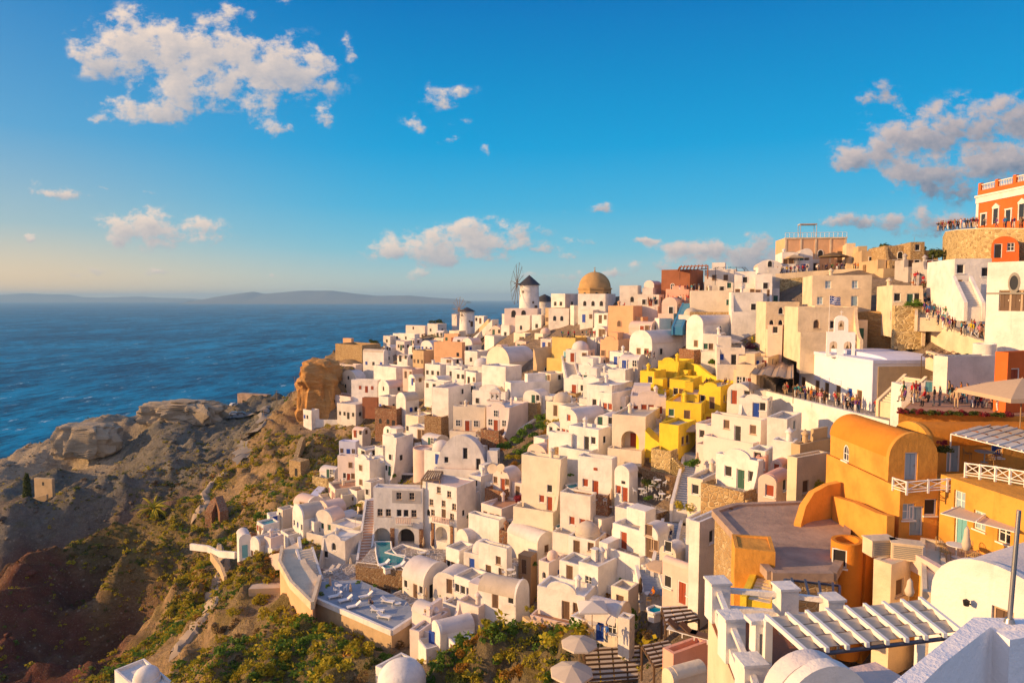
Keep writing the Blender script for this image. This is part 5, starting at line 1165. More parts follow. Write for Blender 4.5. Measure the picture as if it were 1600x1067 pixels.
def red_house():
    r = h('red neoclassical house with white cornice and roof balustrade', 1524, 1760, 1764, 322, 75, 'slab', 'RO', 89, '', D=95, dep=9, name='mansion', wob=0, sk=16, LA=30, ex=False)
    LA, LB, H = r['_dims']
    bm = NB(); box(bm, (-.22, -.2, H * .66), (LB + .2, LA + .2, H * .82)); box(bm, (-.35, -.3, H * .82), (LB + .3, LA + .35, H * .87)); fin('cornice', bm, 'W', r, bevel=.03)
    bm = NB(); box(bm, (-.12, LA - .5, -1), (.35, LA + .12, H * .66)); fin('corner_pilaster', bm, 'W', r)
    bm = NB(); box(bm, (.1, .1, H + .95), (.4, LA, H + 1.1)); box(bm, (.1, LA - .3, H + .95), (LB, LA, H + 1.098))
    n = int(LA / .38)
    for k in range(n): lathe(bm, [(.06, H), (.11, H + .25), (.05, H + .55), (.08, H + .95)], 6, (.25, LA * (k + .5) / n))
    fin('roof_balustrade', bm, 'W', r)
    k = 0; y = LA - .4
    while y > 1:
        bm = NB(); box(bm, (0, y - .35, H - .1), (.5, y + .35, H + 1.35)); fin('roof_pillar', bm, 'RO', r, bevel=.03); y -= 4.2
    y = LA - 1.9; i = 0
    while y > 2:
        door = (i % 2 == 1); hh = 2.9 if door else 2.3; w = 1.15
        bm = NB(); box(bm, (-.05, y - w / 2, .3), (.03, y + w / 2, hh)); p_ = None
        bf = NB(); box(bf, (-.14, y - w / 2 - .22, .2), (.02, y - w / 2, hh)); box(bf, (-.14, y + w / 2, .2), (.02, y + w / 2 + .22, hh)); box(bf, (-.16, y - w / 2 - .3, hh), (.02, y + w / 2 + .3, hh + .25))
        if door: prism(bf, [(y - w / 2 - .4, hh + .25), (y + w / 2 + .4, hh + .25), (y, hh + .95)], -.2, .02, 'x')
        wd = fin('window', bf, 'W', r); fin('pane', bm, 'pane', wd); y -= 3.0; i += 1
red_house()
h('red arched roof house set into the round stone wall', 1548, 1592, 1596, 402, 34, 'va', 'RO', a=35, ops='Ad25k Aw70w', D=98, sk=1, ex=False)
h('white house with outside stairs right of the crowded stairway', 1489, 1546, 1550, 488, 84, a=12, D=85, ops='Aw16k.72 Aw84k.66 Ad12n.30', wob=.08, roof='W', ex=False)
wr = h('white house with oval window and three shuttered doors', 1540, 1660, 1664, 498, 92, a=55, D=64, ops='Ad25n.12 Ad40n.12 Ad55n.12', wob=.04, roof='W', ex=False)
LA, LB, H = wr['_dims']
bm = NB(); lathe(bm, [(.55, -.06), (.6, .05), (.42, .09), (.42, 0)], 24); bmesh.ops.transform(bm, matrix=Matrix.Translation((0, LA * .63, H * .62)) @ Matrix.Rotation(R(-90), 4, 'Y') @ Matrix.Diagonal((1.7, .85, 1, 1)), verts=bm.verts); fo = fin('oval_window_frame', bm, 'dial', wr)
bm = NB(); lathe(bm, [(0, .03), (.44, .03), (.44, 0), (0, 0)], 24); bmesh.ops.transform(bm, matrix=Matrix.Translation((0, LA * .63, H * .62)) @ Matrix.Rotation(R(-90), 4, 'Y') @ Matrix.Diagonal((1.7, .85, 1, 1)), verts=bm.verts); fin('pane', bm, 'pane', fo)
bm = NB(); box(bm, (-.06, 0, H * .42), (.02, LA, H * .45)); fin('cornice', bm, 'dial', wr)
wall('white parapet wall in front of the three shuttered doors', [(1545, 476, 80), (1575, 474, 74), (1625, 472, 66)], 24, .4, 'W', 'parapet_wall')
h('pinkish white house wall beside the flower crowd', 1470, 1478, 1568, 645, 88, a=78, D=63, ops='', roof='FL', para=1.0, col='W2', ex=False, dep=5.3, LA=1.6)
h('white wall house with a turquoise door', 1408, 1472, 1476, 648, 44, a=12, D=65.5, ops='Ad70t.36', sc=1.1, roof='TC', ex=False, dep=3)
h('round white water tank house with blue top', 1524, 1562, 1566, 572, 34, 'round', 'W', a=20, D=66, ops='', roof='BL')
h('orange red house with a dark red door at the right edge', 1560, 1572, 1660, 640, 90, a=72, D=52, col='RO', ops='Bd14r.25', kind='flat', para=.2, ex=False)
slat_roof('tan canvas awning stretched beside the blue church', [(1440, 556), (1475, 560), (1505, 548), (1465, 537)], P(1470, 550, 84).z, 2.4, 3, 'wood', 'clt', strips=1, hang=.35, beam=.08)
slat_roof('tan canvas awning left of the blue church', [(1172, 584), (1240, 592), (1240, 566), (1192, 560)], P(1215, 575, 100).z, 2.6, 3, 'wood', 'clt', strips=1, hang=.3, beam=.08)

# ------------------------------------------------------------------ orange complex
def root_at(x, y, z, D=None): return 800 + F * x / zcam(Vector((x, y, z)))
def hw(label, x, y, z, LA, LB, H, kind, col, a, ops='', **kw):
    """house given directly by its corner in metres"""
    p = Vector((x, y, z)); zc = zcam(p); px, py = proj(p)
    return house(label, px - 50, px, px + 50, py, H * F / zc, kind, col, a, ops, D=zc, LA=LA, dep=LB, ex=False, **kw)
ol = hw('orange ochre house with barred doors and courtyard', 25.1, 43.5, -15.4, 9.6, 9.0, 3.15, 'slab', 'O', 88, 'Bw07l.33 Bd13l.0 Bw23k.42', sk=4, wob=.05, sc=.95)
ob = hw('orange barrel vaulted house with a white arched window', 25.12, 44.95, -12.2, 7.9, 3.35, 3.3, 'vb', 'O', 88, 'Bd46l.02 Aa30w.02', sk=0, rise=1.75, sc=.92, roof='OD', wob=.04)
ow = hw('orange ochre wing with lattice railed roof terrace', 29.05, 36.0, -15.4, 7.6, 7.0, 4.05, 'slab', 'O', 80, 'Aw20l.55 Ad22t.0 Aw40l.35 Aw62w.3 Ad85k.0', sk=4, wob=.04, sc=1.0)
ou = hw('orange barrel vaulted room behind the railed terrace', 29.3, 47.4, -12.2, 4.2, 9, 3.2, 'va', 'O', 88, 'Bd20l Bw55b.3', sk=1, wob=.03, roof='OD', rise=1.35)
platform('paved terrace of the open air restaurant', [(1404, 645), (1500, 647), (1660, 652), (1680, 612), (1440, 612)], z=-8.75, thick=3, col='O', floor='TC', name='restaurant_terrace')
balustrade('white crossed railing of the orange barrel house balcony', [(1395, 765, 44.9), (1416.5, 772, 43.4), (1450, 769, 43.4), (1509, 765, 43.4)], .78, 'wf', xs=True)
balustrade('white crossed railing on the orange wing', [(1508, 744.5, 43.2), (1555, 751, 41.3), (1602, 760, 39.4), (1640, 767, 38)], .85, 'wf', xs=True)
slat_roof('woven cloth pergola over the orange upper terrace', [(1486, 678), (1606, 708), (1660, 690), (1555, 660)], -9.25, 2.1, 7, 'wf', 'cl2', strips=3, hang=.06, beam=.09)
slat_roof('pale awning over the orange courtyard door', [(1470, 802), (1585, 831), (1588, 816), (1500, 790)], -13.0, 2.3, 1, 'wf', 'cl', strips=1, posts=False, hang=.02, beam=.07)
platform('tan courtyard terrace of the orange house', [(1378, 848), (1418, 843), (1520, 850), (1620, 880), (1600, 960), (1500, 915)], z=-15.35, thick=5, col='O', floor='FL')
wall('sloping ochre parapet wall around the orange courtyard', [(1374, 838, 43.2), (1400, 848, 41.8), (1440, 868, 39.6), (1500, 902, 36.4), (1540, 925, 34.4)], 30, .4, 'P', 'parapet_wall')
wall('curved yellow buttress wall on the grey flat roof', [(1246, 818, 49.5), (1254, 790, 50.2), (1268, 768, 50.8), (1290, 756, 51.2), (1310, 752, 51.4)], 55, .5, 'O', 'buttress_wall')
wall('tall sunlit yellow wall at the foot of the orange house', [(1306, 775, 51), (1340, 785, 48), (1372, 800, 45.5), (1392, 806, 44)], 66, .5, 'O', 'garden_wall')
platform('large grey flat roof above the rubble stone wall', [(1117, 800), (1150, 790), (1300, 785), (1325, 820), (1318, 868), (1300, 898), (1205, 897)], z=-16.5, thick=7, col='ST', floor='G', name='flat_roof_house', cat='house', rim=.5, rimcol='G', rimh=.18)
h('ochre box house under the grey flat roof corner', 1147, 1212, 1226, 920, 60, a=14, D=42, col='O', ops='', roof='O', dep=2.6, para=.1, ex=False)
h('round orange cistern tower beside the grey roof', 1294, 1346, 1362, 940, 88, 'round', 'OD', a=30, D=42, ops='Aw30k.55', ex=False)
h('orange block joined to the round cistern tower', 1330, 1352, 1366, 942, 84, a=50, D=43, col='OD', ops='', para=.2, ex=False)
h('tan house with a brown door and closed parasol below the courtyard', 1364, 1392, 1480, 955, 76, a=60, D=39.5, col='C', ops='Bw15n.25 Bw62k.1', para=.15, roof='P', sc=.9, ex=False)
h('tan curved wing house below the courtyard', 1440, 1484, 1496, 1000, 72, a=30, D=35, col='C', ops='', para=.2, ex=False)
def ac_box(label, x, y, z, rz):
    root = empty('air_conditioner', Vector((x, y, z)), R(rz)); tag(root, label, 'air conditioner')
    bm = NB(); box(bm, (-.8, -.45, 0), (.8, .45, .95)); box(bm, (-.85, -.5, .95), (.85, .5, 1.02)); fin('casing', bm, 'C', root, bevel=.03)
    for s in (-1, 1):
        bm = NB()
        for k in range(7): box(bm, (-.7, s * .46 - .03, .12 + k * .11), (.7, s * .46 + .03, .18 + k * .11))
        fin('louvre', bm, 'dial', root)
q = PZ(1378, 868, -15.35); ac_box('louvred box on the tan roof beside the orange wall', q.x, q.y + .3, q.z, 8)
q = PZ(1418, 874, -15.35); ac_box('second louvred box nearer the courtyard parapet', q.x, q.y + .2, q.z, -22)

# ------------------------------------------------------------------ foreground terrace
zf = -9.85
platform('dark paved foreground terrace with white posts', [(1107, 962), (1258, 955), (1330, 1100), (1300, 1250), (1190, 1250), (1152, 1075)], z=zf, thick=9, col='C', floor='BR', name='foreground_terrace')
def post(label, px, py, D, w, hh):
    p = P(px, py, D); p.z = zf; root = empty('terrace_post', p, R(6)); tag(root, label, 'post')
    bm = NB(); box(bm, (-w / 2, -w / 2, 0), (w / 2, w / 2, hh)); fin('shaft', bm, 'W', root, bevel=.06, wob=.02); bm = NB(); box(bm, (-w / 2 - .04, -w / 2 - .04, hh - .003), (w / 2 + .04, w / 2 + .04, hh + .07)); fin('cap', bm, 'W', root, bevel=.03); return p
p1 = post('white terrace post at the far corner by the ochre box', 1121, 930, 21.0, .58, 1.17); p2 = post('white terrace post in the middle of the long rail', 1143, 985, 18.7, .55, 1.17); p3 = post('white terrace post nearest the bottom edge', 1173, 1050, 16.4, .55, 1.17)
p4 = post('white terrace post beside the striped pergola', 1227, 940, 20.6, .55, 1.17); p5 = post('white terrace post at the back right of the pergola', 1300, 935, 20.2, .5, 1.0)
def rail(label, a, b):
    root = empty('terrace_rail', a); tag(root, label, 'railing'); d = b - a; L = math.hypot(d.x, d.y); root.rotation_euler = (0, 0, math.atan2(d.y, d.x))
    bm = NB(); box(bm, (.25, -.11, .02), (L - .25, .11, .42)); fin('low_wall', bm, 'W', root, bevel=.05)
    bm = NB(); box(bm, (.2, -.07, .86), (L - .2, .07, 1.0)); fin('top_rail', bm, 'W', root, bevel=.02)
rail('white rail between the far corner post and middle post', p1, p2); rail('white rail between the middle post and nearest post', p2, p3); rail('white rail along the back between two posts', p1, p4); rail('white rail leading from the pergola post to the back right', p4, p5)
rail('white rail running down past the bottom edge', p3, P(1205, 1130, 14.2) * 1.0)
slat_roof('striped cloth pergola with white beams on the foreground terrace', [(1212, 1000), (1300, 1068), (1530, 1010), (1440, 938)], -7.75, 2.1, 9, 'wf', 'cl2', strips=3, hang=.10, beam=.10, along=False) if False else None
def pergola():
    z = -7.95; A_, B_, C_, D_ = [PZ(*p, z) for p in ((1200, 968), (1258, 1020), (1503, 990), (1440, 940))]
    root = empty('cloth_pergola', A_ - Vector((0, 0, 2.1))); tag(root, 'striped cloth pergola with white beams on the foreground terrace', 'pergola'); o = A_ - Vector((0, 0, 2.1))
    n = 8
    for k in range(n + 1):
        f = k / n; a, b = A_.lerp(D_, f) - o, B_.lerp(C_, f) - o; d = (b - a); s = Vector((-d.y, d.x, 0)).normalized() * .045
        bm = NB(); prs = [bm.verts.new(q + s * t + Vector((0, 0, zz))) for q in (a - d * .05, b + d * .05) for zz in (0, .11) for t in (-1, 1)]
        for f_ in ((0, 1, 3, 2), (4, 6, 7, 5), (0, 4, 5, 1), (2, 3, 7, 6), (0, 2, 6, 4), (1, 5, 7, 3)): bm.faces.new([prs[i] for i in f_])
        fin('beam', bm, 'wf', root)
    rows = 3
    for r_ in range(rows + 1):
        g = r_ / rows; a, b = A_.lerp(B_, g) - o, D_.lerp(C_, g) - o; bm = NB(); rod(bm, a - Vector((0, 0, .06)), b - Vector((0, 0, .06)), .05, n=6); fin('crossbar', bm, 'darkmetal', root)
    for r_ in range(rows):
        for k in range(n):
            bm = NB(); G = []
            for i in range(5):
                row = []
                for j in range(5):
                    f = (k + .05 + .90 * i / 4) / n; g = (r_ + .03 + .94 * j / 4) / rows; p = A_.lerp(D_, f).lerp(B_.lerp(C_, f), g) - o
                    row.append(bm.verts.new(p + Vector((0, 0, .075 - .13 * math.sin(math.pi * j / 4)))))
                G.append(row)
            for r0, r1 in zip(G, G[1:]):
                for q in range(4): bm.faces.new((r0[q], r0[q + 1], r1[q + 1], r1[q]))
            fin('shade_cloth', bm, 'cl', root, ang=60)
    for p in (A_, B_, C_, D_):
        bm = NB(); q = p - o; box(bm, (q.x - .09, q.y - .09, -.2), (q.x + .09, q.y + .09, 2.1)); fin('post', bm, 'wf', root)
pergola()
p = PZ(1183, 1075, zf); r_ = empty('pergola_post', p, R(8)); tag(r_, 'slotted white square post in the dark terrace', 'post')
bm = NB(); box(bm, (-.16, -.16, 0), (.16, .16, 1.75)); sh_ = fin('shaft', bm, 'W', r_, bevel=.03); bm = NB(); box(bm, (-.05, -1, .5), (.05, 1, 1.5)); cut(sh_, bm); bm = NB(); box(bm, (-.3, -.2, 1.753), (.24, .2, 1.86)); fin('cap', bm, 'W', r_, bevel=.02)
hw('white arched doorway house at the bottom of the foreground', 5.0, 12.1, -8.98, .75, 1.75, 2.15, 'vb', 'W', 80, 'BA50w.27', sk=3, sc=.42, rise=.85)
hw('pinkish wall house beside the foreground arch', 6.8, 12.4, -8.6, .9, 1.0, 1.2, 'slab', 'P', 70, '', sk=3)
hw('white barrel house with wall lamp at the right edge', 18.2, 21.5, -12.4, 4.6, 6, 3.0, 'va', 'W', 62, 'Ad55n.0 Aw80l.28', sk=4, rise=1.7, sc=.75)
q = HOUSES['white barrel house with wall lamp at the right edge']; LA, LB, H = q['_dims']
bm = NB(); rod(bm, (0, LA * .68, H * .42), (-.25, LA * .68, H * .46), .03); lathe(bm, [(.0, H * .46 - .12), (.09, H * .46 - .1), (.12, H * .46 + .08), (0, H * .46 + .16)], 8, (-.28, LA * .68)); fin('wall_lamp', bm, 'black', q)
def fg_wall():
    z = -4.4; O_ = [PZ(*p, z) for p in ((1330, 1120), (1522, 964), (1640, 966), (1640, 980), (1548, 980), (1474, 1038), (1400, 1110))]
    root = empty('roof_parapet', O_[1] - Vector((0, 0, 2.2))); tag(root, 'white roof parapet with a corner in the near bottom right', 'parapet'); o = root.location.copy()
    bm = NB(); prism(bm, [((w - o).x, (w - o).y) for w in O_], -2.0, 2.2, 'z'); fin('walls', bm, 'WN', root, bevel=.05, wob=.02)
    pr = [PZ(*p, z - .02) for p in ((1550, 981), (1608, 978), (1630, 990), (1578, 998))]
    bm = NB(); prism(bm, [((w - o).x, (w - o).y) for w in pr], -1.0, 2.17, 'z'); fin('pier', bm, 'WN', root, bevel=.05)
    fl = [PZ(*p, z) for p in ((1400, 1112), (1474, 1040), (1548, 982), (1700, 982), (1700, 1200))]
    bm = NB(); prism(bm, [((w - o).x, (w - o).y) for w in fl], .5, 1.1, 'z'); fin('roof', bm, 'GL', root)
    p = PZ(1577, 972, z); pr_ = empty('metal_pole', p); tag(pr_, 'thin metal pole standing on the near white parapet', 'pole')
    bm = NB(); rod(bm, (0, 0, -.05), (.06, 0, 1.55), .032, .028, 10); fin('shaft', bm, 'steel', pr_); bm = NB(); rod(bm, (0, 0, -.0), (0, 0, .06), .07, .05, 10); fin('foot_plate', bm, 'steel', pr_)
fg_wall()

# ------------------------------------------------------------------ outside the town
h('concrete shed with an open end on the dusty headland', 371, 417, 424, 634, 17, 'slab', 'G', a=20, D=330, ops='Ad20k', name='shed', cat='shed', sk=2, ex=False)
h('tan hut with one small window in the shaded hollow', 54, 82, 86, 770, 22, 'slab', 'T', a=12, D=226, ops='Aw50k.5', name='hut', cat='hut', sk=3, ex=False)
wall('tan retaining wall beside the hut in the hollow', [(12, 785, 224), (40, 780, 224), (74, 772, 223)], 26, .8, 'T', 'stone_wall')
h('ruined tan stone hut on the bushy slope', 452, 470, 484, 745, 24, 'slab', 'ST', a=30, D=176, ops='Ad60k', name='ruined_hut', cat='ruin', sk=3, ex=False)
wall('broken stone wall climbing above the ruined hut', [(455, 740, 178), (462, 715, 183), (470, 688, 188), (474, 682, 190)], 20, 1.2, 'ST', 'stone_wall')
wall('low dry stone wall on the slope below the cape houses', [(475, 703, 195), (500, 712, 192), (530, 715, 186)], 6, .8, 'S', 'stone_wall')
h('white domed chapel roof peeking in at the bottom edge', 180, 236, 284, 1132, 38, 'dome', 'W', a=40, D=82, ops='', roof='W', sk=4, ex=False)
wall('dark rock hut ruin beside the hillside steps', [(325, 800, 168), (334, 782, 170), (342, 775, 171), (350, 798, 167)], 24, 2.0, 'SR', 'stone_wall')
wall('white curved roof wall low on the town edge', [(440, 722, 190), (450, 716, 191), (458, 716, 191)], 6, 2.5, 'W', 'garden_wall')
hb = h('bottom white chapel house with round dome', 588, 612, 652, 1120, 70, 'flat', 'W', a=40, D=70, ops='', roof='W', sk=3, ex=False)
q = empty('chapel_dome', P(628, 1062, 68) + Vector((0, 0, 0))); tag(q, 'white dome beside the bottom chapel house', 'dome'); bm = NB(); lathe(bm, [(2.4, -3), (2.4, 0)] + [(2.4 * math.cos(k * math.pi / 20), 2.0 * math.sin(k * math.pi / 20)) for k in range(1, 10)] + [(0, 2.0)], 24); fin('shell', bm, 'W', q)
h('low white terrace house beside the bottom chapel', 640, 655, 700, 1000, 14, a=30, D=80, ops='', roof='PAVE')
# ------------------------------------------------------------------ small houses in the gaps between the larger ones
def in_poly(x, y, pl):
    c = False; n = len(pl)
    for i in range(n):
        (x0, y0), (x1, y1) = pl[i], pl[(i + 1) % n]
        if (y0 > y) != (y1 > y) and x < (x1 - x0) * (y - y0) / (y1 - y0) + x0: c = not c
    return c
TOWNP = [(500, 655), (530, 600), (600, 545), (700, 515), (800, 500), (900, 492), (1010, 490), (1120, 500), (1190, 540), (1180, 600), (1235, 700), (1175, 735), (1115, 785), (1065, 800), (1075, 900), (1040, 985), (985, 1035), (925, 1030), (880, 965), (820, 955), (740, 985), (690, 1000), (640, 960), (560, 870), (480, 860), (420, 850), (455, 800), (520, 740), (560, 700)]
NOFILL = [[(775, 640), (875, 640), (875, 700), (815, 745), (765, 735), (750, 690)], [(870, 540), (900, 540), (920, 650), (890, 650)], [(955, 740), (1060, 740), (1060, 815), (955, 815)], [(580, 840), (690, 850), (690, 895), (560, 895)],
          [(490, 890), (640, 900), (640, 980), (490, 980)], [(1030, 685), (1112, 685), (1100, 812), (1030, 812)], [(1000, 540), (1162, 556), (1165, 645), (1112, 705), (990, 705)], [(905, 770), (965, 770), (965, 815), (905, 815)], [(485, 640), (560, 655), (560, 700), (500, 690)]]
def short(label):
    for w in (' with ', ' in ', ' on ', ' below ', ' above ', ' beside ', ' between ', ' under ', ' behind ', ' right of ', ' left of ', ' of ', ' near ', ' among ', ' at '):
        k = label.find(w)
        if k > 0 and len(label[:k].split()) >= 3: return label[:k]
    return label
def fill_houses():
    rg = random.Random(11); foot = []
    for lb, o in HOUSES.items():
        LA, LB, H = o['_dims']; c = o.matrix_basis @ Vector((LB / 2, LA / 2, 0)); foot.append((c.x, c.y, (LA + LB) * .24, lb, o))
    used = set(HOUSES); made = 0; py = 505
    cnt = {}
    while py < 1040:
        D0 = Dm(800, py); px = 400 + rg.uniform(0, 20); step = 6.2 * F / D0
        while px < 1250:
            x_, y_ = px + rg.uniform(-.25, .25) * step, py + rg.uniform(-.2, .2) * step * .5; px += step
            if not in_poly(x_, y_, TOWNP) or any(in_poly(x_, y_, q) for q in NOFILL): continue
            D = Dm(x_, y_); p = P(x_, y_, D); LA, LB = rg.uniform(3.2, 5.6), rg.uniform(3.2, 5.0); a = rg.uniform(25, 55); hh = rg.uniform(2.3, 3.3)
            c = p + Matrix.Rotation(R(90 - a), 3, 'Z') @ Vector((LB / 2, LA / 2, 0)); r = (LA + LB) * .24
            if any((c.x - q[0]) ** 2 + (c.y - q[1]) ** 2 < (r + q[2] + .3) ** 2 for q in foot): continue
            kind = rg.choice(['flat', 'flat', 'va', 'va', 'vb', 'flat', 'dome']); dc = rg.choice('rbgnkn'); dn = {'r': 'red', 'b': 'blue', 'g': 'green', 'n': 'brown', 'k': 'dark'}[dc]
            near = sorted(foot, key=lambda q: (q[0] - c.x) ** 2 + (q[1] - c.y) ** 2)
            lab = None
            for q in near[:6]:
                qx, qy = proj(Vector((q[0], q[1], q[4].location.z))); dx, dy = x_ - qx, y_ - qy
                rel = ('right of' if dx > 0 else 'left of') if abs(dx) > abs(dy) else ('below' if dy > 0 else 'above')
                l = f"low {'flat' if kind == 'flat' else 'domed' if kind == 'dome' else 'vaulted'} house with {dn} door {rel} the {short(q[3])}"
                if len(l.split()) <= 16 and l not in used: lab = l; break
            if not lab: continue
            used.add(lab); two = rg.random() < .5
            ops = f"Ad{rg.choice([30, 45, 60])}{dc} Aw82{rg.choice('nkw')}" + (f" Bw50{rg.choice('nk')}" if two else '')
            o = house(lab, x_ - 20, x_, x_ + 20, y_, hh / D * F, kind, rg.choice(['W', 'W', 'W', 'W2', 'P']), a, ops, D=D, LA=LA, dep=LB, roof=rg.choice(['RF', 'W', 'FL', 'RF', 'GL']) if kind == 'flat' else None)
            foot.append((c.x, c.y, r, '~', o)); foot[-1] = (c.x, c.y, r, 'zz zz zz zz zz zz zz zz zz zz zz zz', o); made += 1
        py += step * .36
    print('filled', made)
fill_houses()
# ------------------------------------------------------------------ plants
def leaf_arrays(n, R_, leaf, rs, flat=.75, lumps=6):
    """many leaf-sized quads spread through a lumpy volume"""
    lc = rs.normal(size=(lumps, 3)) * np.array([.5, .5, .35]) * R_; lr = R_ * rs.uniform(.35, .62, lumps)
    k = rs.randint(0, lumps, n); d = rs.normal(size=(n, 3)); d /= np.linalg.norm(d, axis=1)[:, None]
    c = lc[k] + d * (lr[k] * rs.uniform(.6, 1.05, n))[:, None]; c[:, 2] = np.abs(c[:, 2]) * flat
    nrm = d + rs.normal(size=(n, 3)) * .6; nrm /= np.linalg.norm(nrm, axis=1)[:, None]
    t = np.cross(nrm, rs.normal(size=(n, 3))); t /= np.linalg.norm(t, axis=1)[:, None]; b = np.cross(nrm, t)
    s = leaf * rs.uniform(.6, 1.3, n)[:, None]
    v = np.stack([c - t * s, c - b * s * .5, c + t * s, c + b * s * .5], 1)
    return v.reshape(-1, 3)
def quads_mesh(name, V, mats, mi=None):
    n = len(V) // 4; me = bpy.data.meshes.new(name); me.vertices.add(len(V)); me.vertices.foreach_set('co', V.ravel().astype(np.float32))
    me.loops.add(n * 4); me.loops.foreach_set('vertex_index', np.arange(n * 4, dtype=np.int32)); me.polygons.add(n)
    me.polygons.foreach_set('loop_start', np.arange(0, n * 4, 4, dtype=np.int32)); me.polygons.foreach_set('loop_total', np.full(n, 4, dtype=np.int32))
    for m in mats: me.materials.append(MAT[m])
    if mi is not None: me.polygons.foreach_set('material_index', mi.astype(np.int32))
    me.update(); return me
_rs = np.random.RandomState(3)
BUSH = {}
for key in ('fg', 'fy', 'fo', 'fd', 'fr', 'fb', 'pur'):
    BUSH[key] = [quads_mesh('bush', leaf_arrays(620, 1.0, .13, _rs), [key]) for k in range(4)]
def bush(label, px, py, rpx, key, D=None, z=None, name='bush', cat='bush', group=None, tall=1.0):
    p = hit(px, py) if D == 'hit' else PZ(px, py, z) if z is not None else P(px, py, D or Dm(px, py)); r = rpx / F * zcam(p)
    o = bpy.data.objects.new(name, random.choice(BUSH[key])); COL.objects.link(o); o.location = p; o.scale = (r, r, r * tall); o.rotation_euler = (0, 0, random.uniform(0, 6.28)); return tag(o, label, cat, group)
G1 = 'green shrubs on the hillside between the houses'
for i, (px, py, r, k) in enumerate([(790,700,13,'fg'),(805,690,14,'fg'),(822,680,14,'fg'),(838,668,14,'fg'),(850,655,12,'fg'),(845,690,13,'fo'),(858,676,13,'fo'),(868,662,12,'fy'),(830,700,13,'fg'),(815,708,11,'fg'),(800,715,10,'fy'),(866,690,12,'fg'),(852,705,11,'fy'),(872,648,10,'fg')]):
    bush({'fg': 'leafy green shrub on the hillside below the bell gable', 'fo': 'orange leaved shrub on the hillside below the bell gable', 'fy': 'yellow green shrub on the hillside below the bell gable'}[k], px, py, r, k, group=G1)
for i, (px, py, r, k) in enumerate([(720,1010,16,'fg'),(745,1000,16,'fo'),(770,990,18,'fg'),(800,985,15,'fg'),(690,1035,18,'fg'),(730,1040,18,'fo'),(760,1030,20,'fg'),(790,1020,19,'fy'),(820,1010,17,'fy'),(840,1000,14,'fd'),(770,1062,22,'fy'),(810,1050,21,'fo'),(845,1040,20,'fy'),(860,1062,20,'fg'),(725,1070,20,'fd'),(680,1062,18,'fg'),(830,1075,20,'fy'),(865,1020,14,'fd')]):
    bush({'fg': 'leafy green bush on the mound below the lilac barrel roof', 'fo': 'rust coloured bush on the mound below the lilac barrel roof', 'fy': 'golden bush on the mound below the lilac barrel roof', 'fd': 'dark green bush on the mound below the lilac barrel roof'}[k], px, py, r, k, D='hit', group='bushes on the mound at the bottom')
for i, (px, py, r, k) in enumerate([(575,1000,17,'fg'),(590,1015,15,'fd'),(560,1020,18,'fy'),(535,1040,18,'fy'),(500,1030,16,'fy'),(600,1030,14,'fg'),(585,1040,14,'fd'),(515,1060,20,'fy'),(550,1065,18,'fb')]):
    bush({'fg': 'leafy green bush below the sunbathing deck wall', 'fd': 'dark green bush below the sunbathing deck wall', 'fy': 'golden bush below the sunbathing deck wall', 'fb': 'brown bush below the sunbathing deck wall'}[k], px, py, r, k, D='hit', group='bushes below the deck wall')
for i, (px, py, r, k) in enumerate([(400,940,15,'fy'),(430,960,17,'fy'),(455,990,17,'fy'),(440,1020,18,'fy'),(410,1040,19,'fy'),(470,1010,16,'fg'),(385,1000,14,'fb'),(365,960,13,'fy'),(350,985,14,'fb'),(345,930,11,'fg'),(425,1050,18,'fy'),(395,1062,17,'fg'),(370,1045,15,'fd')]):
    bush({'fg': 'leafy green shrub on the slope under the orange retaining wall', 'fd': 'dark shrub on the slope under the orange retaining wall', 'fy': 'golden yellow shrub on the slope under the orange retaining wall', 'fb': 'dry brown shrub on the slope under the orange retaining wall'}[k], px, py, r, k, D='hit', group='shrubs under the orange retaining wall')
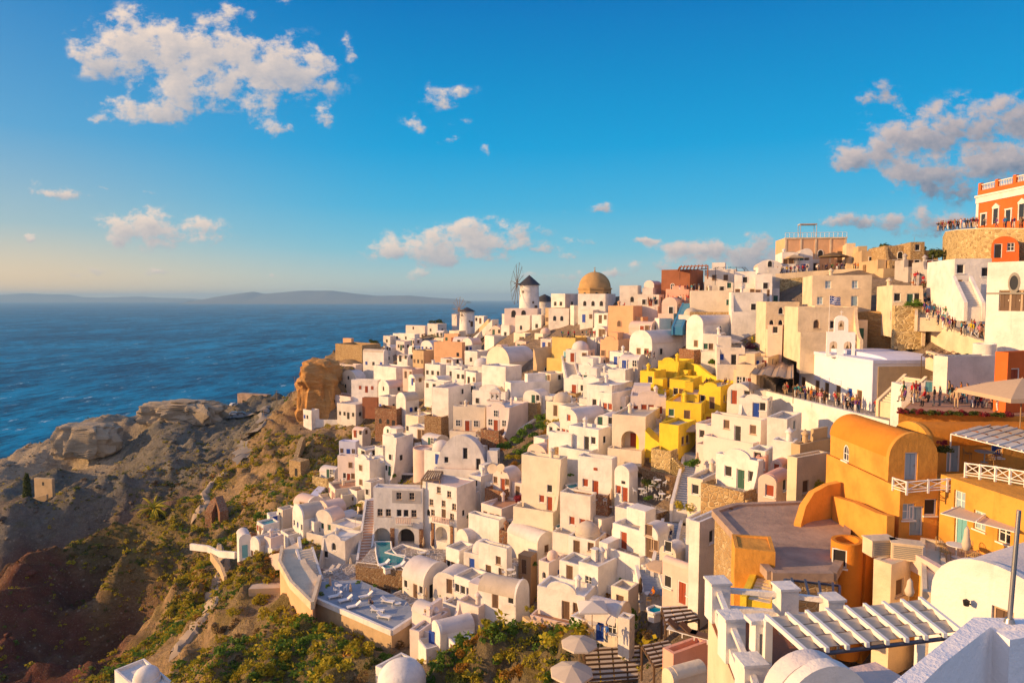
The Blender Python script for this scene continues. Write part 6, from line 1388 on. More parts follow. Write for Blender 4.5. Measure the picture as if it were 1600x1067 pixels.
for (lb, px, py, r, k, D) in [('big round olive bush beside the stone rubble wall', 1464, 402, 19, 'fd', 122), ('golden round bush on the cape wall', 525, 668, 11, 'fy', 211), ('green bush by the dark blue door on the cape', 565, 656, 7, 'fg', 213), ('dark shrub on the bastion roof edge', 585, 536, 8, 'fd', 262), ('green shrub on the cape houses roof', 672, 530, 9, 'fb', 270), ('olive bush in front of the bastion', 630, 556, 9, 'fy', 250), ('olive bush beside the curved white cape house', 606, 562, 9, 'fb', 252),
        ('dark green trees behind the cape houses', 690, 508, 12, 'fd', 290), ('green potted tree beside the terrace pergola', 678, 604, 7, 'fg', 205), ('green bush beside the great barrel vault', 752, 540, 6, 'fg', 225), ('green shrubs at the foot of the tan sloping house', 872, 585, 9, 'fg', 165), ('small green bush beside the brown church dome houses', 779, 525, 6, 'fg', 222),
        ('green creeper bush beside the crowded stairway', 1432, 478, 14, 'fg', 92), ('dry shrub above the green creeper', 1430, 455, 12, 'fb', 100), ('green plant on the pinkish house roof', 1509, 562, 12, 'fg', 67), ('potted flowers on the pinkish house roof', 1532, 562, 7, 'fr', 66), ('purple flowering tree in front of the lilac vault', 1176, 545, 10, 'pur', 120), ('green shrubs below the lilac vault porch', 1112, 568, 9, 'fg', 122), ('dark shrub beside the lilac vault terrace', 1190, 548, 8, 'fd', 118),
        ('green bush on the orange rubble mound', 952, 868, 12, 'fg', 88), ('golden bush on the orange rubble mound', 922, 868, 13, 'fo', 90), ('green plants beside the restaurant tables', 1010, 800, 7, 'fg', 88), ('green planter bush at the end of the restaurant wall', 972, 792, 6, 'fg', 91), ('green creeper on the curved white house', 925, 805, 11, 'fg', 93), ('red bougainvillea on the curved white house', 915, 800, 6, 'fr', 92.5),
        ('dry flower bush on the lower stone wall', 1000, 742, 8, 'fb', 96), ('agave plant on the pink terrace', 1010, 995, 10, 'fb', 56), ('green plants on the white patio corner', 872, 985, 9, 'fg', 68), ('yellow green bush at the grey roof corner', 1136, 798, 8, 'fo', 54), ('small dark bush beside the yellow green one', 1148, 796, 6, 'fg', 54.4),
        ('bougainvillea with red flowers behind the orange barrel roof', 1468, 706, 15, 'fd', 46.6), ('red blossoms on the bougainvillea', 1476, 694, 8, 'fr', 46.2), ('potted palm on the pool terrace', 650, 872, 7, 'fg', 107), ('yellow cactus cluster on the pool terrace', 668, 878, 9, 'fy', 106), ('dry plants along the pool terrace edge', 680, 886, 8, 'fo', 104.5), ('green plant at the hotel stair head', 565, 790, 7, 'fy', 128),
        ('reddish shrub beside the stepped white house terrace', 800, 728, 10, 'fo', 119), ('golden shrub beside the ruined hut', 500, 722, 10, 'fy', 185), ('golden shrub above the blue door cube', 523, 700, 7, 'fy', 190), ('olive shrub left of the narrow vaulted house', 405, 808, 10, 'fg', 158), ('potted shrub on the chimney house top', 1212, 506, 8, 'fb', 118), ('green fern by the dark glass gable', 690, 930, 5, 'fg', 95)]:
    bush(lb, px, py, r, k, D)
for i in range(16): bush('clipped green and red hedge plant along the restaurant terrace edge', 1406 + i * 11, 645 + i * .35, 9, 'fd' if i % 3 else 'fr', z=-8.74,  group='hedge plants on the restaurant terrace edge')
for i, (px, py) in enumerate([(502, 928), (512, 916), (560, 910), (618, 972), (640, 955), (585, 915)]): bush('potted green plant on the sunbathing deck', px, py, 4.5, 'fg', D=96 - i * .4, group='potted plants on the deck')
def town_shrubs():
    rg = random.Random(5); n = 0
    while n < 34:
        px, py = rg.uniform(520, 1120), rg.uniform(560, 980)
        if not in_poly(px, py, TOWNP): continue
        k = rg.choice(['fg', 'fg', 'fy', 'fd', 'fr']); p = P(px, py, Dm(px, py) - 1.5)
        o = bpy.data.objects.new('bush', rg.choice(BUSH[k])); COL.objects.link(o); o.location = p + Vector((0, 0, rg.uniform(-.6, .4))); q = rg.uniform(.5, 1.1); o.scale = (q, q, q * 1.1)
        tag(o, 'red flowering shrub in a gap between the white houses' if k == 'fr' else 'small green shrub in a gap between the white houses', 'bush', 'shrubs between the white houses'); n += 1
town_shrubs()
def tree(label, px, py, hpx, D, key, crown=.6, lean=0, name='tree', group=None):
    p = P(px, py, D); H = hpx / F * zcam(p); root = empty(name, p); tag(root, label, 'tree', group)
    bm = NB(); q = Vector((0, 0, -.4)); rg = random.Random(px)
    pts = [q] + [Vector((lean * f * f + rg.uniform(-.06, .06) * H, rg.uniform(-.05, .05) * H, H * .62 * f)) for f in (.33, .66, 1)]
    for i, (a, b) in enumerate(zip(pts, pts[1:])): rod(bm, a, b, H * .05 * (1 - .22 * i), H * .05 * (1 - .22 * (i + 1)), 7)
    for k in range(5):
        an = k * 1.26; rod(bm, pts[2], pts[3] + Vector((math.cos(an), math.sin(an), .5)) * H * .25, H * .022, H * .008, 5)
    fin('trunk', bm, 'trunk', root)
    rs = np.random.RandomState(int(px)); r = H * crown * .62; V = leaf_arrays(1100, r, H * .045, rs, .95, 9) + np.array([pts[3].x, pts[3].y, H * .45])
    c = bpy.data.objects.new('crown', quads_mesh('crown', V, [key])); COL.objects.link(c); c.parent = root; return root
for i, (px, py, r) in enumerate([(1372, 396, 14), (1392, 392, 16), (1412, 392, 15), (1432, 394, 12), (1350, 398, 9)]): bush('dark green hilltop bush behind the tan ruins', px, py, r, 'fd', 168, group='hilltop bushes behind the ruins')
tree('loose green fig tree in front of the tan canopy house', 1268, 788, 56, 62, 'fy', .75)
def palm(label, px, py, hpx, D):
    p = P(px, py, D); H = hpx / F * zcam(p); root = empty('palm_tree', p); tag(root, label, 'palm'); bm = NB(); lathe(bm, [(H * .11, -.5), (H * .10, H * .2), (H * .13, H * .34), (0, H * .38)], 10); fin('trunk', bm, 'trunk', root)
    bm = NB(); rg = random.Random(4)
    for k in range(46):
        an = rg.uniform(0, 6.283); el = rg.uniform(-.2, 1.25); L = H * rg.uniform(.55, .8); prev = None
        for j in range(7):
            f = j / 6; r = L * f * math.cos(el - f * .9); z = H * .36 + L * f * math.sin(el - f * .75); c = Vector((math.cos(an) * r, math.sin(an) * r, z)); w = Vector((-math.sin(an), math.cos(an), 0)) * H * .045 * math.sin(math.pi * (.12 + .85 * f))
            cur = (bm.verts.new(c - w + Vector((0, 0, -w.length * .6))), bm.verts.new(c), bm.verts.new(c + w + Vector((0, 0, -w.length * .6))))
            if prev:
                bm.faces.new((prev[0], prev[1], cur[1], cur[0])); bm.faces.new((prev[1], prev[2], cur[2], cur[1]))
            prev = cur
    fin('crown', bm, 'fy', root)
palm('bushy palm with arching fronds on the shaded slope', 240, 812, 46, 178)
def cypress():
    p = P(45, 822, 219); root = empty('cypress_tree', p); tag(root, 'slim dark cypress standing in the shaded hollow', 'tree'); H = 82 / F * 219
    bm = NB(); rod(bm, (0, 0, -1), (0, 0, H * .8), .4, .1, 7); fin('trunk', bm, 'trunk', root)
    rs = np.random.RandomState(5); n = 2600; z = rs.uniform(.02, 1, n); r = 1.9 * np.sqrt(z + .1) * (1.02 - z) ** .55 * rs.uniform(.4, 1.1, n); an = rs.uniform(0, 6.28, n); c = np.stack([np.cos(an) * r, np.sin(an) * r, z * H], 1)
    t = rs.normal(size=(n, 3)) * .28; b = rs.normal(size=(n, 3)) * .2; t[:, 2] += .25
    V = np.stack([c - t, c - b, c + t, c + b], 1).reshape(-1, 3); o = bpy.data.objects.new('crown', quads_mesh('crown', V, ['fd'])); COL.objects.link(o); o.parent = root
cypress()
def scrub():
    rs = np.random.RandomState(8); N = 34000
    x = np.concatenate([rs.uniform(-300, -20, N), rs.uniform(-80, 45, 26000), rs.uniform(-115, -30, 14000)]); y = np.concatenate([rs.uniform(45, 335, N), rs.uniform(45, 150, 26000), rs.uniform(105, 235, 14000)]); z, zc = ground_z(x, y)
    vis = (np.abs(x / y) < .9) & (z > -104); pr = np.where(zc[:, 3] > .5, zc[:, 3] * 1.3, zc[:, 3] * .8) * (fbm(x, y, .07, 3, 77) > -.2) * vis
    keep = rs.rand(len(x)) < np.clip(pr, 0, 1); x, y, z, zc = x[keep], y[keep], z[keep], zc[keep]
    base = [leaf_arrays(30, 1.0, .27, rs, .8, 3) for k in range(6)]; VV = []; MI = []; patch = fbm(x, y, .11, 3, 91)
    for i in range(len(x)):
        s = rs.uniform(.3, .9) * (1.7 if rs.rand() < .14 else 1); b = base[rs.randint(6)]; a = rs.uniform(0, 6.28); ca, sa = math.cos(a), math.sin(a)
        V = np.stack([(b[:, 0] * ca - b[:, 1] * sa) * s + x[i], (b[:, 0] * sa + b[:, 1] * ca) * s + y[i], b[:, 2] * s * .9 + z[i] - .08], 1); VV.append(V)
        q = rs.rand() - patch[i] * .9; left = x[i] < -95 and y[i] > 150; m = (2 if q < .40 else 3 if q < .7 else 1) if left else (0 if q < .14 else 1 if q < .80 else 3 if q < .86 else 4 if q < .93 else 2); MI.append(np.full(30, m))
    print('scrub', len(x)); o = bpy.data.objects.new('scrub_ground_cover', quads_mesh('scrub', np.concatenate(VV), ['fg', 'fy', 'fd', 'fb', 'fo'], np.concatenate(MI))); COL.objects.link(o); tag(o, kind='stuff')
scrub()
def rubble():
    rs = np.random.RandomState(18); N = 7000; x = rs.uniform(-300, -15, N); y = rs.uniform(50, 330, N); z, zc = ground_z(x, y)
    keep = (np.abs(x / y) < .9) & (z > -106) & (zc[:, 3] < .95) & (fbm(x, y, .09, 3, 55) > -.02); x, y, z, zc = x[keep], y[keep], z[keep], zc[keep]
    bm = NB(); bmesh.ops.create_icosphere(bm, subdivisions=1, radius=1); bv = np.array([v.co[:] for v in bm.verts]); bf = np.array([[v.index for v in f.verts] for f in bm.faces]); bm.free()
    VV, FF = [], []; n = 0
    for i in range(len(x)):
        s = rs.uniform(.2, .6) * (2.4 if rs.rand() < .06 else 1); v = bv * (1 + rs.uniform(-.3, .3, (len(bv), 1))) * np.array([s * rs.uniform(.7, 1.4), s * rs.uniform(.7, 1.4), s * .7]) + np.array([x[i], y[i], z[i]]); VV.append(v); FF.append(bf + n); n += len(bv)
    V = np.concatenate(VV); Fc = np.concatenate(FF); me = bpy.data.meshes.new('rubble'); me.vertices.add(len(V)); me.vertices.foreach_set('co', V.ravel().astype(np.float32)); me.loops.add(Fc.size); me.loops.foreach_set('vertex_index', Fc.ravel().astype(np.int32)); me.polygons.add(len(Fc))
    me.polygons.foreach_set('loop_start', np.arange(0, Fc.size, 3, dtype=np.int32)); me.polygons.foreach_set('loop_total', np.full(len(Fc), 3, dtype=np.int32)); me.update(); ca = me.color_attributes.new('zone', 'FLOAT_COLOR', 'POINT')
    ca.data.foreach_set('color', np.repeat(np.concatenate([zc[:, :3] * 1.05, zc[:, 3:] * 0], 1), len(bv), 0).ravel().astype(np.float32)); me.materials.append(MAT['hill']); o = bpy.data.objects.new('rubble', me); COL.objects.link(o); tag(o, kind='stuff')
rubble()
def rock(label, px, py, D, size, seed, m='ROCK', name='rock_outcrop', rz=0, tag_kind=None, amp=.35):
    bm = NB(); bmesh.ops.create_icosphere(bm, subdivisions=5, radius=1)
    for v in bm.verts:
        c = v.co.copy(); c = Vector([math.copysign(abs(q) ** .55, q) for q in c]); p = Vector((c.x * size[0], c.y * size[1], c.z * size[2]))
        n = mnoise.fractal(p * .16 + Vector((seed, 0, 0)), 1.0, 2.1, 6); st = math.sin(p.z * 1.1 + n * 3) * .05
        rdg = abs(mnoise.noise(Vector((p.x * .3 + seed, p.y * .3, p.z * .05)))) * .35
        v.co = Vector((p.x * (1 + n * amp + st - rdg), p.y * (1 + n * amp + st - rdg), p.z * (1 + n * .12)))
    o = fin(name, bm, m, loc=P(px, py, D), rz=R(rz)); return tag(o, label, 'rock', kind=tag_kind)
rock('steep orange sea cliff under the white cape houses', 499, 622, 225, (7.2, 9, 12.5), 3, 'CLIFF', 'cliff', 10)
rock('pale rounded rock mound on the dusty headland', 288, 645, 308, (19, 8, 5.6), 9, 'CREAMR')
rock('flat topped cream cliff block on the headland', 137, 688, 292, (14, 7, 7.4), 14, 'CREAMR', 'cliff', 4, amp=.16)

# ------------------------------------------------------------------ people
def build_person(pose):
    """one continuous skinned body: standing, photographing, sitting or walking"""
    J = {'pel': (0, 0, .93), 'chest': (0, -.02, 1.25), 'neck': (0, -.01, 1.46), 'head': (0, .02, 1.60), 'top': (0, .01, 1.72)}
    for s, n in ((-1, 'l'), (1, 'r')):
        J['hip' + n] = (s * .10, 0, .88); J['kn' + n] = (s * .11, .03, .49); J['an' + n] = (s * .11, -.03, .09); J['to' + n] = (s * .12, .14, .04)
        J['sh' + n] = (s * .19, -.02, 1.40); J['el' + n] = (s * .24, -.05, 1.12); J['wr' + n] = (s * .22, .08, .90); J['ha' + n] = (s * .21, .13, .80)
    if pose == 'photo':
        for s, n in ((-1, 'l'), (1, 'r')): J['el' + n] = (s * .24, .16, 1.22); J['wr' + n] = (s * .10, .30, 1.48); J['ha' + n] = (s * .05, .33, 1.57)
    if pose == 'walk':
        J['knl'] = (-.1, .2, .52); J['anl'] = (-.1, .22, .10); J['tol'] = (-.1, .38, .07); J['knr'] = (.1, -.05, .48); J['anr'] = (.1, -.32, .13); J['tor'] = (.1, -.2, .04); J['elr'] = (.24, .08, 1.13); J['wrr'] = (.2, .28, .98); J['har'] = (.19, .34, .93)
    if pose == 'sit':
        for k in J: J[k] = (J[k][0], J[k][1], J[k][2] - .45)
        for s, n in ((-1, 'l'), (1, 'r')): J['hip' + n] = (s * .11, .02, .44); J['kn' + n] = (s * .14, .46, .48); J['an' + n] = (s * .14, .46, .08); J['to' + n] = (s * .15, .62, .04); J['wr' + n] = (s * .16, .28, .58); J['ha' + n] = (s * .14, .38, .55); J['el' + n] = (s * .25, .04, .72)
    rad = dict(pel=.15, chest=.155, neck=.058, head=.098, top=.075, hip=.105, kn=.068, an=.045, to=.04, sh=.072, el=.048, wr=.034, ha=.042)
    names = list(J); idx = {n: i for i, n in enumerate(names)}
    E = [('pel', 'chest'), ('chest', 'neck'), ('neck', 'head'), ('head', 'top')]
    for n in 'lr': E += [('pel', 'hip' + n), ('hip' + n, 'kn' + n), ('kn' + n, 'an' + n), ('an' + n, 'to' + n), ('chest', 'sh' + n), ('sh' + n, 'el' + n), ('el' + n, 'wr' + n), ('wr' + n, 'ha' + n)]
    me = bpy.data.meshes.new('body'); me.from_pydata([J[n] for n in names], [(idx[a], idx[b]) for a, b in E], [])
    o = bpy.data.objects.new('body', me); COL.objects.link(o); md = o.modifiers.new('skin', 'SKIN'); md.use_smooth_shade = True; md.branch_smoothing = .6
    sk = me.skin_vertices[0].data if me.skin_vertices else me.attributes and None
    for n in names:
        r = rad.get(n) or rad[n[:-1]]; sy = .72 if n in ('pel', 'chest') else 1
        sk[idx[n]].radius = (r, r * sy)
    sk[0].use_root = True
    sb = o.modifiers.new('sub', 'SUBSURF'); sb.levels = 1; bpy.context.view_layer.update()
    m2 = bpy.data.meshes.new_from_object(o.evaluated_get(bpy.context.evaluated_depsgraph_get())); bpy.data.objects.remove(o); m2.name = 'person'
    for k in ('skin', 'hair_dark', 'white', 'navy', 'shoe'): m2.materials.append(CLOTH.get(k) or MAT[k])
    dz = -.45 if pose == 'sit' else 0; hz = J['head'][2]
    for f in m2.polygons:
        c = f.center; near = min(names, key=lambda n: (Vector(J[n]) - c).length)
        if near in ('head', 'top'): mi = 1 if (c.z > hz + .045 or c.y < J['head'][1] - .03) else 0
        elif near == 'neck': mi = 0 if c.z > J['neck'][2] - .01 else 2
        elif near[:2] in ('ha', 'wr') and near != 'hair': mi = 0
        elif near[:2] in ('to',) or (near[:2] == 'an' and c.z < .09): mi = 4
        elif near[:2] in ('hi', 'kn', 'an') or (near == 'pel' and c.z < J['pel'][2] + .03): mi = 3
        else: mi = 2
        f.material_index = mi
    return m2
POSES = {p: build_person(p) for p in ('stand', 'photo', 'sit', 'walk')}
# backpack and sun hat variants share the bodies; hair is coloured on the object
TOPS = ['red', 'navy', 'black', 'white', 'grey', 'blue', 'orange', 'green', 'pink', 'beige', 'brown', 'turquoise', 'yellow', 'purple', 'maroon', 'khaki']
BOT = [('denim', 'jeans'), ('black', 'black trousers'), ('beige', 'beige trousers'), ('grey', 'grey trousers'), ('white', 'white trousers'), ('brown', 'brown trousers'), ('navy', 'navy trousers')]
GAR = ['jacket', 'shirt', 'sweater', 'top', 'coat', 'T-shirt']
WHAT = {'stand': 'standing', 'photo': 'photographing', 'sit': 'sitting', 'walk': 'walking'}
WTOP = ['red', 'navy', 'black', 'black', 'black', 'navy', 'grey', 'blue', 'orange', 'brown', 'maroon', 'beige', 'white', 'red', 'green', 'khaki', 'pink', 'turquoise', 'yellow', 'purple']
_usedp = set(); _prg = random.Random(21)
def person(where, loc, pose=None, rz=None, group=None, top=None, s=1.0):
    rg = _prg
    for tries in range(400):
        ps = pose or rg.choice(['stand', 'stand', 'photo', 'walk']); t = top or rg.choice(WTOP); b = rg.choice(BOT); g_ = rg.choice(GAR) if tries else 'jacket'
        lab = f"person in {t} {g_} and {b[1]} {WHAT[ps]} {where}"
        if lab not in _usedp: break
    _usedp.add(lab); o = bpy.data.objects.new('person', POSES[ps]); COL.objects.link(o); o.location = loc; o.rotation_euler = (0, 0, rz if rz is not None else rg.uniform(-.9, .9) + math.pi / 2); q = s * rg.uniform(.92, 1.06); o.scale = (q, q, q)
    for i, m in ((1, MAT['hair_fair'] if rg.random() < .25 else MAT['hair_dark']), (2, CLOTH[t]), (3, CLOTH[b[0]])):
        o.material_slots[i].link = 'OBJECT'; o.material_slots[i].material = m
    return tag(o, lab, 'person', group)
def crowd(where, group, pts, n, spread, z=None, pose=None, jz=0, s=1.0):
    W = [PZ(p[0], p[1], z) if z is not None else P(*p) for p in pts]; L = [0]
    for a, b in zip(W, W[1:]): L.append(L[-1] + (b - a).length)
    for k in range(n):
        d = L[-1] * min(.999, max(0, ((k // 3) * 3 + 1.5 + _prg.gauss(0, 1.3)) / n)); i = max(j for j in range(len(W) - 1) if L[j] <= d); f = (d - L[i]) / max(L[i + 1] - L[i], 1e-6); p = W[i].lerp(W[i + 1], f); dr = (W[i + 1] - W[i]); dr.z = 0; dr.normalize(); nn = Vector((-dr.y, dr.x, 0))
        if nn.y < 0: nn = -nn
        p = p + nn * _prg.uniform(0, spread); p.z += .02
        person(where, p, pose if not isinstance(pose, (list, tuple)) else _prg.choice(pose), group=group, s=s)
crowd('on the blue trimmed church terrace', 'crowd at the blue trimmed church', [(1207, 616), (1240, 622), (1290, 634), (1350, 648)], 52, 3.0, z=-13.95)
crowd('on the promenade below the peach mansion', 'crowd on the ridge promenade', [(1214, 429, 144), (1260, 426, 142), (1320, 423, 140)], 34, 2.0)
crowd('on the promenade by the shops', 'crowd on the ridge promenade', [(1322, 423, 140), (1400, 424, 135), (1438, 432, 125)], 28, 2.0)
crowd('on top of the curved stone wall', 'crowd in front of the red house', [(1484, 361, 122), (1505, 358, 114.5), (1545, 356, 107.5), (1598, 357, 102)], 42, 2.2)
crowd('on the upper crowded stairway', 'crowd on the stairway', [(1446, 434, 120), (1462, 438, 111), (1465, 460, 100)], 20, 3.2)
crowd('on the lower crowded stairway', 'crowd on the stairway', [(1465, 462, 99), (1470, 488, 91), (1482, 504, 87)], 24, 2.6)
crowd('above the yellow retaining wall', 'crowd above the yellow retaining wall', [(1484, 508, 86.5), (1508, 518, 82), (1540, 526, 77.5), (1590, 532, 71)], 30, 2.4)
crowd('under the big canvas parasol', 'restaurant guests', [(1450, 640), (1490, 640), (1580, 645)], 32, 6.0, z=-8.74, pose=['stand', 'sit', 'stand'])
crowd('on the ochre house roof', 'people on the ochre house roof', [(872, 528, 160), (905, 528, 158), (936, 528, 157)], 13, 3.0)
crowd('beside the blue stairway', 'people by the blue stairway', [(1000, 476, 160), (1030, 474, 157), (1066, 472, 152)], 14, 3.0)
crowd('on the brown tavern terrace', 'people on the tavern terrace', [(1062, 456, 156), (1100, 456, 154)], 7, 1.5)
crowd('below the windmill arcade', 'people below the windmill', [(836, 524, 205), (858, 524, 204)], 7, 2.0)
crowd('on the white barrel house terrace', 'people beside the yellow house', [(1004, 560, 136), (1020, 562, 135)], 5, 1.5)
crowd('on the yellow roof terrace', 'diners on the yellow roof', [(1104, 602, 108), (1140, 604, 107)], 6, 1.5, pose='sit')
crowd('on the sunbathing deck', 'people on the sunbathing deck', [(556, 956, 93.5), (580, 958, 92.5)], 4, 1.0)
crowd('on the red door house roof', 'people on the red door house roof', [(712, 640, 141), (738, 642, 140)], 6, 2.0)
for (w, px, py, D, ps) in [('on the blank white house roof', 726, 606, 160, 'sit'), ('on the long stairway wall', 1193, 672, 92, 'sit'), ('on the short striped stairway', 1016, 894, 72, 'sit'), ('on the striped grey stairway', 1048, 848, 77, 'walk'), ('at the patio table', 1021, 936, 66, 'sit'), ('on the white patio', 948, 1002, 58, 'stand'), ('beside the blue gate', 851, 634, 149, 'stand'), ('on the stone terrace by the wedge house', 1016, 712, 98, 'sit'), ('on the peach tower roof', 976, 480, 168, 'sit'), ('on the shadowed stone path stairs', 901, 634, 126, 'walk'), ('beside the tan awning house', 1167, 632, 100, 'stand')]: person(w, P(px, py, D), ps)

# ------------------------------------------------------------------ parasols and furniture
def closed_parasol(label, px, py, hpx, D=None, z=None, col='clt', group=None):
    p = PZ(px, py, z) if z is not None else P(px, py, D or Dm(px, py)); H = hpx / F * zcam(p); root = empty('closed_parasol', p); tag(root, label, 'parasol', group)
    bm = NB(); rod(bm, (0, 0, 0), (0, 0, H), .03, n=6); fin('pole', bm, 'woodl', root); bm = NB(); lathe(bm, [(.28, 0), (.28, .08), (0, .09)], 12); fin('base', bm, 'GL', root)
    bm = NB(); lathe(bm, [(.0, H * .38), (.17, H * .40), (.24, H * .55), (.16, H * .72), (.13, H * .9), (0, H * 1.02)], 9); fin('canopy', bm, col, root, wob=.05, ang=80); return root
def open_parasol(label, px, py, w, hh, D=None, z=None, col='cl', sides=8, group=None):
    p = PZ(px, py, z) if z is not None else P(px, py, D or Dm(px, py)); root = empty('parasol', p); tag(root, label, 'parasol', group)
    bm = NB(); rod(bm, (0, 0, -.2), (0, 0, hh), .04, n=8); fin('pole', bm, 'woodl', root)
    bm = NB(); a0 = R(180 / sides); lathe(bm, [(w / 2, hh - w * .17), (w / 2 * .98, hh - w * .135), (w / 4, hh - w * .055), (.05, hh), (0, hh + .1)], sides, a0=a0, a1=a0 + 2 * math.pi); fin('canopy', bm, col, root, ang=10)
    bm = NB()
    for k in range(sides): an = a0 + k * 2 * math.pi / sides; rod(bm, (0, 0, hh - .12), (math.cos(an) * w * .48, math.sin(an) * w * .48, hh - w * .165), .018, n=4)
    fin('rib_frame', bm, 'woodl', root); return root
for (lb, px, py, h_) in [('closed cream parasol at the left end of the deck', 516, 928, 28), ('closed cream parasol beside the deck loungers', 548, 938, 28), ('closed cream parasol in the middle of the deck', 579, 946, 30), ('closed white parasol on the lower patio', 548, 892, 22), ('closed cream parasol left of the swimming pool', 590, 882, 24), ('closed cream parasol right of the swimming pool', 629, 882, 22), ('closed cream parasol on the pool terrace by the pilaster', 662, 862, 24), ('closed parasol before the dark glass gable', 666, 942, 26), ('closed parasol on the courtyard house', 715, 900, 26), ('closed parasol by the brown wooden hut', 798, 890, 26), ('closed parasol on the courtyard terrace edge', 741, 912, 24), ('closed parasol in front of the white vaulted pair', 981, 868, 26),
        ('closed parasol in front of the restaurant wall', 1003, 770, 26), ('closed parasol beside the curved terrace', 955, 792, 30), ('closed parasol below the tall white house door', 912, 776, 26), ('closed white parasol beside the green door', 1126, 786, 34), ('closed yellow parasol beside the pink vault', 1169, 770, 24), ('closed parasol on the cafe terrace by the stairs', 1089, 728, 22), ('closed brown parasol beside the patio steps', 1000, 940, 40), ('closed cream parasol at the white terrace pool', 881, 838, 28), ('closed parasol at the rounded vault house', 489, 830, 18)]:
    closed_parasol(lb, px, py, h_, col='YD' if 'yellow' in lb else 'thatch' if 'brown p' in lb else 'cl' if 'white p' in lb else 'clt')
closed_parasol('large folded cream parasol beside the courtyard table', 1508, 884, 64, z=-15.33, col='cl')
closed_parasol('large folded cream parasol in front of the tan house', 1420, 948, 46, D=35.5, col='cl')
open_parasol('white square parasol on the lilac vault terrace', 1141, 550, 4.6, 2.5, 122, col='cl2', sides=4)
open_parasol('cream parasol by the brown shops on the ridge', 1240, 420, 4.6, 3.0, 147, col='T', sides=4)
open_parasol('thatched parasol in front of the peach mansion', 1302, 418, 6.0, 3.2, 146, col='thatch', sides=10)
open_parasol('tan parasol over the patio steps', 1036, 915, 3.4, 2.4, 66, col='clt', sides=8)
open_parasol('tan parasol left of the big slanted roof house', 868, 935, 3.0, 2.3, 80, col='clt', sides=8)
open_parasol('white canvas parasol over the white patio', 925, 985, 3.6, 2.7, 61, col='cl2', sides=4)
open_parasol('cream parasol at the bottom beside the concrete ramp', 905, 1040, 3.2, 2.4, 58, col='cl', sides=8)
open_parasol('pale parasol at the bottom edge below the ramp', 893, 1085, 3.6, 2.4, 55, col='cl', sides=8)
open_parasol('white parasol on the chimney house terrace', 1213, 500, 3.6, 2.4, 119, col='cl2', sides=4)
open_parasol('pale awning parasol in the yellow quarter', 1081, 690, 4.6, 2.5, 97, col='clt', sides=4)
open_parasol('big tan canvas parasol over the restaurant', 1594, 664, 7.6, 3.2, 46.5, col='clt', sides=4)
def lounger(label, px, py, z=None, D=None, rz=0, col='cushion', group=None):
    p = PZ(px, py, z) if z is not None else P(px, py, D or Dm(px, py)); root = empty('sun_lounger', p, R(rz)); tag(root, label, 'sun lounger', group)
    bm = NB(); box(bm, (-.32, -.95, .28), (.32, .95, .33))
    for x in (-.28, .28):
        for y in (-.85, .75): box(bm, (x - .03, y - .03, 0), (x + .03, y + .03, .28))
    fin('frame', bm, 'wf', root)
    bm = NB(); prism(bm, [(-.95, .33), (.3, .33), (.98, .78), (.92, .87), (.28, .42), (-.95, .42)], -.31, .31, 'x'); fin('mattress', bm, col, root, bevel=.02); return root
DZ = -41.3 + 0.0
DZ = next(o for o in bpy.data.objects if o.get('label') == 'blue grey sunbathing deck on a tan retaining wall')['_z']
for lb, px, py, rz in [('white lounger at the left end of the sunbathing deck', 524, 934, -60), ('white lounger second from the deck left end', 540, 940, -60), ('white lounger in the deck middle beside people', 553, 950, -62), ('white lounger behind the deck parasol', 572, 934, -60), ('white lounger on the right half of the deck', 590, 956, 75), ('white lounger nearest the deck corner', 600, 966, 72), ('white lounger at the back of the deck', 606, 942, 70)]: lounger(lb, px, py, z=DZ, rz=rz)
for lb, px, py in [('white lounger beside the red towel by the pool', 600, 884), ('white lounger at the pool terrace balustrade', 624, 887), ('white lounger right of the pool end', 638, 888)]: lounger(lb, px, py, z=-40.15, rz=-50)
for lb, px, py in [('grey lounger in the shaded niche patio', 514, 894), ('second grey lounger in the shaded niche patio', 524, 892)]: lounger(lb, px, py, D=104, rz=-35, col='GL')
for lb, px, py in [('white lounger on the terraced house left of the hotel', 545, 772), ('second white lounger on the terraced house', 554, 773)]: lounger(lb, px, py, D=149, rz=-30)
for lb, px, py in [('brown sun bed on the pink terrace', 1066, 992), ('brown sun bed beside it nearer the cream wall', 1086, 998)]: lounger(lb, px, py, z=P(1060, 1000, 43.5).z, rz=60, col='n')
for lb, px, py in [('dark lounger in the wide arched porch', 971, 695), ('second dark lounger in the wide arched porch', 987, 694)]: lounger(lb, px, py, D=104.5, rz=-10, col='k')
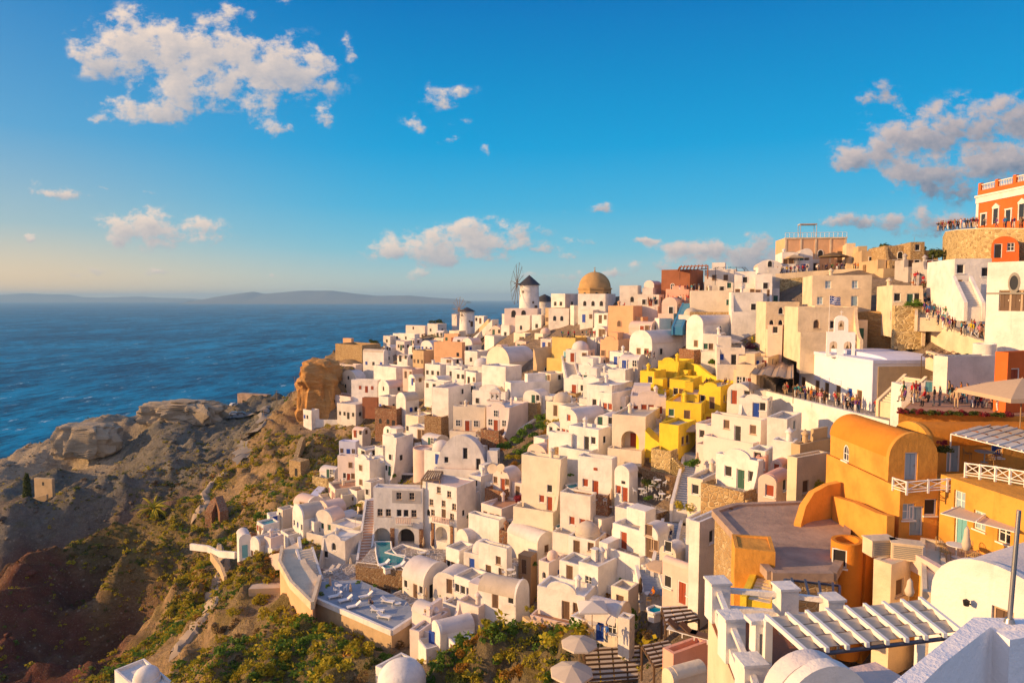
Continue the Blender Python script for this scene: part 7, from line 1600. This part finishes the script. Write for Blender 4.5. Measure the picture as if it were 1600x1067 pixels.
def table_set(label, px, py, z=None, D=None, n=4, cols=('wf', 'cane'), r=.45, rz=0, back=.85):
    p = PZ(px, py, z) if z is not None else P(px, py, D or Dm(px, py)); root = empty('table', p); tag(root, 'round table of the ' + label, 'table')
    bm = NB(); lathe(bm, [(0, .72), (r, .72), (r, .76), (0, .77)], 18); fin('table_top', bm, cols[0], root); bm = NB(); rod(bm, (0, 0, 0), (0, 0, .72), .04, n=8); lathe(bm, [(.25, 0), (.2, .04), (0, .05)], 12); fin('pedestal', bm, cols[0], root)
    for k in range(n):
        an = rz + k * 2 * math.pi / n; c = empty('chair', p + Vector((math.cos(an), math.sin(an), 0)) * (r + .4), an + math.pi / 2); tag(c, 'chair at the ' + label, 'chair', 'chairs at the ' + label)
        bm = NB(); box(bm, (-.23, -.22, .42), (.23, .22, .46)); fin('seat', bm, cols[1], c)
        bm = NB()
        pr = [(.30 * math.cos(q), -.04 + .30 * math.sin(q)) for q in [math.pi + math.pi * (-.08) - j * math.pi * .84 / 8 - 0 for j in range(9)]]
        for j in range(9):
            q = math.pi * (1.0 + .08) + 0; a_ = -math.pi * .05 + j * math.pi * 1.1 / 8; x_, y_ = -.28 * math.cos(a_), -.02 - .28 * math.sin(a_); rod(bm, (x_ * .85, y_ * .85, .44), (x_, y_, .5 + (back - .5) * math.sin(max(.15, min(math.pi - .15, a_)))), .014, n=4)
        for j in range(8):
            a_, b_ = [(-.28 * math.cos(t), -.02 - .28 * math.sin(t), .5 + (back - .5) * math.sin(max(.15, min(math.pi - .15, t)))) for t in (-math.pi * .05 + j * math.pi * 1.1 / 8, -math.pi * .05 + (j + 1) * math.pi * 1.1 / 8)]; rod(bm, a_, b_, .02, n=5)
        fin('backrest', bm, cols[1], c)
        for x in (-.2, .2):
            for y in (-.19, .19): bm = NB(); rod(bm, (x, y, 0), (x * .9, y * .9, .42), .016, n=5); fin('leg', bm, cols[1], c)
table_set('orange courtyard terrace', 1494, 870, z=-15.33, n=4, r=.55, rz=.4)
table_set('orange upper terrace', 1538, 722, z=-11.32, n=3, r=.6, rz=.2, cols=('lb', 'cane'))
for lb, px, py, D in [('restaurant corner by the stone wall', 1002, 772, 89.5), ('restaurant middle', 1018, 766, 89.5), ('restaurant back row', 1028, 758, 90), ('restaurant front edge', 1034, 780, 87.5), ('red door house cafe', 930, 788, 92), ('cafe edge by the planter', 945, 784, 92), ('white terrace above the green door', 1112, 738, 89.5), ('white patio', 926, 985, 61.5), ('parasol patio by the vaulted pair', 983, 880, 77), ('lower courtyard', 740, 918, 91), ('wooden hut terrace', 797, 898, 90), ('patio steps', 1014, 938, 66.5), ('left half of the sunbathing deck', 530, 922, 96.5), ('right half of the sunbathing deck', 622, 950, 93), ('pool terrace', 660, 870, 107)]:
    table_set(lb, px, py, D=D, n=3, cols=('wf', 'wf' if D > 80 else 'cane'), rz=px)
slat_roof('brown slatted pergola with woven cloth by the plants', [(912, 1015), (1000, 1010), (1002, 1062), (918, 1068)], P(955, 1035, 58).z, 2.3, 7, 'wood', 'cl', strips=4, along=False, hang=.12, beam=.16)
slat_roof('small slatted pergola beside the pink terrace', [(1003, 1010), (1045, 1002), (1068, 1032), (1022, 1042)], P(1030, 1022, 52).z, 2.2, 5, 'wood', 'cl', strips=3, along=False, hang=.10, beam=.16)
slat_roof('brown pergola above the hot tub', [(1034, 950), (1072, 948), (1092, 968), (1040, 978)], P(1055, 960, 58).z, 2.2, 4, 'wood', 'cl2', strips=3, along=False, hang=.1, beam=.18)
slat_roof('pole pergola on the cape terrace', [(664, 600), (690, 600), (694, 594), (670, 594)], P(678, 598, 206).z, 2.6, 4, 'woodl', None, beam=.2)
slat_roof('thin steel arbour on the ridge beside the brown tavern', [(1110, 424), (1170, 424), (1164, 418), (1118, 418)], P(1140, 420, 158).z, 3.4, 5, 'darkmetal', None, beam=.12)
slat_roof('pergola frame on the brown tavern roof', [(1058, 424), (1106, 420), (1106, 415), (1062, 417)], P(1080, 420, 155).z, 2.2, 8, 'BR', None, beam=.25)
slat_roof('blue wooden pergola frame beyond the ochre box', [(1226, 905), (1312, 915), (1312, 938), (1236, 932)], P(1270, 920, 36).z, 2.2, 4, 'darkmetal', None, beam=.14)

# ------------------------------------------------------------------ poles, flag, dish, cars
def pole(label, px, py, hpx, D, r=.14, bars=2):
    p = P(px, py, D); H = hpx / F * zcam(p); root = empty('utility_pole', p); tag(root, label, 'pole'); bm = NB(); rod(bm, (0, 0, -1), (0, 0, H), r, r * .7, 8); fin('shaft', bm, 'woodl', root)
    for k in range(bars): bm = NB(); box(bm, (-1.1, -.07, H - .5 - k * .9), (1.1, .07, H - .36 - k * .9)); fin('crossarm', bm, 'wood', root)
pole('tall wooden utility pole beside the dusty road', 413, 682, 44, 250); pole('leaning brown utility pole on the hillside path', 377, 718, 40, 228, bars=1); pole('thin utility pole on the headland behind the cars', 433, 635, 26, 315); pole('utility pole at the foot of the orange cliff', 461, 612, 24, 300, bars=1)
def flag():
    p = P(1294, 548, 94); root = empty('flagpole', p); tag(root, 'white flagpole flying a blue and white striped flag behind the church', 'flag'); H = 86 / F * 94; bm = NB(); rod(bm, (0, 0, 0), (0, 0, H), .045, .03, 8); fin('pole', bm, 'wf', root); bm = NB(); w, hh = 1.75, 1.15; n = 14
    for j in range(9):
        for i in range(n):
            def q(i_, j_): f = i_ / n; return Vector((f * w * .9, .16 * math.sin(f * 7 + j_ * .25) * (.3 + f), H - .05 - hh * j_ / 9 - .22 * f + .05 * math.sin(f * 9)))
            fc = bm.faces.new([bm.verts.new(v) for v in (q(i, j), q(i + 1, j), q(i + 1, j + 1), q(i, j + 1))]); blue = j % 2 == 0
            if i < 5 and j < 5: blue = not (j == 2 or i == 2)
            fc.material_index = 0 if blue else 1
    bmesh.ops.remove_doubles(bm, verts=bm.verts, dist=.0005); fin('flag_cloth', bm, ['flagb', 'wf'], root, ang=60)
flag()
def dish(label, px, py, D, r):
    root = empty('satellite_dish', P(px, py, D), R(160)); tag(root, label, 'dish'); bm = NB(); rod(bm, (0, 0, 0), (0, 0, .8), .04); fin('stand', bm, 'steel', root)
    bm = NB(); lathe(bm, [(0, .0), (r * .5, .06 * r), (r, .28 * r)], 20); bmesh.ops.transform(bm, matrix=Matrix.Translation((0, .1, 1.0)) @ Matrix.Rotation(R(-60), 4, 'X'), verts=bm.verts); fin('reflector', bm, 'C', root)
dish('cream satellite dish on the blue grey roof', 770, 742, 112, .85); dish('second satellite dish behind the first', 783, 740, 114, .7); dish('grey satellite dish on the white ridge house', 1167, 492, 146, 1.0)
def car(label, px, py, D, col, rz):
    root = empty('parked_car', P(px, py, D), R(rz)); tag(root, label, 'car'); bm = NB(); prism(bm, [(-2.1, .35), (2.1, .35), (2.15, .8), (1.3, .95), (.7, 1.45), (-1.2, 1.5), (-1.9, 1.0), (-2.15, .9)], -.85, .85, 'y'); fin('body', bm, col, root, bevel=.1)
    bm = NB(); prism(bm, [(1.15, .98), (.68, 1.38), (-1.15, 1.42), (-1.7, 1.02)], -.87, .87, 'y'); fin('window', bm, 'pane', root)
    for x in (-1.3, 1.3):
        for y in (-.8, .8): bm = NB(); rod(bm, (x, y - .1, .33), (x, y + .1, .33), .33, n=12); fin('wheel', bm, 'tyre', root)
car('silver car parked on the dusty headland road', 366, 648, 306, 'car1', 15); car('dark car parked beside the silver one', 377, 648, 306, 'car2', 12); car('grey car in front of the concrete shed', 366, 634, 322, 'car1', 60)
def souvenir(label, px, py, D, c):
    root = empty('souvenir_rack', P(px, py, D), R(-60)); tag(root, label, 'rack'); bm = NB()
    for x in (-.6, .6): rod(bm, (x, 0, 0), (x, 0, 2), .03)
    for k in range(4): box(bm, (-.65, -.15, .4 + k * .45), (.65, .15, .44 + k * .45))
    fin('frame', bm, 'wf', root); rg = random.Random(int(px))
    for k in range(4):
        for i in range(5): bm = NB(); x = -.52 + i * .25; lathe(bm, [(.09, .44 + k * .45), (.11, .55 + k * .45), (.05, .68 + k * .45), (0, .7 + k * .45)], 8, (x, 0)); fin('pot', bm, rg.choice(c), root)
souvenir('white rack of turquoise souvenirs by the parapet', 1560, 508, 75, ['t', 'wf', 'lb']); souvenir('white rack of blue pottery at the shop front', 1580, 512, 71, ['b', 't', 'wf']); souvenir('rack of white and green souvenirs at the right edge', 1597, 520, 68, ['wf', 'g', 't'])
# ------------------------------------------------------------------ air: distant things fade into it
def build_haze():
    m = bpy.data.materials.new('air_haze'); m.use_nodes = True; t = NT(m.node_tree); t.N.clear()
    out = t.n('ShaderNodeOutputMaterial'); v = t.n('ShaderNodeVolumePrincipled'); v.inputs['Color'].default_value = (.42, .72, 1.0, 1); v.inputs['Density'].default_value = HAZE; v.inputs['Anisotropy'].default_value = .0
    t.L.new(v.outputs[0], out.inputs['Volume']); MAT['haze'] = m
    bm = NB(); box(bm, (-31500, -1500, SEA - 9), (31500, 31500, 175)); tag(fin('haze', bm, 'haze'), kind='stuff')
HAZE = 6.5e-5
build_haze()
print('cuts that failed', CUTFAIL)
